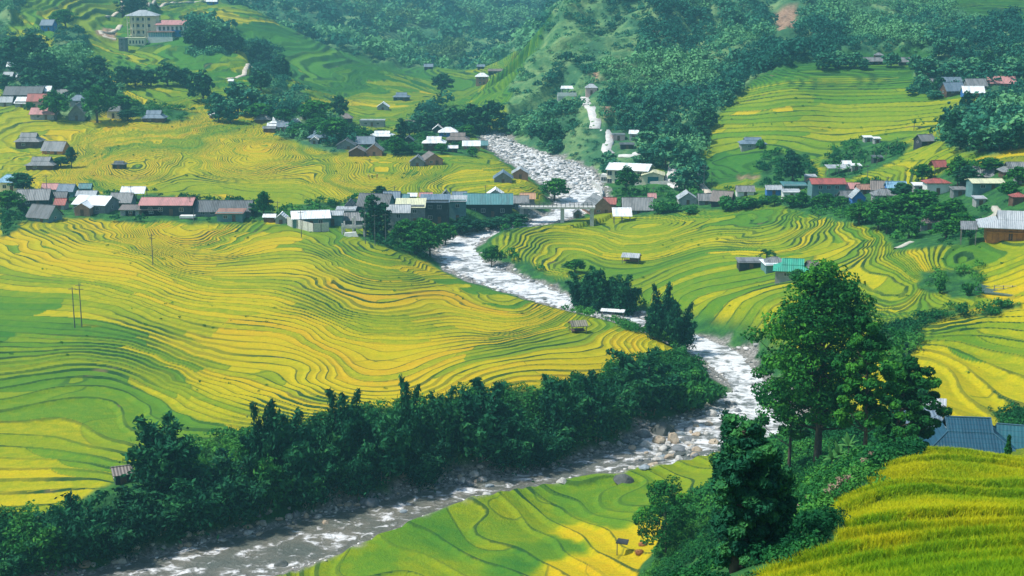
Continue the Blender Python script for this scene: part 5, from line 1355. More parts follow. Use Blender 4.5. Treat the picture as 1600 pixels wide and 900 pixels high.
# big blue tiled house below the near field
def blue_house():
    r1, r2 = at(1472, 652, 165), at(1553, 659, 165)
    m = 132 / F
    zr = r1[2]; L = 8.6
    cx = (r1[0] + r2[0]) / 2
    r = mesh_thing('blue_roofed_house', 'timber house under a huge deep blue tiled hip and gable roof', 'house', (cx, 165.0, zr - 6.2 * .86), math.radians(-7)); r.scale = (.86,) * 3
    z1, zm, z0 = 6.2, 4.7, 2.2
    T2 = roof_mat('bluetile', (.008, .058, .100), (.013, .080, .130), rough=.5, period=.42, courses=2.2, bump=.3)
    hx, xm, xe = 2.35, 3.1, 6.9; ym, ye = 2.2, 6.0
    mb = MB()
    mb.slab([(-xe, -ye, z0), (xe, -ye, z0), (xm, -ym, zm), (-xm, -ym, zm)], .14); mb.slab([(xe, ye, z0), (-xe, ye, z0), (-xm, ym, zm), (xm, ym, zm)], .14)
    mb.slab([(xe, -ye, z0), (xe, ye, z0), (xm, ym, zm), (xm, -ym, zm)], .14); mb.slab([(-xe, ye, z0), (-xe, -ye, z0), (-xm, -ym, zm), (-xm, ym, zm)], .14)
    mb.slab([(-xm, -ym - .05, zm + .04), (xm, -ym - .05, zm + .04), (xm, 0, z1), (-xm, 0, z1)], .14); mb.slab([(xm, ym + .05, zm + .04), (-xm, ym + .05, zm + .04), (-xm, .004, z1), (xm, .004, z1)], .14)
    ro = mb.build('roof', T2, r)
    CAP = flat_mat('ridge_cap', (.05, .13, .19), (.04, .10, .15), rough=.4)
    mb = MB()
    mb.tube([(-xm, 0, z1 + .03), (xm, 0, z1 + .03)], .12, 6)
    for sx in (-1, 1):
        mb.tube([(sx * xm, 0, z1 + .03), (sx * xm, -ym, zm + .06), (sx * xe, -ye, z0 + .05)], .09, 6); mb.tube([(sx * xm, 0, z1 + .03), (sx * xm, ym, zm + .06), (sx * xe, ye, z0 + .05)], .09, 6)
    mb.build('ridge_caps', CAP, ro)
    for sx in (-1, 1):
        MB().add([(sx * (xm - .3), -ym, zm), (sx * (xm - .3), ym, zm), (sx * (xm - .3), 0, z1 - .1)], [(0, 1, 2)]).build('gable_panel', wallm('dark'), r)
    MB().box(-5.6, 5.6, -4.7, 4.7, -3, z0 + .1).build('wall', wallm('wood'), r)
    for k in range(4): make_window(r, -4.2 + k * 2.8, -4.7, .4, 1.2, 1.2, 'f')
    # second wing to the right
    r = mesh_thing('blue_roofed_wing', 'teal blue tiled wing joined to the right of the huge blue roof', 'house wing', (cx + 7.6, 165.8, zr - 6.2 * .86), math.radians(-16)); r.scale = (.86,) * 3
    mb = MB(); k1 = 4.6
    mb.slab([(-4.2, -5.4, 1.9), (7.5, -5.4, 1.9), (7.5, 0, k1), (-4.2, 0, k1)], .14); mb.slab([(7.5, 5.4, 1.9), (-4.2, 5.4, 1.9), (-4.2, .004, k1), (7.5, .004, k1)], .14)
    ro = mb.build('roof', roof_mat('bluetile_b', (.014, .085, .115), (.020, .11, .14), rough=.5, period=.5, courses=2.0, bump=.35), r)
    MB().tube([(-4.2, 0, k1 + .03), (7.5, 0, k1 + .03)], .12, 6).build('ridge_caps', CAP, ro)
    MB().box(-3.6, 7, -4.4, 4.4, -3, 2.0).build('wall', wallm('cement'), r)
    r = mesh_thing('blue_roofed_shed', 'small slate blue lean-to at the left end of the huge blue roof', 'shed', (cx - 4.6, 168.6, zr - 4.9))
    MB().slab([(-2.4, -2, 3.0), (2.6, -2, 3.0), (2.6, 2, 4.4), (-2.4, 2, 4.4)], .12).build('roof', roofm('slate'), r)
    MB().box(-2.1, 2.3, -1.7, 1.7, -3, 2.95).build('wall', wallm('wood'), r)
    pc = at(1574, 720, 112); pc = Vector((pc[0], 112, float(zat(pc[0], 112))))
    top = at(1574, 682, 112)[2]
    tr, cr = conifer(5, 3.6)
    e = mesh_thing('young_conifer', 'small dark conifer in front of the huge blue roof', 'tree', pc); sc_ = max(.6, (top - pc.z) / 3.6); e.scale = (sc_ * .8, sc_ * .8, sc_)
    link('trunk', tr, e); link('needles', cr, e)
blue_house()

# orange timber house at the right edge
def orange_house():
    p = gp(1578, 378); m = mpp(p)
    r = mesh_thing('timber_house', 'new orange timber house with a large pale grey roof at the right edge', 'house', p + Vector((1.5, 5, 0)), math.radians(-14)); r.scale = (.85, .85, .95)
    MB().box(-6, 6, -4, 4, -2, 3.1).build('wall', wallm('orange'), r)
    mb = MB()
    for k in range(9): mb.box(-6 + k * 1.5 - .07, -6 + k * 1.5 + .07, -4.1, -4.004, -.2, 3.1)
    mb.build('timber_post', flat_mat('orange_post', (.42, .16, .03), (.28, .10, .02)), r)
    MB().box(-.5, .5, -4.06, -4.003, 0, 2.1).build('door', DOORM, r)
    MB().box(-6, 6, -4.9, -4.2, 1.75, 1.95).build('awning', wallm('orange'), r)
    mb = MB(); z0, zm, z1 = 3.1, 4.6, 6.4; xe, xm, ye, ym = 8.2, 3.4, 6.2, 2.9
    mb.slab([(-xe, -ye, z0), (xe, -ye, z0), (xm, -ym, zm), (-xm, -ym, zm)], .14); mb.slab([(xe, ye, z0), (-xe, ye, z0), (-xm, ym, zm), (xm, ym, zm)], .14)
    mb.slab([(xe, -ye, z0), (xe, ye, z0), (xm, ym, zm), (xm, -ym, zm)], .14); mb.slab([(-xe, ye, z0), (-xe, -ye, z0), (-xm, -ym, zm), (-xm, ym, zm)], .14)
    mb.slab([(-xm, -ym - .05, zm + .04), (xm, -ym - .05, zm + .04), (xm, 0, z1), (-xm, 0, z1)], .14); mb.slab([(xm, ym + .05, zm + .04), (-xm, ym + .05, zm + .04), (-xm, .004, z1), (xm, .004, z1)], .14)
    mb.build('roof', roofm('pale'), r)
    MB().slab([(-12.5, -4.5, 2.2), (-8.2, -4.5, 2.3), (-8.0, 2, 3.3), (-12.3, 2, 3.2)], .12).build('side_roof', roofm('tile'), r)
    for x_, y_ in ((-12.2, -4.2), (-8.6, -4.2), (-12, 1.6)): MB().box(x_ - .1, x_ + .1, y_ - .1, y_ + .1, -1.5, 2.3 + (.9 if y_ > 0 else 0)).build('post', POST, r)
orange_house()

# huts standing alone in the fields
def field_hut(px, py, w_m, roofk, label, yaw=0, walls=False):
    p = gp(px, py); 
    r = mesh_thing('field_hut', label, 'hut', p + Vector((0, 1.2, 0)), yaw); h = w_m / 2
    mb = MB(); k = .9
    mb.slab([(-h - .3, -1.9, 1.75), (h + .3, -1.9, 1.75), (h + .3, 0, 1.75 + k), (-h - .3, 0, 1.75 + k)], .14)
    mb.slab([(h + .3, 1.9, 1.75), (-h - .3, 1.9, 1.75), (-h - .3, .004, 1.75 + k), (h + .3, .004, 1.75 + k)], .14)
    mb.build('roof', roofm(roofk), r)
    for sx in (-1, 1):
        for sy in (-1, 1): MB().box(sx * h - .07, sx * h + .07, sy * 1.4 - .07, sy * 1.4 + .07, -.6, 1.95).build('post', POST, r)
    MB().box(-h + .1, h - .1, -1.2, 1.2, .45, .55).build('platform', wallm('wood'), r)
    if walls: MB().box(-h * .1, h - .08, -1.3, 1.3, .55, 1.9).build('wall', wallm('wood'), r)
field_hut(903, 521, 3.2, 'thatch', 'thatched shelter on four posts in a green patch of the yellow field', .2)
field_hut(987, 412, 4.4, 'pale', 'plank hut with pale roof alone in the rice across the river', -.3, True)
field_hut(1463, 650, 3.0, 'pale', 'little shelter with pale sheet roof behind the huge blue roof', -.3)
# long flat shelter on the bank
p = gp(957, 500); r = mesh_thing('bank_shelter', 'long narrow pale roof on posts at the river edge under bamboo', 'shelter', p, -.25)
MB().slab([(-2.9, -.8, 2.2), (2.9, -.8, 2.2), (2.9, .9, 2.5), (-2.9, .9, 2.5)], .12).build('roof', roofm('white'), r)
for sx in (-2.6, 0, 2.6):
    for sy in (-.6, .7): MB().box(sx - .06, sx + .06, sy - .06, sy + .06, -.8, 2.2).build('post', POST, r)

# bridge
def bridge():
    za = float(level(468)) + 4.6
    a, b = Vector(atz(815, 322, za)), Vector(atz(925, 322, za + .1))
    d = (b - a); L = d.length; ang = math.atan2(d.y, d.x)
    r = mesh_thing('road_bridge', 'narrow concrete bridge crossing the river at the village', 'bridge', a, ang)
    MB().box(-1, L + 1, -1.9, 1.9, -.55, 0).build('deck', CONC, r)
    for s in (-1, 1):
        mb = MB(); y0 = s * 1.8
        for k in range(17): x = L * k / 16; mb.box(x - .08, x + .08, y0 - .06, y0 + .06, 0, .95)
        mb.box(0, L, y0 - .04, y0 + .04, .87, .97); mb.box(0, L, y0 - .03, y0 + .03, .45, .52)
        mb.build('railing', STEEL, r)
    for t in (.0, .58, 1.0): MB().box(L * t - .6, L * t + .6, -1.5, 1.5, -7.5, -.55).build('pier', CONC, r)
bridge()

def post_thing(px, py, hpx, label, arms=1, group='utility poles', rad=.10):
    p = gp(px, py); m = mpp(p); H = hpx * m
    r = mesh_thing('utility_pole', label, 'pole', p, .2, group)
    MB().tube([(0, 0, -.5), (0, 0, H)], [rad * 1.3, rad * .8], 7).build('shaft', STEEL, r)
    for k in range(arms): MB().box(-.8, .8, -.05, .05, H - .5 - k * .9, H - .38 - k * .9).build('crossarm', POST, r)
    return r
for a in [(239, 414, 50, 'tall dark pole standing alone in the yellow left field', 2), (117, 513, 66, 'left one of two tall poles side by side in the left field', 1), (128, 511, 70, 'right one of two tall poles side by side in the left field', 2),
          (75, 319, 46, 'pole in front of the mottled grey barn', 1), (206, 322, 32, 'thin pole beside the grey tiled house of the left strip', 1), (298, 337, 30, 'pole between the faded red hall and the dark barn', 1),
          (303, 346, 20, 'short pole in front of the long dark grey barn', 0), (434, 334, 20, 'short pole behind the low white roofed hut', 1), (471, 371, 42, 'pole in front of the large white roofed hall', 1), (555, 332, 22, 'pole beside the dark gabled house', 1),
          (571, 381, 60, 'left one of three poles on the field edge under the tall trees', 1), (586, 384, 50, 'middle one of three poles on the field edge under the tall trees', 1), (603, 385, 52, 'right one of three poles on the field edge under the tall trees', 1),
          (617, 312, 22, 'pole behind the riverside block at its left', 1), (655, 306, 14, 'short pole behind the pale yellow roof', 1), (759, 305, 16, 'pole behind the long teal hall', 1), (1021, 312, 20, 'pole beside the largest grey tiled roof', 1),
          (396, 200, 8, 'short pole left of the middle hamlet', 1), (1099, 318, 60, 'pale tall pole in the right village beneath the hill', 2), (1112, 290, 20, 'short pole on the dug slope behind the right village', 1), (1355, 284, 26, 'pole behind the pink roof', 1), (1386, 306, 30, 'pole in front of the broad brown grey roof', 1),
          (1425, 285, 16, 'thin white pole left of the dark red roof', 0), (1090, 178, 50, 'pale pylon pole among trees on the mountain foot', 1), (189, 137, 14, 'thin pole above the small yellow knoll terraces', 0), (1307, 334, 10, 'stub pole in the green rice below the tall teal house', 0)]:
    post_thing(*a)

# pale board fence, concrete frame, walls, trough
def wall_line(pts, h, name, label, cat, material, t=.15, posts=None):
    r = mesh_thing(name, label, cat, pts[0]); o = Vector(pts[0]); mb = MB(); pm = []
    for i in range(len(pts) - 1):
        n_ = max(1, int((Vector(pts[i + 1]) - Vector(pts[i])).length / 2.2)); 
        for k in range(n_):
            a = Vector(pts[i]).lerp(Vector(pts[i + 1]), k / n_) - o; b = Vector(pts[i]).lerp(Vector(pts[i + 1]), (k + 1) / n_) - o
            d = (b - a).normalized(); q = Vector((-d.y, d.x, 0)) * t / 2
            lo = .6
            mb.add([a - q - Vector((0, 0, lo)), b - q - Vector((0, 0, lo)), b + q - Vector((0, 0, lo)), a + q - Vector((0, 0, lo)), a - q + Vector((0, 0, h)), b - q + Vector((0, 0, h)), b + q + Vector((0, 0, h)), a + q + Vector((0, 0, h))],
                   [(3, 2, 1, 0), (4, 5, 6, 7), (0, 1, 5, 4), (1, 2, 6, 5), (2, 3, 7, 6), (3, 0, 4, 7)])
            if posts: pm.append(a)
    mb.build('panels' if posts else 'wall', material, r)
    for a in pm: MB().box(a.x - .1, a.x + .1, a.y - .14, a.y + .14, a.z - .6, a.z + h + .15).build('post', posts, r)
wall_line([gp(449, 352), gp(490, 363), gp(514, 361)], 2.4, 'board_fence', 'pale board fence in front of the large white roofed hall', 'fence', flat_mat('pale_boards', (.62, .60, .54), (.40, .42, .38), scale=3), posts=POST)
p = gp(552, 368); r = mesh_thing('concrete_frame', 'white unfinished concrete frame beside the teal walled building', 'frame', p, -.05); m = mpp(p)
L = 34 * m
for k in range(3):
    for y_ in (0, 3.5): MB().box(-L / 2 + k * L / 2 - .22, -L / 2 + k * L / 2 + .22, y_ - .2, y_ + .2, -.6, 3.4 + (1.6 if k == 1 else 0)).build('column', CONC, r)
MB().box(-L / 2 - .2, L / 2 + .2, -.25, 3.75, 2.0, 2.35).build('slab', CONC, r); MB().box(-L / 2 - .2, L / 2 + .2, -.32, -.254, 2.35, 3.0).build('parapet', CONC, r)
p = gp(545, 369); r = mesh_thing('parked_boat', 'white tarpaulin covered load under the concrete frame', 'covered load', p + Vector((.6, -.6, 0)), .1); r.name = 'covered_load'
MB().add([(-2, -.8, 0), (2.2, -.8, 0), (2.2, .8, 0), (-2, .8, 0), (-1.6, -.6, 1.1), (1.5, -.5, 1.3), (1.5, .5, 1.3), (-1.6, .6, 1.1)], [(0, 1, 5, 4), (1, 2, 6, 5), (2, 3, 7, 6), (3, 0, 4, 7), (4, 5, 6, 7)]).build('tarpaulin', wallm('white'), r)
p = gp(292, 343); r = mesh_thing('loading_platform', 'low white platform in front of the faded red hall', 'platform', p + Vector((0, 1.2, 0))); L = 23 * mpp(p)
MB().box(-L / 2, L / 2, -1.2, 1.2, .25, .95).build('slab', wallm('white'), r)
for sx in (-1, 1): MB().box(sx * L * .4 - .15, sx * L * .4 + .15, -.9, .9, -.6, .25).build('support', POST, r)
# mountain viewpoint with white wall
p = gp(886, 150); m = mpp(p); r = mesh_thing('viewpoint_terrace', 'white walled viewpoint terrace with open shelter on the mountain road', 'terrace', p); L = 30 * m
MB().box(-L / 2, L / 2, 0, 5, -3.0, .2).build('base', CONC, r); MB().box(-L / 2, L / 2, -.15, 0, -.2, 1.5).build('parapet', wallm('white'), r)
MB().slab([(-3, 1, 3.2), (3, 1, 3.2), (2.5, 4, 4.2), (-2.5, 4, 4.2)], .2).build('shelter_roof', roofm('white'), r)
for sx in (-2.6, 0, 2.6): MB().box(sx - .1, sx + .1, 1.2, 1.4, .2, 3.2).build('post', wallm('white'), r)
# school yard wall and river wall
wall_line([gp(992, 290), gp(1050, 288)], 1.2, 'yard_wall', 'low pale wall along the school yard', 'wall', CONC)
wall_line([gp(925, 290), gp(938, 300), gp(941, 312)], 2.0, 'river_wall', 'curved pale retaining wall where the river meets the bridge', 'wall', CONC, .5)
# fish pond with pen
p1 = [gp(1522, 459), gp(1525, 448), gp(1548, 437), gp(1612, 440), gp(1612, 452)]
zp = min(q.z for q in p1) + .5
pm = MB(); pm.slab([(q.x, q.y, zp) for q in p1], .3)
pond = pm.build('pond', flat_mat('pond_water', (.045, .11, .11), (.08, .12, .08), rough=.12, spec=.6, bump=.15)); tag(pond, 'dark fish pond between the rice terraces on the right', None, None, 'structure')
r = mesh_thing('fish_pen', 'pale rail pen standing in the dark pond', 'pen', (gp(1585, 448).x, gp(1585, 448).y, zp))
for k in range(6): MB().box(-4 + k * 1.8 - .07, -4 + k * 1.8 + .07, -.07, .07, -.4, 1.2).build('post', POST, r)
for z_ in (.5, 1.0): MB().box(-4.1, 5.2, -.05, .05, z_, z_ + .09).build('rail', CONC, r)

# ---- roads: thin sheets following the ground
def road(pts, wd, name, label, col):
    P = [gp(*q) for q in pts]; F_ = []
    for i in range(len(P) - 1):
        n_ = max(2, int((P[i + 1] - P[i]).length / 2.0))
        F_ += [P[i].lerp(P[i + 1], k / n_) for k in range(n_)]
    F_.append(P[-1]); V, Fc = [], []
    for i, q in enumerate(F_):
        d = F_[min(i + 1, len(F_) - 1)] - F_[max(i - 1, 0)]; d.z = 0; d.normalize(); nrm = Vector((-d.y, d.x, 0))
        zz = [float(zat(q.x + nrm.x * s * wd / 2, q.y + nrm.y * s * wd / 2)) for s in (-1, 0, 1)]
        zc = (sum(zz) / 3 + max(zz)) / 2 + .12
        for s in (-1, 0, 1): V.append((q.x + nrm.x * s * wd / 2, q.y + nrm.y * s * wd / 2, zc))
        for s in (-1, 1): V.append((q.x + nrm.x * s * (wd / 2 + .2), q.y + nrm.y * s * (wd / 2 + .2), zc - .9))
        if i:
            o = i * 5; Fc += [(o - 5, o - 4, o + 1, o), (o - 4, o - 3, o + 2, o + 1), (o - 2, o - 5, o, o + 3), (o - 3, o - 1, o + 4, o + 2)]
    me_ = raw_mesh(name, V, np.array(Fc), [flat_mat('road_' + name, col, tuple(c * .7 for c in col), rough=.95, scale=.5)])
    return tag(link(name, me_), label, None, None, 'structure')
road([(914, 155), (921, 165), (928, 178), (931, 190), (929, 202)], 4.4, 'road', 'pale concrete road dropping down the mountain spur', (.62, .61, .58))
road([(945, 202), (949, 212), (951, 222), (947, 234), (956, 242)], 3.8, 'road', 'pale road bend below the flat roofed house', (.62, .61, .58))
road([(972, 243), (990, 243), (1000, 238)], 4.0, 'road', 'short pale road stretch above the school', (.55, .50, .43))
road([(1052, 256), (1050, 270), (1045, 280), (1052, 290), (1060, 294)], 3.2, 'road', 'pale track running down past the school yard', (.60, .58, .54))
road([(192, 6), (193, 15), (180, 22), (163, 26)], 2.4, 'track', 'pale dirt track climbing left of the hotel', (.60, .52, .42))
road([(188, 40), (180, 47), (170, 52), (154, 48), (164, 58), (182, 62)], 2.8, 'track', 'bare hairpin track below the hotel', (.58, .45, .34))
road([(230, 12), (255, 7), (270, 4), (290, 3), (322, 1)], 2.2, 'track', 'pale track crossing the terraced slope above the hotel', (.58, .54, .44))
road([(355, 124), (380, 118), (400, 108), (415, 106)], 2.2, 'track', 'pale track crossing the terraced spur', (.60, .55, .45))
road([(1085, 268), (1092, 278), (1095, 288), (1102, 296), (1110, 302)], 2.5, 'track', 'narrow dirt track behind the right village', (.55, .47, .35))
road([(1555, 324), (1562, 332), (1542, 344), (1534, 356)], 1.6, 'path', 'pale footpath above the orange timber house', (.50, .48, .40))
road([(1400, 389), (1412, 384), (1425, 378)], 1.2, 'path', 'pale field path at the tip of the right terraces', (.50, .48, .40))

# ---- people and a buffalo in the fields
def person(px, py, col, label, bend=0.0, group=None):
    p = gp(px, py)
    me_ = bpy.data.meshes.new('person')
    b = bend
    hipz, shz = .88, 1.38
    sx = b * .45; shz -= b * .35
    V = [(0, 0, hipz), (.02 + sx * .5, 0, (hipz + shz) / 2), (sx, 0, shz), (sx * 1.15 + .02 * b, 0, shz + .10), (sx * 1.3, 0, shz + .26),
         (0, .10, hipz - .06), (.05, .12, .48), (0, .13, .04), (.12, .13, .02), (0, -.10, hipz - .06), (.08, -.12, .48), (-.04, -.13, .04), (.08, -.13, .02),
         (sx, .19, shz - .02), (sx + .12, .24, shz - .28), (sx + .30, .18, shz - .45), (sx, -.19, shz - .02), (sx + .12, -.24, shz - .28), (sx + .30, -.18, shz - .42)]
    E = [(0, 1), (1, 2), (2, 3), (3, 4), (0, 5), (5, 6), (6, 7), (7, 8), (0, 9), (9, 10), (10, 11), (11, 12), (2, 13), (13, 14), (14, 15), (2, 16), (16, 17), (17, 18)]
    rad = [.15, .14, .15, .055, .105, .09, .065, .045, .04, .09, .065, .045, .04, .065, .045, .035, .065, .045, .035]
    me_.from_pydata(V, E, [])
    o = bpy.data.objects.new('person', me_); COL.objects.link(o)
    sk = o.modifiers.new('skin', 'SKIN'); sb = o.modifiers.new('sub', 'SUBSURF'); sb.levels = 1; sb.render_levels = 1
    for i, r_ in enumerate(rad): me_.skin_vertices[0].data[i].radius = (r_, r_)
    me_.skin_vertices[0].data[0].use_root = True
    me_.materials.append(flat_mat('cloth_' + col, dict(dark=(.03, .035, .05), red=(.30, .06, .05), pale=(.45, .45, .42))[col]))
    o.location = p; o.rotation_euler = (0, 0, R.uniform(0, 6)); tag(o, label, 'person', group)
    hat = MB(); n = 10; ring = [(sx * 1.3 + .21 * math.cos(k * .628), .21 * math.sin(k * .628), shz + .32) for k in range(n)]
    hat.add(ring + [(sx * 1.3, 0, shz + .47)], [(k, (k + 1) % n, n) for k in range(n)] + [tuple(range(n))[::-1]])
    hat.build('hat', flat_mat('straw', (.55, .48, .30), (.4, .33, .2)), o)
for a in [(577, 280, 'red', 'person in a red top bending in the cut field, leftmost of three', .8), (583, 279, 'dark', 'person in dark clothes bending, middle one of three in the cut field', 1.0), (589, 279, 'red', 'person standing with head down, rightmost of three in the cut field', .3)]:
    person(a[0], a[1], a[2], a[3], a[4], 'people working in the cut field')
# dark tarpaulin shade on a stick in the orange plots
p = gp(964, 868); r = mesh_thing('stick_shade', 'dark cloth shade on a single stick among the orange plots', 'shade', p)
MB().tube([(0, 0, -.4), (0, 0, 1.9)], .07, 6).build('stick', STEEL, r)
MB().slab([(-.25, -.2, 1.95), (1.4, -.3, 1.75), (1.7, .7, 2.05), (.2, .9, 2.2)], .1).build('cloth', wallm('dark'), r)
for i, (px, py, lb) in enumerate([(1005, 852, 'upper reddish heap of cut straw near the stick shade'), (999, 865, 'lower reddish heap of cut straw near the stick shade')]):
    p = gp(px, py); g = np.random.default_rng(i); n = 420; P, d = blobpts((0, 0, .15), (.75, .6, .45), n, g, .2); V, Fc = leaves(P, .10, .2, d, 5, seed=i)
    o = link('straw_heap', raw_mesh('straw_heap', V, Fc, [flat_mat('straw_red', (.42, .18, .06), (.30, .12, .05))])); o.location = p; tag(o, lb, 'straw heap')
# ================================================================== trees one can tell apart
def big_tree(name, px, py, toppx, wpx, label, seed, nl, per, leaf, material, trunk_h=.3, r0=.3, parts2=None, cat='tree', flat=1.0, ymin=0, cl=.72, column=False):
    p = gp(px, py, ymin); m = mpp(p); H = (py - toppx) * m * 1.02; W = wpx * m
    tr, cr = broadleaf(seed, H, W, nl, per, leaf, material, BARK, trunk_h, r0, flat, cl, column)
    r = mesh_thing(name, label, cat, p); link('trunk', tr, r); link('crown', cr, r); return r
big_tree('tree', 1276, 738, 416, 200, 'great spreading tree with tall dark trunk, by far the largest in the valley', 1, 165, 180, .25, L_BROAD, .30, .42, ymin=115)
big_tree('tree', 1232, 745, 540, 110, 'leafy lower tree leaning out over the river left of the great trunk', 2, 60, 190, .23, L_BROAD, .34, .22, ymin=115)
big_tree('tree', 1350, 732, 492, 92, 'slim trunked tree standing between the great tree and the bright leafy one', 9, 62, 200, .23, L_BROAD, .30, .2, ymin=115)
big_tree('tree', 1395, 728, 550, 98, 'bright green tree with rounded crown left of the huge blue roof', 3, 72, 210, .22, L_BROAD, .18, .2, ymin=112)
big_tree('tree', 1428, 722, 632, 50, 'low dark tree touching the left end of the blue roof', 4, 40, 160, .22, L_BROAD, .15, .14, ymin=112)
big_tree('tree', 1040, 880, 745, 110, 'small open crowned tree at the edge of the orange plots', 5, 50, 120, .22, L_BROAD, .35, .14, flat=1.15)
big_tree('tree', 1413, 585, 532, 14, 'dark spindly tree standing alone behind the great tree', 6, 14, 60, .3, L_DARK, .2, .08, ymin=200)
def one_bamboo(px, py, top, wpx, label, seed, culms, per, leaf, ymin=0, droop=1.0, material=None, tint=None):
    p = gp(px, py, ymin); m = mpp(p); tr, fo = bamboo(seed, (py - top) * m, wpx * m, culms, per, leaf, material, droop)
    r = mesh_thing('bamboo_clump', label, 'bamboo', p); link('culms', tr, r); link('foliage', fo, r); return r
big_tree('tree', 1150, 893, 655, 98, 'massive dark leafy tree thick from the ground up, left of the great tree', 17, 120, 240, .15, L_BAMB, .04, .25, cl=.85, column=True)
one_bamboo(1128, 880, 622, 60, 'slender bamboo plume rising left of the massive dark foreground tree', 12, 7, 1700, .10, droop=.3)
one_bamboo(1190, 875, 690, 80, 'lower bamboo clump on the right of the massive dark foreground tree', 13, 15, 1700, .105)

def ordinals(rows, fmt, words=('leftmost', 'second from left', 'third from left', 'fourth from left', 'fifth from left', 'sixth from left', 'seventh from left', 'eighth from left', 'ninth from left', 'tenth from left', 'eleventh from left', 'twelfth from left')):
    rows = sorted(rows, key=lambda a: a[0]); return [(a, fmt % words[i]) for i, a in enumerate(rows)]
bank_tall = [(258, 640, 772, 88), (415, 618, 768, 56), (452, 628, 775, 80), (535, 600, 752, 66), (636, 582, 742, 44), (690, 598, 735, 56), (757, 590, 724, 92), (878, 574, 704, 64), (925, 577, 696, 62), (1003, 540, 655, 88), (590, 625, 760, 80), (1042, 585, 640, 46)]
for (x, t, b, w_), lb in ordinals(bank_tall, 'tall bamboo clump, %s of those rising above the lower river bank'):
    b -= 13; plant_px('bamboo', x, b, b - t, lb, 'tall bamboo along the lower river bank', w_ * 1.1)
low1 = [(15, 838, 905, 90), (62, 800, 895, 100), (122, 765, 880, 100), (185, 775, 866, 90), (240, 745, 840, 100), (305, 722, 825, 110), (358, 702, 815, 100), (400, 690, 805, 90)]
for (x, t, b, w_), lb in ordinals(low1, 'drooping low bamboo, %s of the low ones at the lower left bank'):
    b -= 12; plant_px('bamboobroad', x, b, b - t, lb, 'low bamboo at the lower left bank', w_ * 1.1)
low2 = [(485, 686, 795, 90), (560, 672, 782, 85), (665, 678, 765, 76), (800, 640, 738, 80), (835, 658, 735, 76), (862, 660, 722, 76), (905, 636, 700, 80), (955, 598, 682, 76)]
for (x, t, b, w_), lb in ordinals(low2, 'dark drooping bamboo, %s of those filling the middle of the lower bank'):
    b -= 14; plant_px('bamboobroad', x, b, b - t, lb, 'drooping bamboo filling the middle of the lower bank', w_ * 1.05)
for (x, t, b, w_), lb in ordinals([(1068, 590, 645, 50), (1092, 598, 640, 50), (1110, 590, 632, 44), (1085, 572, 612, 40)], 'bright green bush, %s of those on the point of the river bend'):
    plant_px('bush', x, b, b - t, lb, 'bushes on the point of the river bend', w_)
for (x, t, b, w_), lb in ordinals([(912, 416, 484, 46), (942, 410, 490, 50), (970, 424, 494, 44)], 'dark upright bamboo, %s of three beside the river opposite the yellow field'):
    plant_px('bamboo', x, b, b - t, lb, 'dark bamboo group beside the middle river', w_ * 1.1)
for (x, t, b, w_), lb in ordinals([(1022, 482, 528, 26), (1038, 438, 532, 40), (1060, 466, 546, 40)], 'slender dark bamboo, %s of the trio at the narrow bend'):
    plant_px('bamboo', x, b, b - t, lb, 'bamboo trio at the narrow bend', w_ * 1.15, )
def T(kind, x, t, b, w_, label, group=None, **k): return plant_px(kind, x, b, b - t, label, group, w_, **k)
T('broad', 768, 384, 418, 28, 'small round tree leaning over the river below the village')
T('broad', 898, 406, 426, 32, 'dark shrubby tree above the right river bank')
T('broad', 412, 300, 342, 26, 'airy light green tree beside the white roofed huts of the strip')
T('darktree', 37, 270, 302, 44, 'dense dark tree between the blue roof and the field')
T('broad', 12, 300, 334, 46, 'bushy tree at the left edge below the blue roofed house')
T('darktree', 396, 318, 338, 26, 'dark tree against the right end of the long dark barn')
T('darktree', 596, 292, 314, 26, 'dark tree between the big dark grey roof and the blue walled house')
T('tallbroad', 584, 306, 374, 34, 'left one of a pair of tall narrow trees behind the three field poles')
T('tallbroad', 603, 318, 376, 34, 'right one of a pair of tall narrow trees behind the three field poles')
for (x, t, b, w_), lb in ordinals([(632, 345, 386, 44), (655, 342, 392, 48), (672, 348, 402, 46), (696, 348, 384, 36), (722, 340, 368, 40), (648, 360, 396, 50), (745, 344, 364, 40), (775, 340, 360, 44), (805, 334, 354, 40)], 'leafy tree, %s of those between the riverside block and the water'):
    T('broad' if x < 710 else 'darktree', x, t, b, w_, lb, 'trees between the riverside block and the water')
T('broad', 866, 280, 314, 44, 'leafy bush tree on the left bank above the bridge')
T('darktree', 532, 150, 192, 30, 'tall blue green tree rising above the dark hipped roof')
T('darktree', 690, 116, 150, 34, 'dark tree standing alone in the far pale field')
T('tallbroad', 625, 186, 226, 20, 'narrow tree between the white farmhouse and the yellow field')
T('broad', 495, 158, 196, 56, 'wide light green tree at the hill foot above the middle hamlet')
for (x, t, b, w_), lb in ordinals([(520, 186, 222, 56), (470, 194, 214, 40), (445, 172, 194, 40), (408, 162, 186, 50), (560, 202, 224, 40), (500, 186, 208, 44), (540, 206, 224, 30), (460, 200, 214, 30)], 'dark green tree, %s of those growing among the roofs of the middle hamlet'):
    T('broad', x, t, b, w_, lb, 'trees among the roofs of the middle hamlet')
for (x, t, b, w_), lb in ordinals([(618, 214, 242, 36), (645, 226, 240, 34), (690, 224, 240, 20), (738, 230, 245, 20), (728, 196, 214, 30), (665, 206, 218, 24), (716, 200, 214, 20)], 'small tree, %s of those around the white houses near the river'):
    T('broad', x, t, b, w_, lb, 'small trees around the white houses near the river')
for (x, t, b, w_), lb in ordinals([(640, 190, 212, 40), (662, 180, 204, 40), (688, 176, 204, 44), (712, 170, 202, 46), (738, 165, 204, 50), (765, 160, 208, 52)], 'tree, %s of the dark line at the mountain foot'):
    T('forestdark', x, t, b, w_, lb, 'dark line of trees at the foot of the mountain')
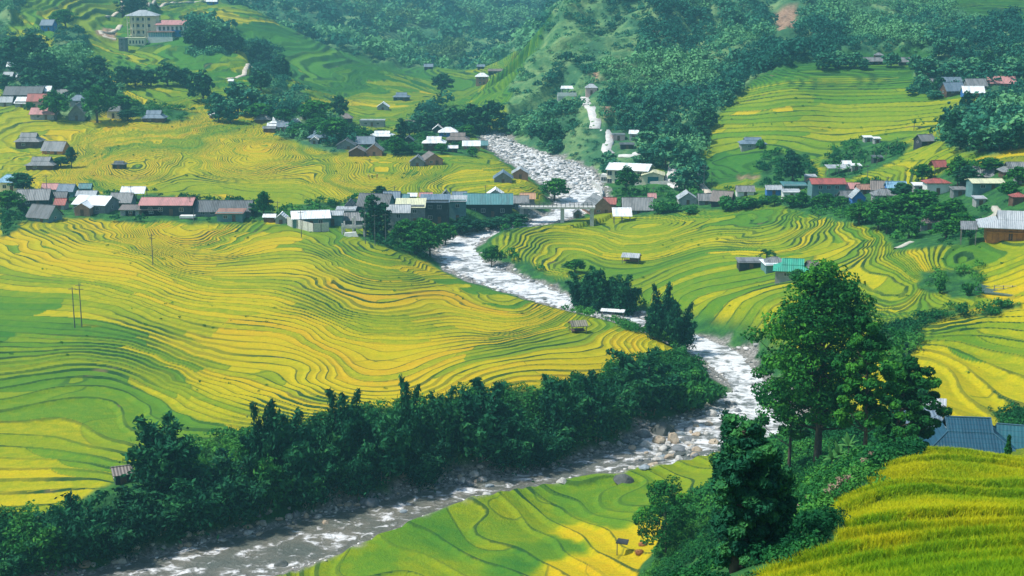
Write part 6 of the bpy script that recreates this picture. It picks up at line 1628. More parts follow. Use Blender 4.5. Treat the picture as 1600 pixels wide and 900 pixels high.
for (x, t, b, w_), lb in ordinals([(404, 68, 102, 32), (442, 90, 122, 28), (408, 112, 142, 40)], 'dark tree, %s of three beside the pale track on the spur'):
    T('forestdark', x, t, b, w_, lb, 'dark trees by the track on the spur')
for (x, t, b, w_), lb in ordinals([(304, 42, 74, 40), (330, 44, 78, 40), (352, 44, 80, 40), (370, 54, 84, 34)], 'dark tree, %s of the grove right of the long red roofed guest house'):
    T('forestdark', x, t, b, w_, lb, 'grove right of the guest house')
for (x, t, b, w_), lb in ordinals([(192, -14, 26, 26), (206, -20, 30, 26), (222, -14, 30, 26)], 'tall dark tree, %s of three behind the cream hotel'):
    T('tallbroad', x, t, b, w_, lb, 'tall trees behind the cream hotel')
T('tallbroad', 235, 18, 52, 16, 'narrow dark tree standing in front of the hotel roof')
for (x, t, b, w_), lb in ordinals([(190, 105, 136, 36), (212, 108, 136, 36), (236, 110, 134, 36), (262, 100, 134, 40), (318, 114, 160, 44), (290, 108, 138, 34)], 'dark tree, %s of the belt across the middle of the spur'):
    T('forestdark', x, t, b, w_, lb, 'belt of dark trees across the spur')
for (x, t, b, w_), lb in ordinals([(342, 148, 190, 40), (372, 132, 180, 50), (395, 140, 182, 44), (360, 160, 192, 34), (420, 150, 180, 40)], 'leafy tree, %s of the hollow right of the knoll terraces'):
    T('forest', x, t, b, w_, lb, 'trees in the hollow right of the knoll terraces')
T('broad', 152, 138, 192, 50, 'big round tree beside the grey gabled hamlet house')
T('broad', 88, 145, 188, 44, 'large tree between the red roofs and the blue grey roof')
T('broad', 190, 150, 176, 50, 'light green tree above the pyramid roofed house')
T('broad', 48, 160, 178, 16, 'small tree in front of the red roofed house')
T('darktree', 200, 172, 188, 34, 'low dark tree left of the pyramid roofed house')
for (x, t, b, w_), lb in ordinals([(20, 60, 98, 50), (52, 55, 92, 40), (10, 118, 140, 40), (45, 108, 140, 44), (75, 112, 142, 46), (105, 105, 140, 50), (135, 112, 152, 50), (150, 90, 122, 40), (35, 90, 112, 40), (118, 128, 152, 40), (165, 125, 160, 40), (75, 85, 115, 40)], 'dark tree, %s of the wood above the red roofed hamlet'):
    T('forestdark', x, t, b, w_, lb, 'wood above the red roofed hamlet')
T('broad', 103, 18, 46, 42, 'round tree right of the dark blue roofed house high at upper left')
T('darktree', 112, 230, 262, 18, 'narrow green tree right of the orange gabled timber house')
T('darktree', 95, 246, 262, 30, 'scrubby tree below the orange gabled timber house')
T('darktree', 1238, 240, 292, 38, 'dense dark pointed tree standing alone left of the red roofs')
T('broad', 978, 262, 302, 38, 'dark tree in front of the cream school')
for (x, t, b, w_), lb in ordinals([(1012, 226, 262, 40), (1040, 214, 262, 44), (1068, 225, 275, 44), (1092, 250, 292, 44), (1070, 262, 298, 40), (1010, 206, 232, 44)], 'tree, %s of the wooded foot slope behind the school'):
    T('forest', x, t, b, w_, lb, 'trees of the wooded foot slope behind the school')
for (x, t, b, w_), lb in ordinals([(1134, 306, 330, 38), (1176, 306, 326, 40), (1160, 312, 326, 36), (1048, 310, 330, 36), (1030, 318, 334, 30), (1078, 322, 334, 30), (1190, 304, 320, 30)], 'rounded bush, %s of those in front of the wide brown grey roof row'):
    T('bush', x, t, b, w_, lb, 'bushes in front of the right village')
for (x, t, b, w_), lb in ordinals([(1252, 300, 324, 26), (1236, 306, 324, 28), (1290, 302, 326, 30), (1312, 308, 326, 30), (1275, 308, 326, 22), (1210, 306, 322, 24)], 'small tree, %s of those before the tall teal house'):
    T('broad', x, t, b, w_, lb, 'small trees before the tall teal house')
for (x, t, b, w_), lb in ordinals([(1342, 316, 352, 44), (1372, 312, 360, 50), (1398, 306, 352, 50), (1432, 298, 346, 70), (1462, 318, 354, 50), (1488, 312, 352, 44), (1420, 335, 372, 46), (1500, 332, 368, 44), (1478, 345, 374, 50), (1385, 335, 366, 40)], 'leafy tree, %s of the broad grove below the dark red roof'):
    T('broad', x, t, b, w_, lb, 'broad grove below the dark red roof')
T('broad', 1496, 246, 292, 34, 'grey green open tree right of the dark red roof')
T('darktree', 1512, 262, 296, 40, 'dark tree left of the wide grey gable')
T('broad', 1545, 248, 270, 50, 'light green tree behind the wide grey gable')
T('broad', 1580, 285, 312, 36, 'round tree right of the teal walled shed')
T('broad', 1590, 262, 290, 40, 'tree below the large grey timber house')
T('darktree', 1410, 286, 312, 40, 'dark tree right of the sky blue roof')
T('broad', 1440, 258, 284, 36, 'bushy tree left of the small red roof on posts')
T('broad', 1246, 422, 446, 26, 'small dark tree at the right corner of the emerald roof')
T('bush', 1283, 420, 438, 30, 'bush behind the annex of the emerald roof')
for (x, t, b, w_), lb in ordinals([(1488, 178, 224, 34), (1520, 174, 208, 32), (1550, 178, 212, 24), (1500, 200, 234, 40), (1530, 205, 238, 44), (1562, 204, 236, 40), (1592, 190, 232, 44), (1580, 208, 236, 30)], 'dark tree, %s of the clump at the right end of the hill terraces'):
    T('forestdark', x, t, b, w_, lb, 'clump at the right end of the hill terraces')
for (x, t, b, w_), lb in ordinals([(1440, 118, 140, 34), (1425, 135, 148, 24), (1460, 142, 154, 30), (1540, 100, 128, 40), (1490, 96, 124, 44), (1520, 92, 124, 40), (1580, 92, 126, 50), (1450, 92, 122, 44)], 'tree, %s of those around the upper right hamlet'):
    T('forest', x, t, b, w_, lb, 'trees around the upper right hamlet')
for (x, t, b, w_), lb in ordinals([(1350, 92, 108, 20), (1392, 84, 106, 26), (1335, 84, 108, 30), (1428, 86, 108, 24), (1310, 82, 108, 34), (1285, 84, 110, 34)], 'tree, %s of those beside the grey barns on the hilltop'):
    T('forest', x, t, b, w_, lb, 'trees beside the grey barns on the hilltop')
T('bush', 1190, 216, 232, 20, 'bush at the right end of the slate roofed house on the terraces')
T('bush', 1468, 432, 458, 22, 'bright round bush on the left bank of the fish pond')
T('bush', 1512, 440, 462, 22, 'bright round bush right against the fish pond')
# banana plants
bp = [(1302, 262), (1312, 256), (1322, 250), (1334, 250), (1344, 246), (1356, 252), (1350, 262), (1366, 246), (1376, 242), (1384, 248), (1395, 240), (1338, 270), (1325, 274), (1310, 272), (1402, 232), (1388, 236), (1370, 258), (1330, 240)]
for x, b in bp: plant_px('banana', x, b, 15, 'banana plant with pale ragged leaves, one of the patch left of the bright terraces', 'banana patch left of the bright terraces', 15)
for (x, b), lb in zip([(1428, 204), (1352, 338), (1372, 330), (1388, 324), (1478, 352), (1022, 330), (1282, 318)], ['banana plant on the wooded end of the hill terraces', 'banana plant at the left edge of the broad grove', 'banana plant in the broad grove under the lower grey roof', 'banana plant right of the lower grey roof', 'banana plant right of the plank shack', 'banana plant in front of the little pink roof', 'banana plant before the tall teal house']):
    plant_px('banana', x, b, 17, lb, None, 17)
for (x, b), lb in zip([(1310, 735), (1325, 722), (1300, 742)], ['big banana plant at the foot of the great tree, nearest the trunk', 'big banana plant at the foot of the great tree, farthest right', 'big banana plant at the foot of the great tree, lowest of three']):
    plant_px('banana', x, b, 40, lb, None, 40, ymin=110)
p = gp(1197, 412); tr, cr = palm(3); r = mesh_thing('palm_tree', 'single palm beside the grey roof left of the emerald roofed farm', 'palm', p); r.scale = (.95,) * 3; link('trunk', tr, r); link('fronds', cr, r)

# ================================================================== woods and undergrowth
def gridsample(maskarr, n, seed):
    g = np.random.default_rng(seed)
    wgt = (maskarr * (np.gradient(rowsY)[:, None] * (rowsY[:, None] + 22))).ravel(); wgt = np.cumsum(wgt)
    k = np.searchsorted(wgt, g.uniform(0, wgt[-1], n)); r_, c_ = np.unravel_index(k, X.shape)
    jx = g.uniform(-.5, .5, n) * np.abs(dX[r_, c_]) if dX.shape == X.shape else g.uniform(-.4, .4, n)
    x = X[r_, c_] + g.normal(size=n) * .3; y = Y[r_, c_] + g.normal(size=n) * .3
    return x, y, zat(x, y), PX[r_, c_], PY[r_, c_]

def blob_mass(name, label, x, y, z, size, lf, per, material, seed, height=.8, tint0=None, lift=.35):
    """many leafy crowns in one mesh: each a lumpy clump of leaves with its own shade"""
    g = np.random.default_rng(seed); n = len(x); per = int(per)
    d = g.normal(size=(n, per, 3)); d /= np.linalg.norm(d, axis=2, keepdims=True); d[:, :, 2] = np.abs(d[:, :, 2]) * 1.1 - .25
    a = np.arctan2(d[:, :, 1], d[:, :, 0]); ph = g.uniform(0, 6.28, (n, 1))
    lump = 1 + .28 * np.sin(a * 3 + ph) + .2 * np.sin(a * 5 + ph * 2 + d[:, :, 2] * 4)
    rad = g.uniform(.6, 1, (n, per)) * lump
    s = size[:, None]
    C = np.stack([x[:, None] + d[:, :, 0] * rad * s * .5, y[:, None] + d[:, :, 1] * rad * s * .5, z[:, None] + s * lift + d[:, :, 2] * rad * s * height * .5], -1).reshape(-1, 3)
    dd = d.reshape(-1, 3)
    lsz = np.repeat(size * lf, per)
    V, Fc = leaves(C, lsz, .45, dd * 1.1, 1.3, seed=seed + 1)
    t0 = (g.uniform(.1, .8, n) if tint0 is None else tint0)
    tint = np.clip(np.repeat(t0, per) + g.normal(size=n * per) * .13 + dd[:, 2] * .1, 0, 1)
    me_ = raw_mesh(name, V, Fc, [material], attr=np.repeat(tint, 4))
    return tag(link(name, me_), label, None, None, 'stuff')

vis = (PX > -140) & (PX < 1740) & (PY > -110)
hous = np.zeros(X.shape, bool)
# trees on the mountains; thinner on the pale grassy flank and landslips
pale_flank = smooth((fbm(X / 24, Y / 40, 91, 3) + .08) / .2) * ((PX > 790) & (PX < 990) & (PY < 175) & (PY > -80) & (Y < 900))
scar = mask([([(1200, -10), (1256, -14), (1248, 60), (1206, 70)], 560, 950)]).astype(float)
clear = np.maximum(np.maximum(pale_flank * .6, mE), scar)
wood_d = forest * (1 - clear) * (1 - .60 * meadow) * vis * (SD > 3)
# keep roads and houses on the wooded slopes open
occ = [(o.location.x, o.location.y, max(3.5, 5)) for o in list(COL.objects) if o.parent is None and o.type == 'EMPTY' and o.get('category') not in ('tree', 'bamboo', 'bush', 'banana plant', 'pole', 'person')]
roads_w = []
for o in COL.objects:
    if o.name.split('.')[0] in ('road', 'track', 'path'):
        vv = o.data.vertices; roads_w += [(vv[i].co.x, vv[i].co.y, 3.2) for i in range(1, len(vv), 10)]
def keep(x, y, extra=0.0):
    ok = np.ones(len(x), bool)
    for ox, oy, rr in occ: ok &= ~((np.abs(x - ox) < rr + extra) & (y - oy < rr + extra) & (y - oy > -11 - extra))
    for ox, oy, rr in roads_w: ok &= ~((np.abs(x - ox) < rr + extra) & (y - oy < rr) & (y - oy > -15 - extra))
    return ok
x, y, z, px_, py_ = gridsample(wood_d * (Y > 860) * np.clip(vis, 0, 1), 5200, 5); k = keep(x, y)
x, y, z = x[k], y[k], z[k]; g = np.random.default_rng(1)
sz = (g.uniform(0, 1, len(x)) ** 1.8 * 13 + 4.5) * np.interp(fbm(x / 60, y / 60, 5, 2), [-.4, .4], [.6, 1.25])
t0 = np.clip(.42 + fbm(x / 45, y / 80, 15, 3) * 2.2 + g.uniform(-.15, .15, len(x)), 0, 1)
blob_mass('far_woods', 'far blue green woods on the slopes closing the valley', x, y, z, sz, .17, 62, L_FOR, 21, tint0=t0)
pw = wood_d * (Y > 960) * (((PX > 560) & (PX < 690) & (PY > -30) & (PY < 95)) | ((PX > 700) & (PX < 790) & (PY > 5) & (PY < 35)) | ((PX > 660) & (PX < 720) & (PY > 60) & (PY < 110))) * (fbm(X / 40, Y / 70, 99, 3) > -.08)
x, y, z, px_, py_ = gridsample(pw, 620, 7); sz = np.random.default_rng(12).uniform(6, 13, len(x))
blob_mass('painted_sun_woods', 'trees with sunlight painted into pale leaves on the far slope of the valley', x, y, z, sz, .16, 70, L_PALE, 29)  # sunlight on this patch of wood is put in as a paler leaf colour
x, y, z, px_, py_ = gridsample(wood_d * (Y < 860) * (Y > 380), 8200, 6); k = keep(x, y)
x, y, z = x[k], y[k], z[k]
sz = np.random.default_rng(2).uniform(0, 1, len(x)) ** 2.2 * 7.5 + 1.8; sz *= np.interp(fbm(x / 40, y / 40, 6, 2), [-.4, .4], [.6, 1.3]); sz = np.where((px_[k] > 780) & (px_[k] < 1000), sz * .7, sz)
t0 = np.clip(.42 + fbm(x / 30, y / 45, 16, 3) * 1.9 + np.random.default_rng(4).uniform(-.2, .2, len(x)), 0, 1)
blob_mass('woods', 'dense green woods and scrub covering the mountain flanks', x, y, z, sz, .125, 105, L_FOR, 22, tint0=t0)
# clearly separate hillside trees, the nearest ones
fo = wood_d * (Y > 470) * (Y < 640) * ((PX > 800) & (PX < 1600))
x, y, z, px_, py_ = gridsample(fo, 130, 8); k = keep(x, y, 1.5)
for a, b, c_, q, v in zip(x[k], y[k], z[k], px_[k], py_[k]):
    if q < 940: lb, gr = 'leafy tree on the steep scrubby slope straight above the river boulders', 'trees on the slope above the river boulders'
    elif q < 1110: lb, gr = 'leafy tree on the mountain side around the pale winding road', 'trees around the winding road'
    elif q < 1460: lb, gr = 'leafy tree in the woods bordering the top of the hill terraces', 'trees bordering the top of the hill terraces'
    else: lb, gr = 'leafy tree in the dark woods at the upper right', 'trees of the dark woods at the upper right'
    plant(R.choice(['forest', 'forest', 'forestdark']), Vector((a, b, c_ - .3)), R.uniform(4.5, 9), lb, gr, R.uniform(.85, 1.25))
# undergrowth on banks and scrub land
scrub = np.where((PX > 1400) & (Y > 270) & (Y < 335), .12, 1.0) * blur(mG.astype(np.float32), 1) * (SD > 4.5) * vis * (1 - np.clip(gravel, 0, 1)) * (np.clip(gravel, 0, 1) < .3)
x, y, z, px_, py_ = gridsample(scrub * (Y < 330) * (Y > 175), 3400, 9); k = keep(x, y)
x, y, z = x[k], y[k], z[k]; s_ = np.random.default_rng(3).uniform(.8, 3.0, len(x))
blob_mass('undergrowth', 'dark green undergrowth along the river banks', x, y, z, s_, .12, 90, L_SCRUB, 23, .8, np.clip(.35 + fbm(x / 12, y / 12, 17, 3) * 1.2, 0, 1))
x, y, z, px_, py_ = gridsample(scrub * (Y <= 178) * (Y > 24) * np.where(PX < 1180, .6 * (PX > 960), 1), 3000, 10); k = keep(x, y)
x, y, z = x[k], y[k], z[k]; s_ = np.random.default_rng(5).uniform(.5, 1.9, len(x)) * np.interp(y, [24, 80], [.35, 1])
blob_mass('slope_scrub', 'tangled scrub on the steep slope under the great tree', x, y, z, s_, .10, 190, L_SCRUB, 24, .8, np.clip(.35 + fbm(x / 6, y / 6, 18, 3) * 1.2, 0, 1))
x, y, z, px_, py_ = gridsample(scrub * (Y >= 330), 2300, 12); k = keep(x, y)
x, y, z = x[k], y[k], z[k]; s_ = np.random.default_rng(6).uniform(1.2, 4.2, len(x))
blob_mass('village_greenery', 'bushes and garden greenery between the village houses', x, y, z, s_ * .9, .17, 56, L_SCRUB, 25, .8, np.clip(.35 + fbm(x / 20, y / 20, 19, 3) * 1.2, 0, 1))
# weeds and tufts on the terrace banks
bankm = ((stair > .15) & (stair < .9)) * paddy * (rw > .1) * vis * (fbm(X / 25, Y / 25, 95, 3) > .12) * (Y > 180) * (Y < 620)
x, y, z, px_, py_ = gridsample(bankm, 450, 13); k = keep(x, y)
x, y, z = x[k], y[k], z[k]; s_ = np.random.default_rng(8).uniform(.3, .9, len(x)) * np.interp(y, [180, 600], [.8, 1.5])
blob_mass('terrace_weeds', 'weeds on the banks between the rice terraces', x, y, z, s_, .22, 26, L_SCRUB, 26, .7, None, .2)
# pale dry reeds at the slope edge
for i, (x_, y_) in enumerate([(1362, 728), (1350, 740), (1338, 752), (1325, 768), (1312, 772), (1290, 790), (1262, 800), (1245, 812), (1215, 828), (1205, 840), (1228, 822), (1300, 782)]):
    p = gp(x_, y_); g = np.random.default_rng(i); n = 260
    a = g.uniform(0, 6.28, n); t = g.uniform(.2, 1, n); rr = t * .45 * g.uniform(.2, 1, n)
    P = np.stack([np.cos(a) * rr, np.sin(a) * rr, t * 1.5], -1); V, Fc = leaves(P, .09, .2, None, 5, seed=i)
    st = MB()
    for q in range(5): st.tube([(0, 0, -.2), (math.cos(q * 1.3) * .15, math.sin(q * 1.3) * .15, .8), (math.cos(q * 1.3) * .4, math.sin(q * 1.3) * .4, 1.4)], .015, 3, False)
    sc2 = .7; r = mesh_thing('reed_tuft', 'tuft of dry pale reeds between the great tree and the near field', 'reeds', p, 0, 'dry reed tufts along the near field edge'); r.scale = (sc2,) * 3
    link('plumes', raw_mesh('plumes', V, Fc, [flat_mat('dry_reed', (.46, .36, .26), (.24, .16, .11))]), r); st.build('stems', POST, r)

# ================================================================== river stones
def rock_mesh(seed, sub=3, flat_=.62):
    g = np.random.default_rng(seed); bm = bmesh.new(); bmesh.ops.create_icosphere(bm, subdivisions=sub, radius=1.0)
    ax = g.normal(size=(9, 3)); ax /= np.linalg.norm(ax, axis=1)[:, None]; lim = g.uniform(.55, .92, 9)
    for v in bm.verts:
        c0 = np.array(v.co); 
        for a, l in zip(ax, lim):
            q = c0 @ a
            if q > l: c0 = c0 - a * (q - l) * .88
        c0 = c0 * (1 + .05 * math.sin(c0[0] * 7 + seed) * math.cos(c0[1] * 6))
        c0[2] *= flat_; v.co = c0
    me_ = bpy.data.meshes.new('boulder'); bm.to_mesh(me_); bm.free()
    return me_
ROCKM = {k: flat_mat('stone_' + k, *v, rough=.75, scale=1.4, bump=.6) for k, v in dict(pale=((.50, .49, .46), (.27, .26, .24)), grey=((.20, .215, .225), (.10, .11, .12)), dark=((.10, .11, .105), (.045, .055, .05)), tan=((.46, .38, .28), (.28, .22, .16)), blue=((.26, .31, .34), (.15, .18, .20))).items()}
ROCKS = {}
for mk in ROCKM:
    ROCKS[mk] = []
    for i in range(4):
        me_ = rock_mesh(40 + i * 7 + len(mk)); me_.materials.append(ROCKM[mk]); ROCKS[mk].append(me_)
def rock(loc, w_, h_, mk, label, group=None, d_=None):
    o = link('boulder', R.choice(ROCKS[mk]), None, loc, R.uniform(0, 6.28)); a = w_ / 2
    o.scale = (a * R.uniform(.85, 1.1), (d_ or w_) / 2 * R.uniform(.75, 1.0), h_ * .9)
    return tag(o, label, 'boulder', group)
for px, py, wpx, hpx, mk, lb in [(1035, 676, 50, 26, 'dark', 'huge dark boulder under the bamboo at the river bend'), (1006, 682, 26, 18, 'grey', 'grey boulder left of the huge dark one'), (1052, 700, 26, 24, 'tan', 'pointed tan boulder standing at the water below the huge dark one'),
        (1030, 698, 24, 18, 'tan', 'blocky tan boulder left of the pointed one'), (1008, 701, 22, 13, 'pale', 'pale boulder second left of the pointed one'), (988, 704, 16, 9, 'tan', 'low tan boulder at the left end of the bend boulders'), (1112, 654, 24, 14, 'pale', 'round pale boulder alone in the gravel of the bend'),
        (1076, 680, 26, 9, 'grey', 'flat grey slab boulder in the rushing bend'), (1065, 687, 14, 7, 'blue', 'small blue grey boulder left of the flat slab'), (972, 752, 42, 15, 'dark', 'long dark boulder against the green bank of the bottom field'), (1007, 733, 22, 8, 'blue', 'blue grey boulder in the water beyond the long dark one'),
        (1034, 722, 22, 6, 'blue', 'low blue grey boulder right in the stream'), (1060, 710, 34, 8, 'grey', 'wide low grey boulder below the pointed tan one'), (1062, 717, 20, 5, 'dark', 'flat dark wet stone below the wide grey boulder'), (1040, 709, 16, 6, 'dark', 'small dark stone left of the wide grey boulder'),
        (878, 754, 22, 10, 'pale', 'pale boulder in the calm water opposite the bottom field'), (577, 790, 36, 22, 'grey', 'big grey boulder on the dark lower bank'), (462, 808, 18, 16, 'grey', 'upright grey boulder at the left of the lower bank'), (478, 810, 10, 12, 'tan', 'narrow tan boulder beside the upright grey one'),
        (498, 812, 16, 8, 'pale', 'pale flat boulder right of the narrow tan one'), (452, 810, 18, 9, 'pale', 'pale boulder left of the upright grey one'), (508, 826, 12, 8, 'tan', 'lone tan stone standing in the lower water'), (723, 756, 16, 14, 'pale', 'pale upright stone on the middle lower bank'),
        (735, 760, 14, 10, 'grey', 'grey stone right of the pale upright one'), (753, 752, 18, 9, 'pale', 'pale stone farther right on the middle lower bank'), (765, 768, 16, 6, 'blue', 'blue grey stone awash opposite the middle bank'), (673, 785, 12, 5, 'pale', 'pale stone in the white water of the lower river'),
        (630, 810, 14, 5, 'blue', 'low blue stone in the lower rapids'), (293, 838, 14, 10, 'pale', 'round pale boulder on the dark far left bank'), (255, 858, 10, 6, 'pale', 'small pale boulder left of the round one'), (145, 886, 12, 8, 'pale', 'pale boulder nearest the lower left corner'),
        (318, 848, 11, 7, 'pale', 'pale stone at the water edge right of the round boulder'), (405, 837, 16, 4, 'tan', 'low tan stone awash left of the upright boulders'), (1128, 622, 18, 12, 'grey', 'grey boulder under the bushes of the bend point'), (1138, 636, 16, 9, 'grey', 'low grey boulder at the tip of the bend gravel'), (440, 888, 30, 8, 'dark', 'dark wet boulder at the lower edge of the bottom field')]:
    p = gp(px, py); m = mpp(p); p.z = max(p.z, float(level(p.y)) + .1) if py > 600 else p.z; rock(p + Vector((0, .3, 0)), wpx * m, hpx * m * 1.15, mk, lb)
def alongbank(n, y0, y1, side, spread, smin, smax, label, group, kinds=('pale', 'grey', 'tan', 'pale'), seed=0, inner=.0):
    g = random.Random(seed); L = [q for q in (LW if side == 'L' else RW)]
    seg = [(a, b) for a, b in zip(L[:-1], L[1:]) if y0 < (a[1] + b[1]) / 2 < y1]
    ln = [math.hypot(b[0] - a[0], b[1] - a[1]) for a, b in seg]
    for _ in range(n):
        a, b = g.choices(seg, ln)[0]; t = g.random(); x_, y_ = a[0] + (b[0] - a[0]) * t, a[1] + (b[1] - a[1]) * t
        nx, ny = -(b[1] - a[1]), (b[0] - a[0]); q = math.hypot(nx, ny); s = g.uniform(-inner, spread) * (1 if side == 'L' else -1)
        x_ += nx / q * s; y_ += ny / q * s; z_ = float(zat(x_, y_)); z_ = max(z_, float(level(y_)) - .1)
        w_ = g.uniform(smin, smax) * g.uniform(.6, 1.3); rock(Vector((x_, y_, z_ + .05 * w_)), w_, w_ * g.uniform(.35, .6), g.choice(kinds), label, group)
# which side is inland?
def inland(side):
    L = LW if side == 'L' else RW; a, b = L[-10], L[-9]; nx, ny = -(b[1] - a[1]), (b[0] - a[0]); q = math.hypot(nx, ny); mx, my = (a[0] + b[0]) / 2, (a[1] + b[1]) / 2
    return 1 if not inpoly(np.array([mx + nx / q * 2]), np.array([my + ny / q * 2]), riv_poly)[0] else -1
sL = inland('L'); sR = inland('R') * -1
alongbank(120, 190, 268, 'L', 4.6 * sL, .6, 1.9, 'pale stone in the row lining the dark lower bank of the river', 'stones lining the lower bank', seed=1)
alongbank(14, 270, 400, 'R', 2.5 * sR, .5, 1.2, 'stone on the shore below the right hand fields', 'stones on the shore below the right fields', seed=4)
gx, gy_, gz, gpx, _ = gridsample(mask([(GRAVEL, 180, 290)]).astype(float), 85, 51)
for a, b, c_, q in zip(gx, gy_, gz, gpx):
    w_ = R.uniform(.7, 2.3) * R.uniform(.7, 1.2)
    rock(Vector((a, b, max(c_, float(level(b)) + .1))), w_, w_ * .55, R.choice(['pale', 'pale', 'tan', 'grey', 'pale']), 'pale rounded stone of the rubble at the river bend' if q > 950 else 'pale stone of the long gravel bar below the dark bamboo', 'rubble at the river bend' if q > 950 else 'stones of the long gravel bar')
# stones of the upstream bed and the bend: the larger ones stand alone, the small ones are gravel
def inriver(n, y0, y1, seed, pad=0):
    g = np.random.default_rng(seed); i0 = [i for i in range(len(A_)) if y0 < ml[i][1] < y1]
    i = g.choice(i0, n); t = g.uniform(.02, .98, n); x_ = A_[i, 0] * (1 - t) + B_[i, 0] * t + g.normal(size=n) * .8; y_ = A_[i, 1] * (1 - t) + B_[i, 1] * t + g.normal(size=n) * .8
    return x_, y_, level(y_)
x, y, z = inriver(110, 500, 640, 3)
for a, b, c_ in zip(x, y, z): 
    w_ = R.uniform(1.0, 2.8); rock(Vector((a, b, c_ + .1)), w_, w_ * .5, R.choice(['pale', 'pale', 'grey', 'blue', 'dark']), 'boulder in the pale rock strewn river bed above the bridge', 'boulders in the river bed above the bridge')
x, y, z = inriver(26, 268, 420, 5)
for a, b, c_ in zip(x, y, z):
    w_ = R.uniform(.6, 1.4); rock(Vector((a, b, c_ + .05)), w_, w_ * .4, R.choice(['dark', 'grey', 'blue']), 'dark wet rock breaking the white middle river', 'dark rocks in the middle river')
def stone_field(name, label, x, y, z, smin, smax, seed, col):
    g = np.random.default_rng(seed); base = rock_mesh(3, 1); bv = np.array([v.co[:] for v in base.vertices]); bf_ = np.array([p.vertices[:] for p in base.polygons]); n = len(x)
    a = g.uniform(0, 6.28, n); s = smin + (smax * 1.5 - smin) * g.uniform(0, 1, n) ** 2.6; V = np.repeat(bv[None], n, 0) * s[:, None, None] * .5 * g.uniform(.7, 1.2, (n, 1, 3))
    c_, si = np.cos(a)[:, None], np.sin(a)[:, None]; vx = V[:, :, 0] * c_ - V[:, :, 1] * si; vy = V[:, :, 0] * si + V[:, :, 1] * c_
    W_ = np.stack([vx + x[:, None], vy + y[:, None], V[:, :, 2] + z[:, None]], -1).reshape(-1, 3)
    Fc = (bf_[None] + (np.arange(n) * len(bv))[:, None, None]).reshape(-1, 3)
    t = np.repeat(g.uniform(0, 1, n), len(bv))
    m, nt, b = mat(name); q = N(nt); q.link(q.ramp(q.attr('tint').outputs['Fac'], col), b.inputs['Base Color']); b.inputs['Roughness'].default_value = .8
    return tag(link(name, raw_mesh(name, W_, Fc, [m], attr=t)), label, None, None, 'stuff')
SC = [(0, (.14, .15, .15)), (.3, (.32, .32, .31)), (.7, (.56, .54, .51)), (1, (.72, .70, .67))]
x, y, z = inriver(2600, 490, 700, 11)
stone_field('river_stones', 'pale stones strewn over the river bed above the bridge', x, y, z + .05, .5, 1.7, 12, SC)
gx, gy_, gz, _, _ = gridsample((np.clip(gravel, 0, 1) > .5) * (Y < 300) * (SD > -2.5) * vis, 2600, 14)
stone_field('river_gravel', 'gravel and small stones along the lower river shore', gx, gy_, gz + .02, .15, .6, 13, SC)
gx, gy_, gz, _, _ = gridsample((np.clip(gravel, 0, 1) > .5) * (Y >= 300) * (SD > -3) * vis, 1500, 15)
stone_field('shore_stones', 'stones along the shores of the middle river', gx, gy_, gz + .02, .3, 1.2, 14, SC)

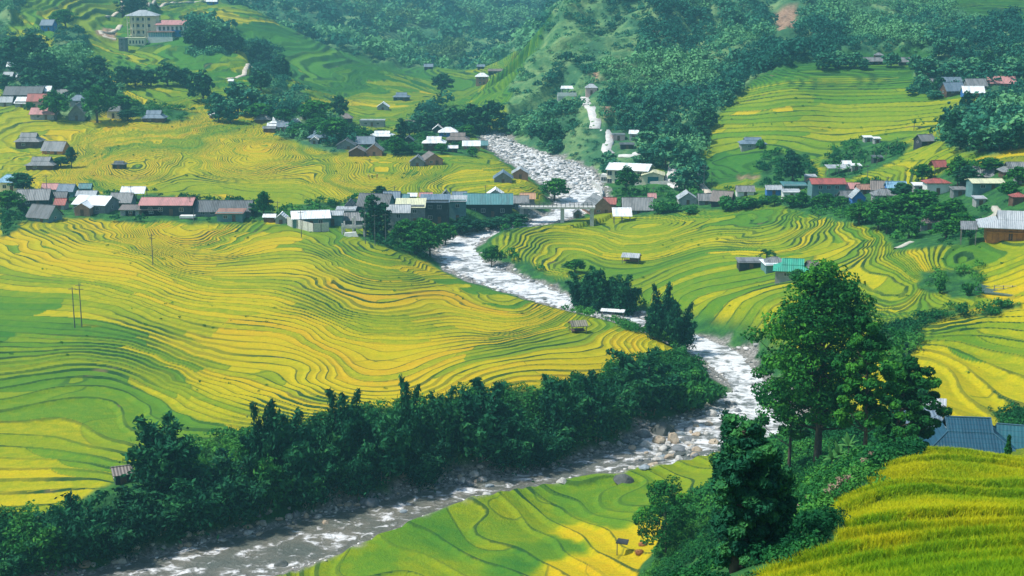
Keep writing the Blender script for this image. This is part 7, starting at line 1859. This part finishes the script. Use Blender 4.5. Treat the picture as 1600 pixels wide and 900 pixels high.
# ================================================================== rice standing in the nearest field
def rice(name, label, y0, y1, dens_n, h, wdt, seed):
    g = np.random.default_rng(seed)
    msk = (paddy > .6) * (Y > y0) * (Y < y1) * (PX > 1150) * (PX < 2300) * (PY < 1500) * (Y < 118)
    n = dens_n; gw = (msk * (np.gradient(rowsY)[:, None] * (rowsY[:, None] + 22))).ravel(); gw = np.cumsum(gw)
    k = np.searchsorted(gw, g.uniform(0, gw[-1], n)); r_, c_ = np.unravel_index(k, X.shape)
    x = X[r_, c_] + g.uniform(-.3, .3, n); y = Y[r_, c_] + g.uniform(-.25, .25, n); z = zat(x, y)
    rp = rip[r_, c_] + fbm(x / 3, y / 3, 66, 3) * .5; rs = stairc[r_, c_]
    B = 5; a = g.uniform(0, 6.28, (n, B)); ln = g.uniform(.2, .6, (n, B)) * h; hh = h * g.uniform(.7, 1.15, (n, B))
    bx = x[:, None] + g.normal(size=(n, B)) * .05; by = y[:, None] + g.normal(size=(n, B)) * .05
    tx = np.cos(a) * ln; ty = np.sin(a) * ln; pa = g.uniform(0, 6.28, (n, B)); qx, qy = np.cos(pa) * wdt / 2, np.sin(pa) * wdt / 2
    z_ = np.repeat(z[:, None], B, 1) - .05
    v0 = np.stack([bx - qx, by - qy, z_], -1); v1 = np.stack([bx + qx, by + qy, z_], -1)
    v2 = np.stack([bx + tx * .35 + qx, by + ty * .35 + qy, z_ + hh * .7], -1); v3 = np.stack([bx + tx * .35 - qx, by + ty * .35 - qy, z_ + hh * .7], -1)
    v4 = np.stack([bx + tx, by + ty, z_ + hh * .92], -1)
    V = np.stack([v0, v1, v2, v3, v4], 2).reshape(-1, 3); nb = n * B; o = np.arange(nb)[:, None] * 5
    f1 = o + np.array([[0, 1, 2, 3]]); f2 = o + np.array([[3, 2, 4, 4]])
    tt_ = np.clip(np.repeat((.40 + .60 * np.clip(rp, -.1, 1.3))[:, None], B, 1) - .16 * rs[:, None] + g.normal(size=(n, B)) * .08, 0, 1)
    tv = np.stack([tt_ - .15, tt_ - .15, tt_, tt_, tt_ + .08], -1).reshape(-1)
    # the tip face is a triangle: keep quads and triangles in two index sets
    me_ = bpy.data.meshes.new(name); me_.vertices.add(len(V)); me_.vertices.foreach_set('co', V.astype(np.float32).ravel())
    li = np.concatenate([f1.ravel(), (o + np.array([[3, 2, 4]])).ravel()]).astype(np.int32)
    me_.loops.add(len(li)); me_.loops.foreach_set('vertex_index', li)
    st = np.concatenate([np.arange(nb) * 4, nb * 4 + np.arange(nb) * 3]).astype(np.int32)
    me_.polygons.add(2 * nb); me_.polygons.foreach_set('loop_start', st); me_.update(calc_edges=True)
    at_ = me_.attributes.new('tint', 'FLOAT', 'POINT'); at_.data.foreach_set('value', np.clip(tv, 0, 1).astype(np.float32))
    me_.materials.append(L_RICE); tag(link(name, me_), label, None, None, 'stuff')
rice('rice', 'ripening rice standing in the nearest field at lower right', 12, 58, 70000, .5, .020, 1)
rice('rice', 'ripening rice in the far part of the nearest field', 58, 118, 80000, .5, .032, 2)
print('objects', len(bpy.data.objects))
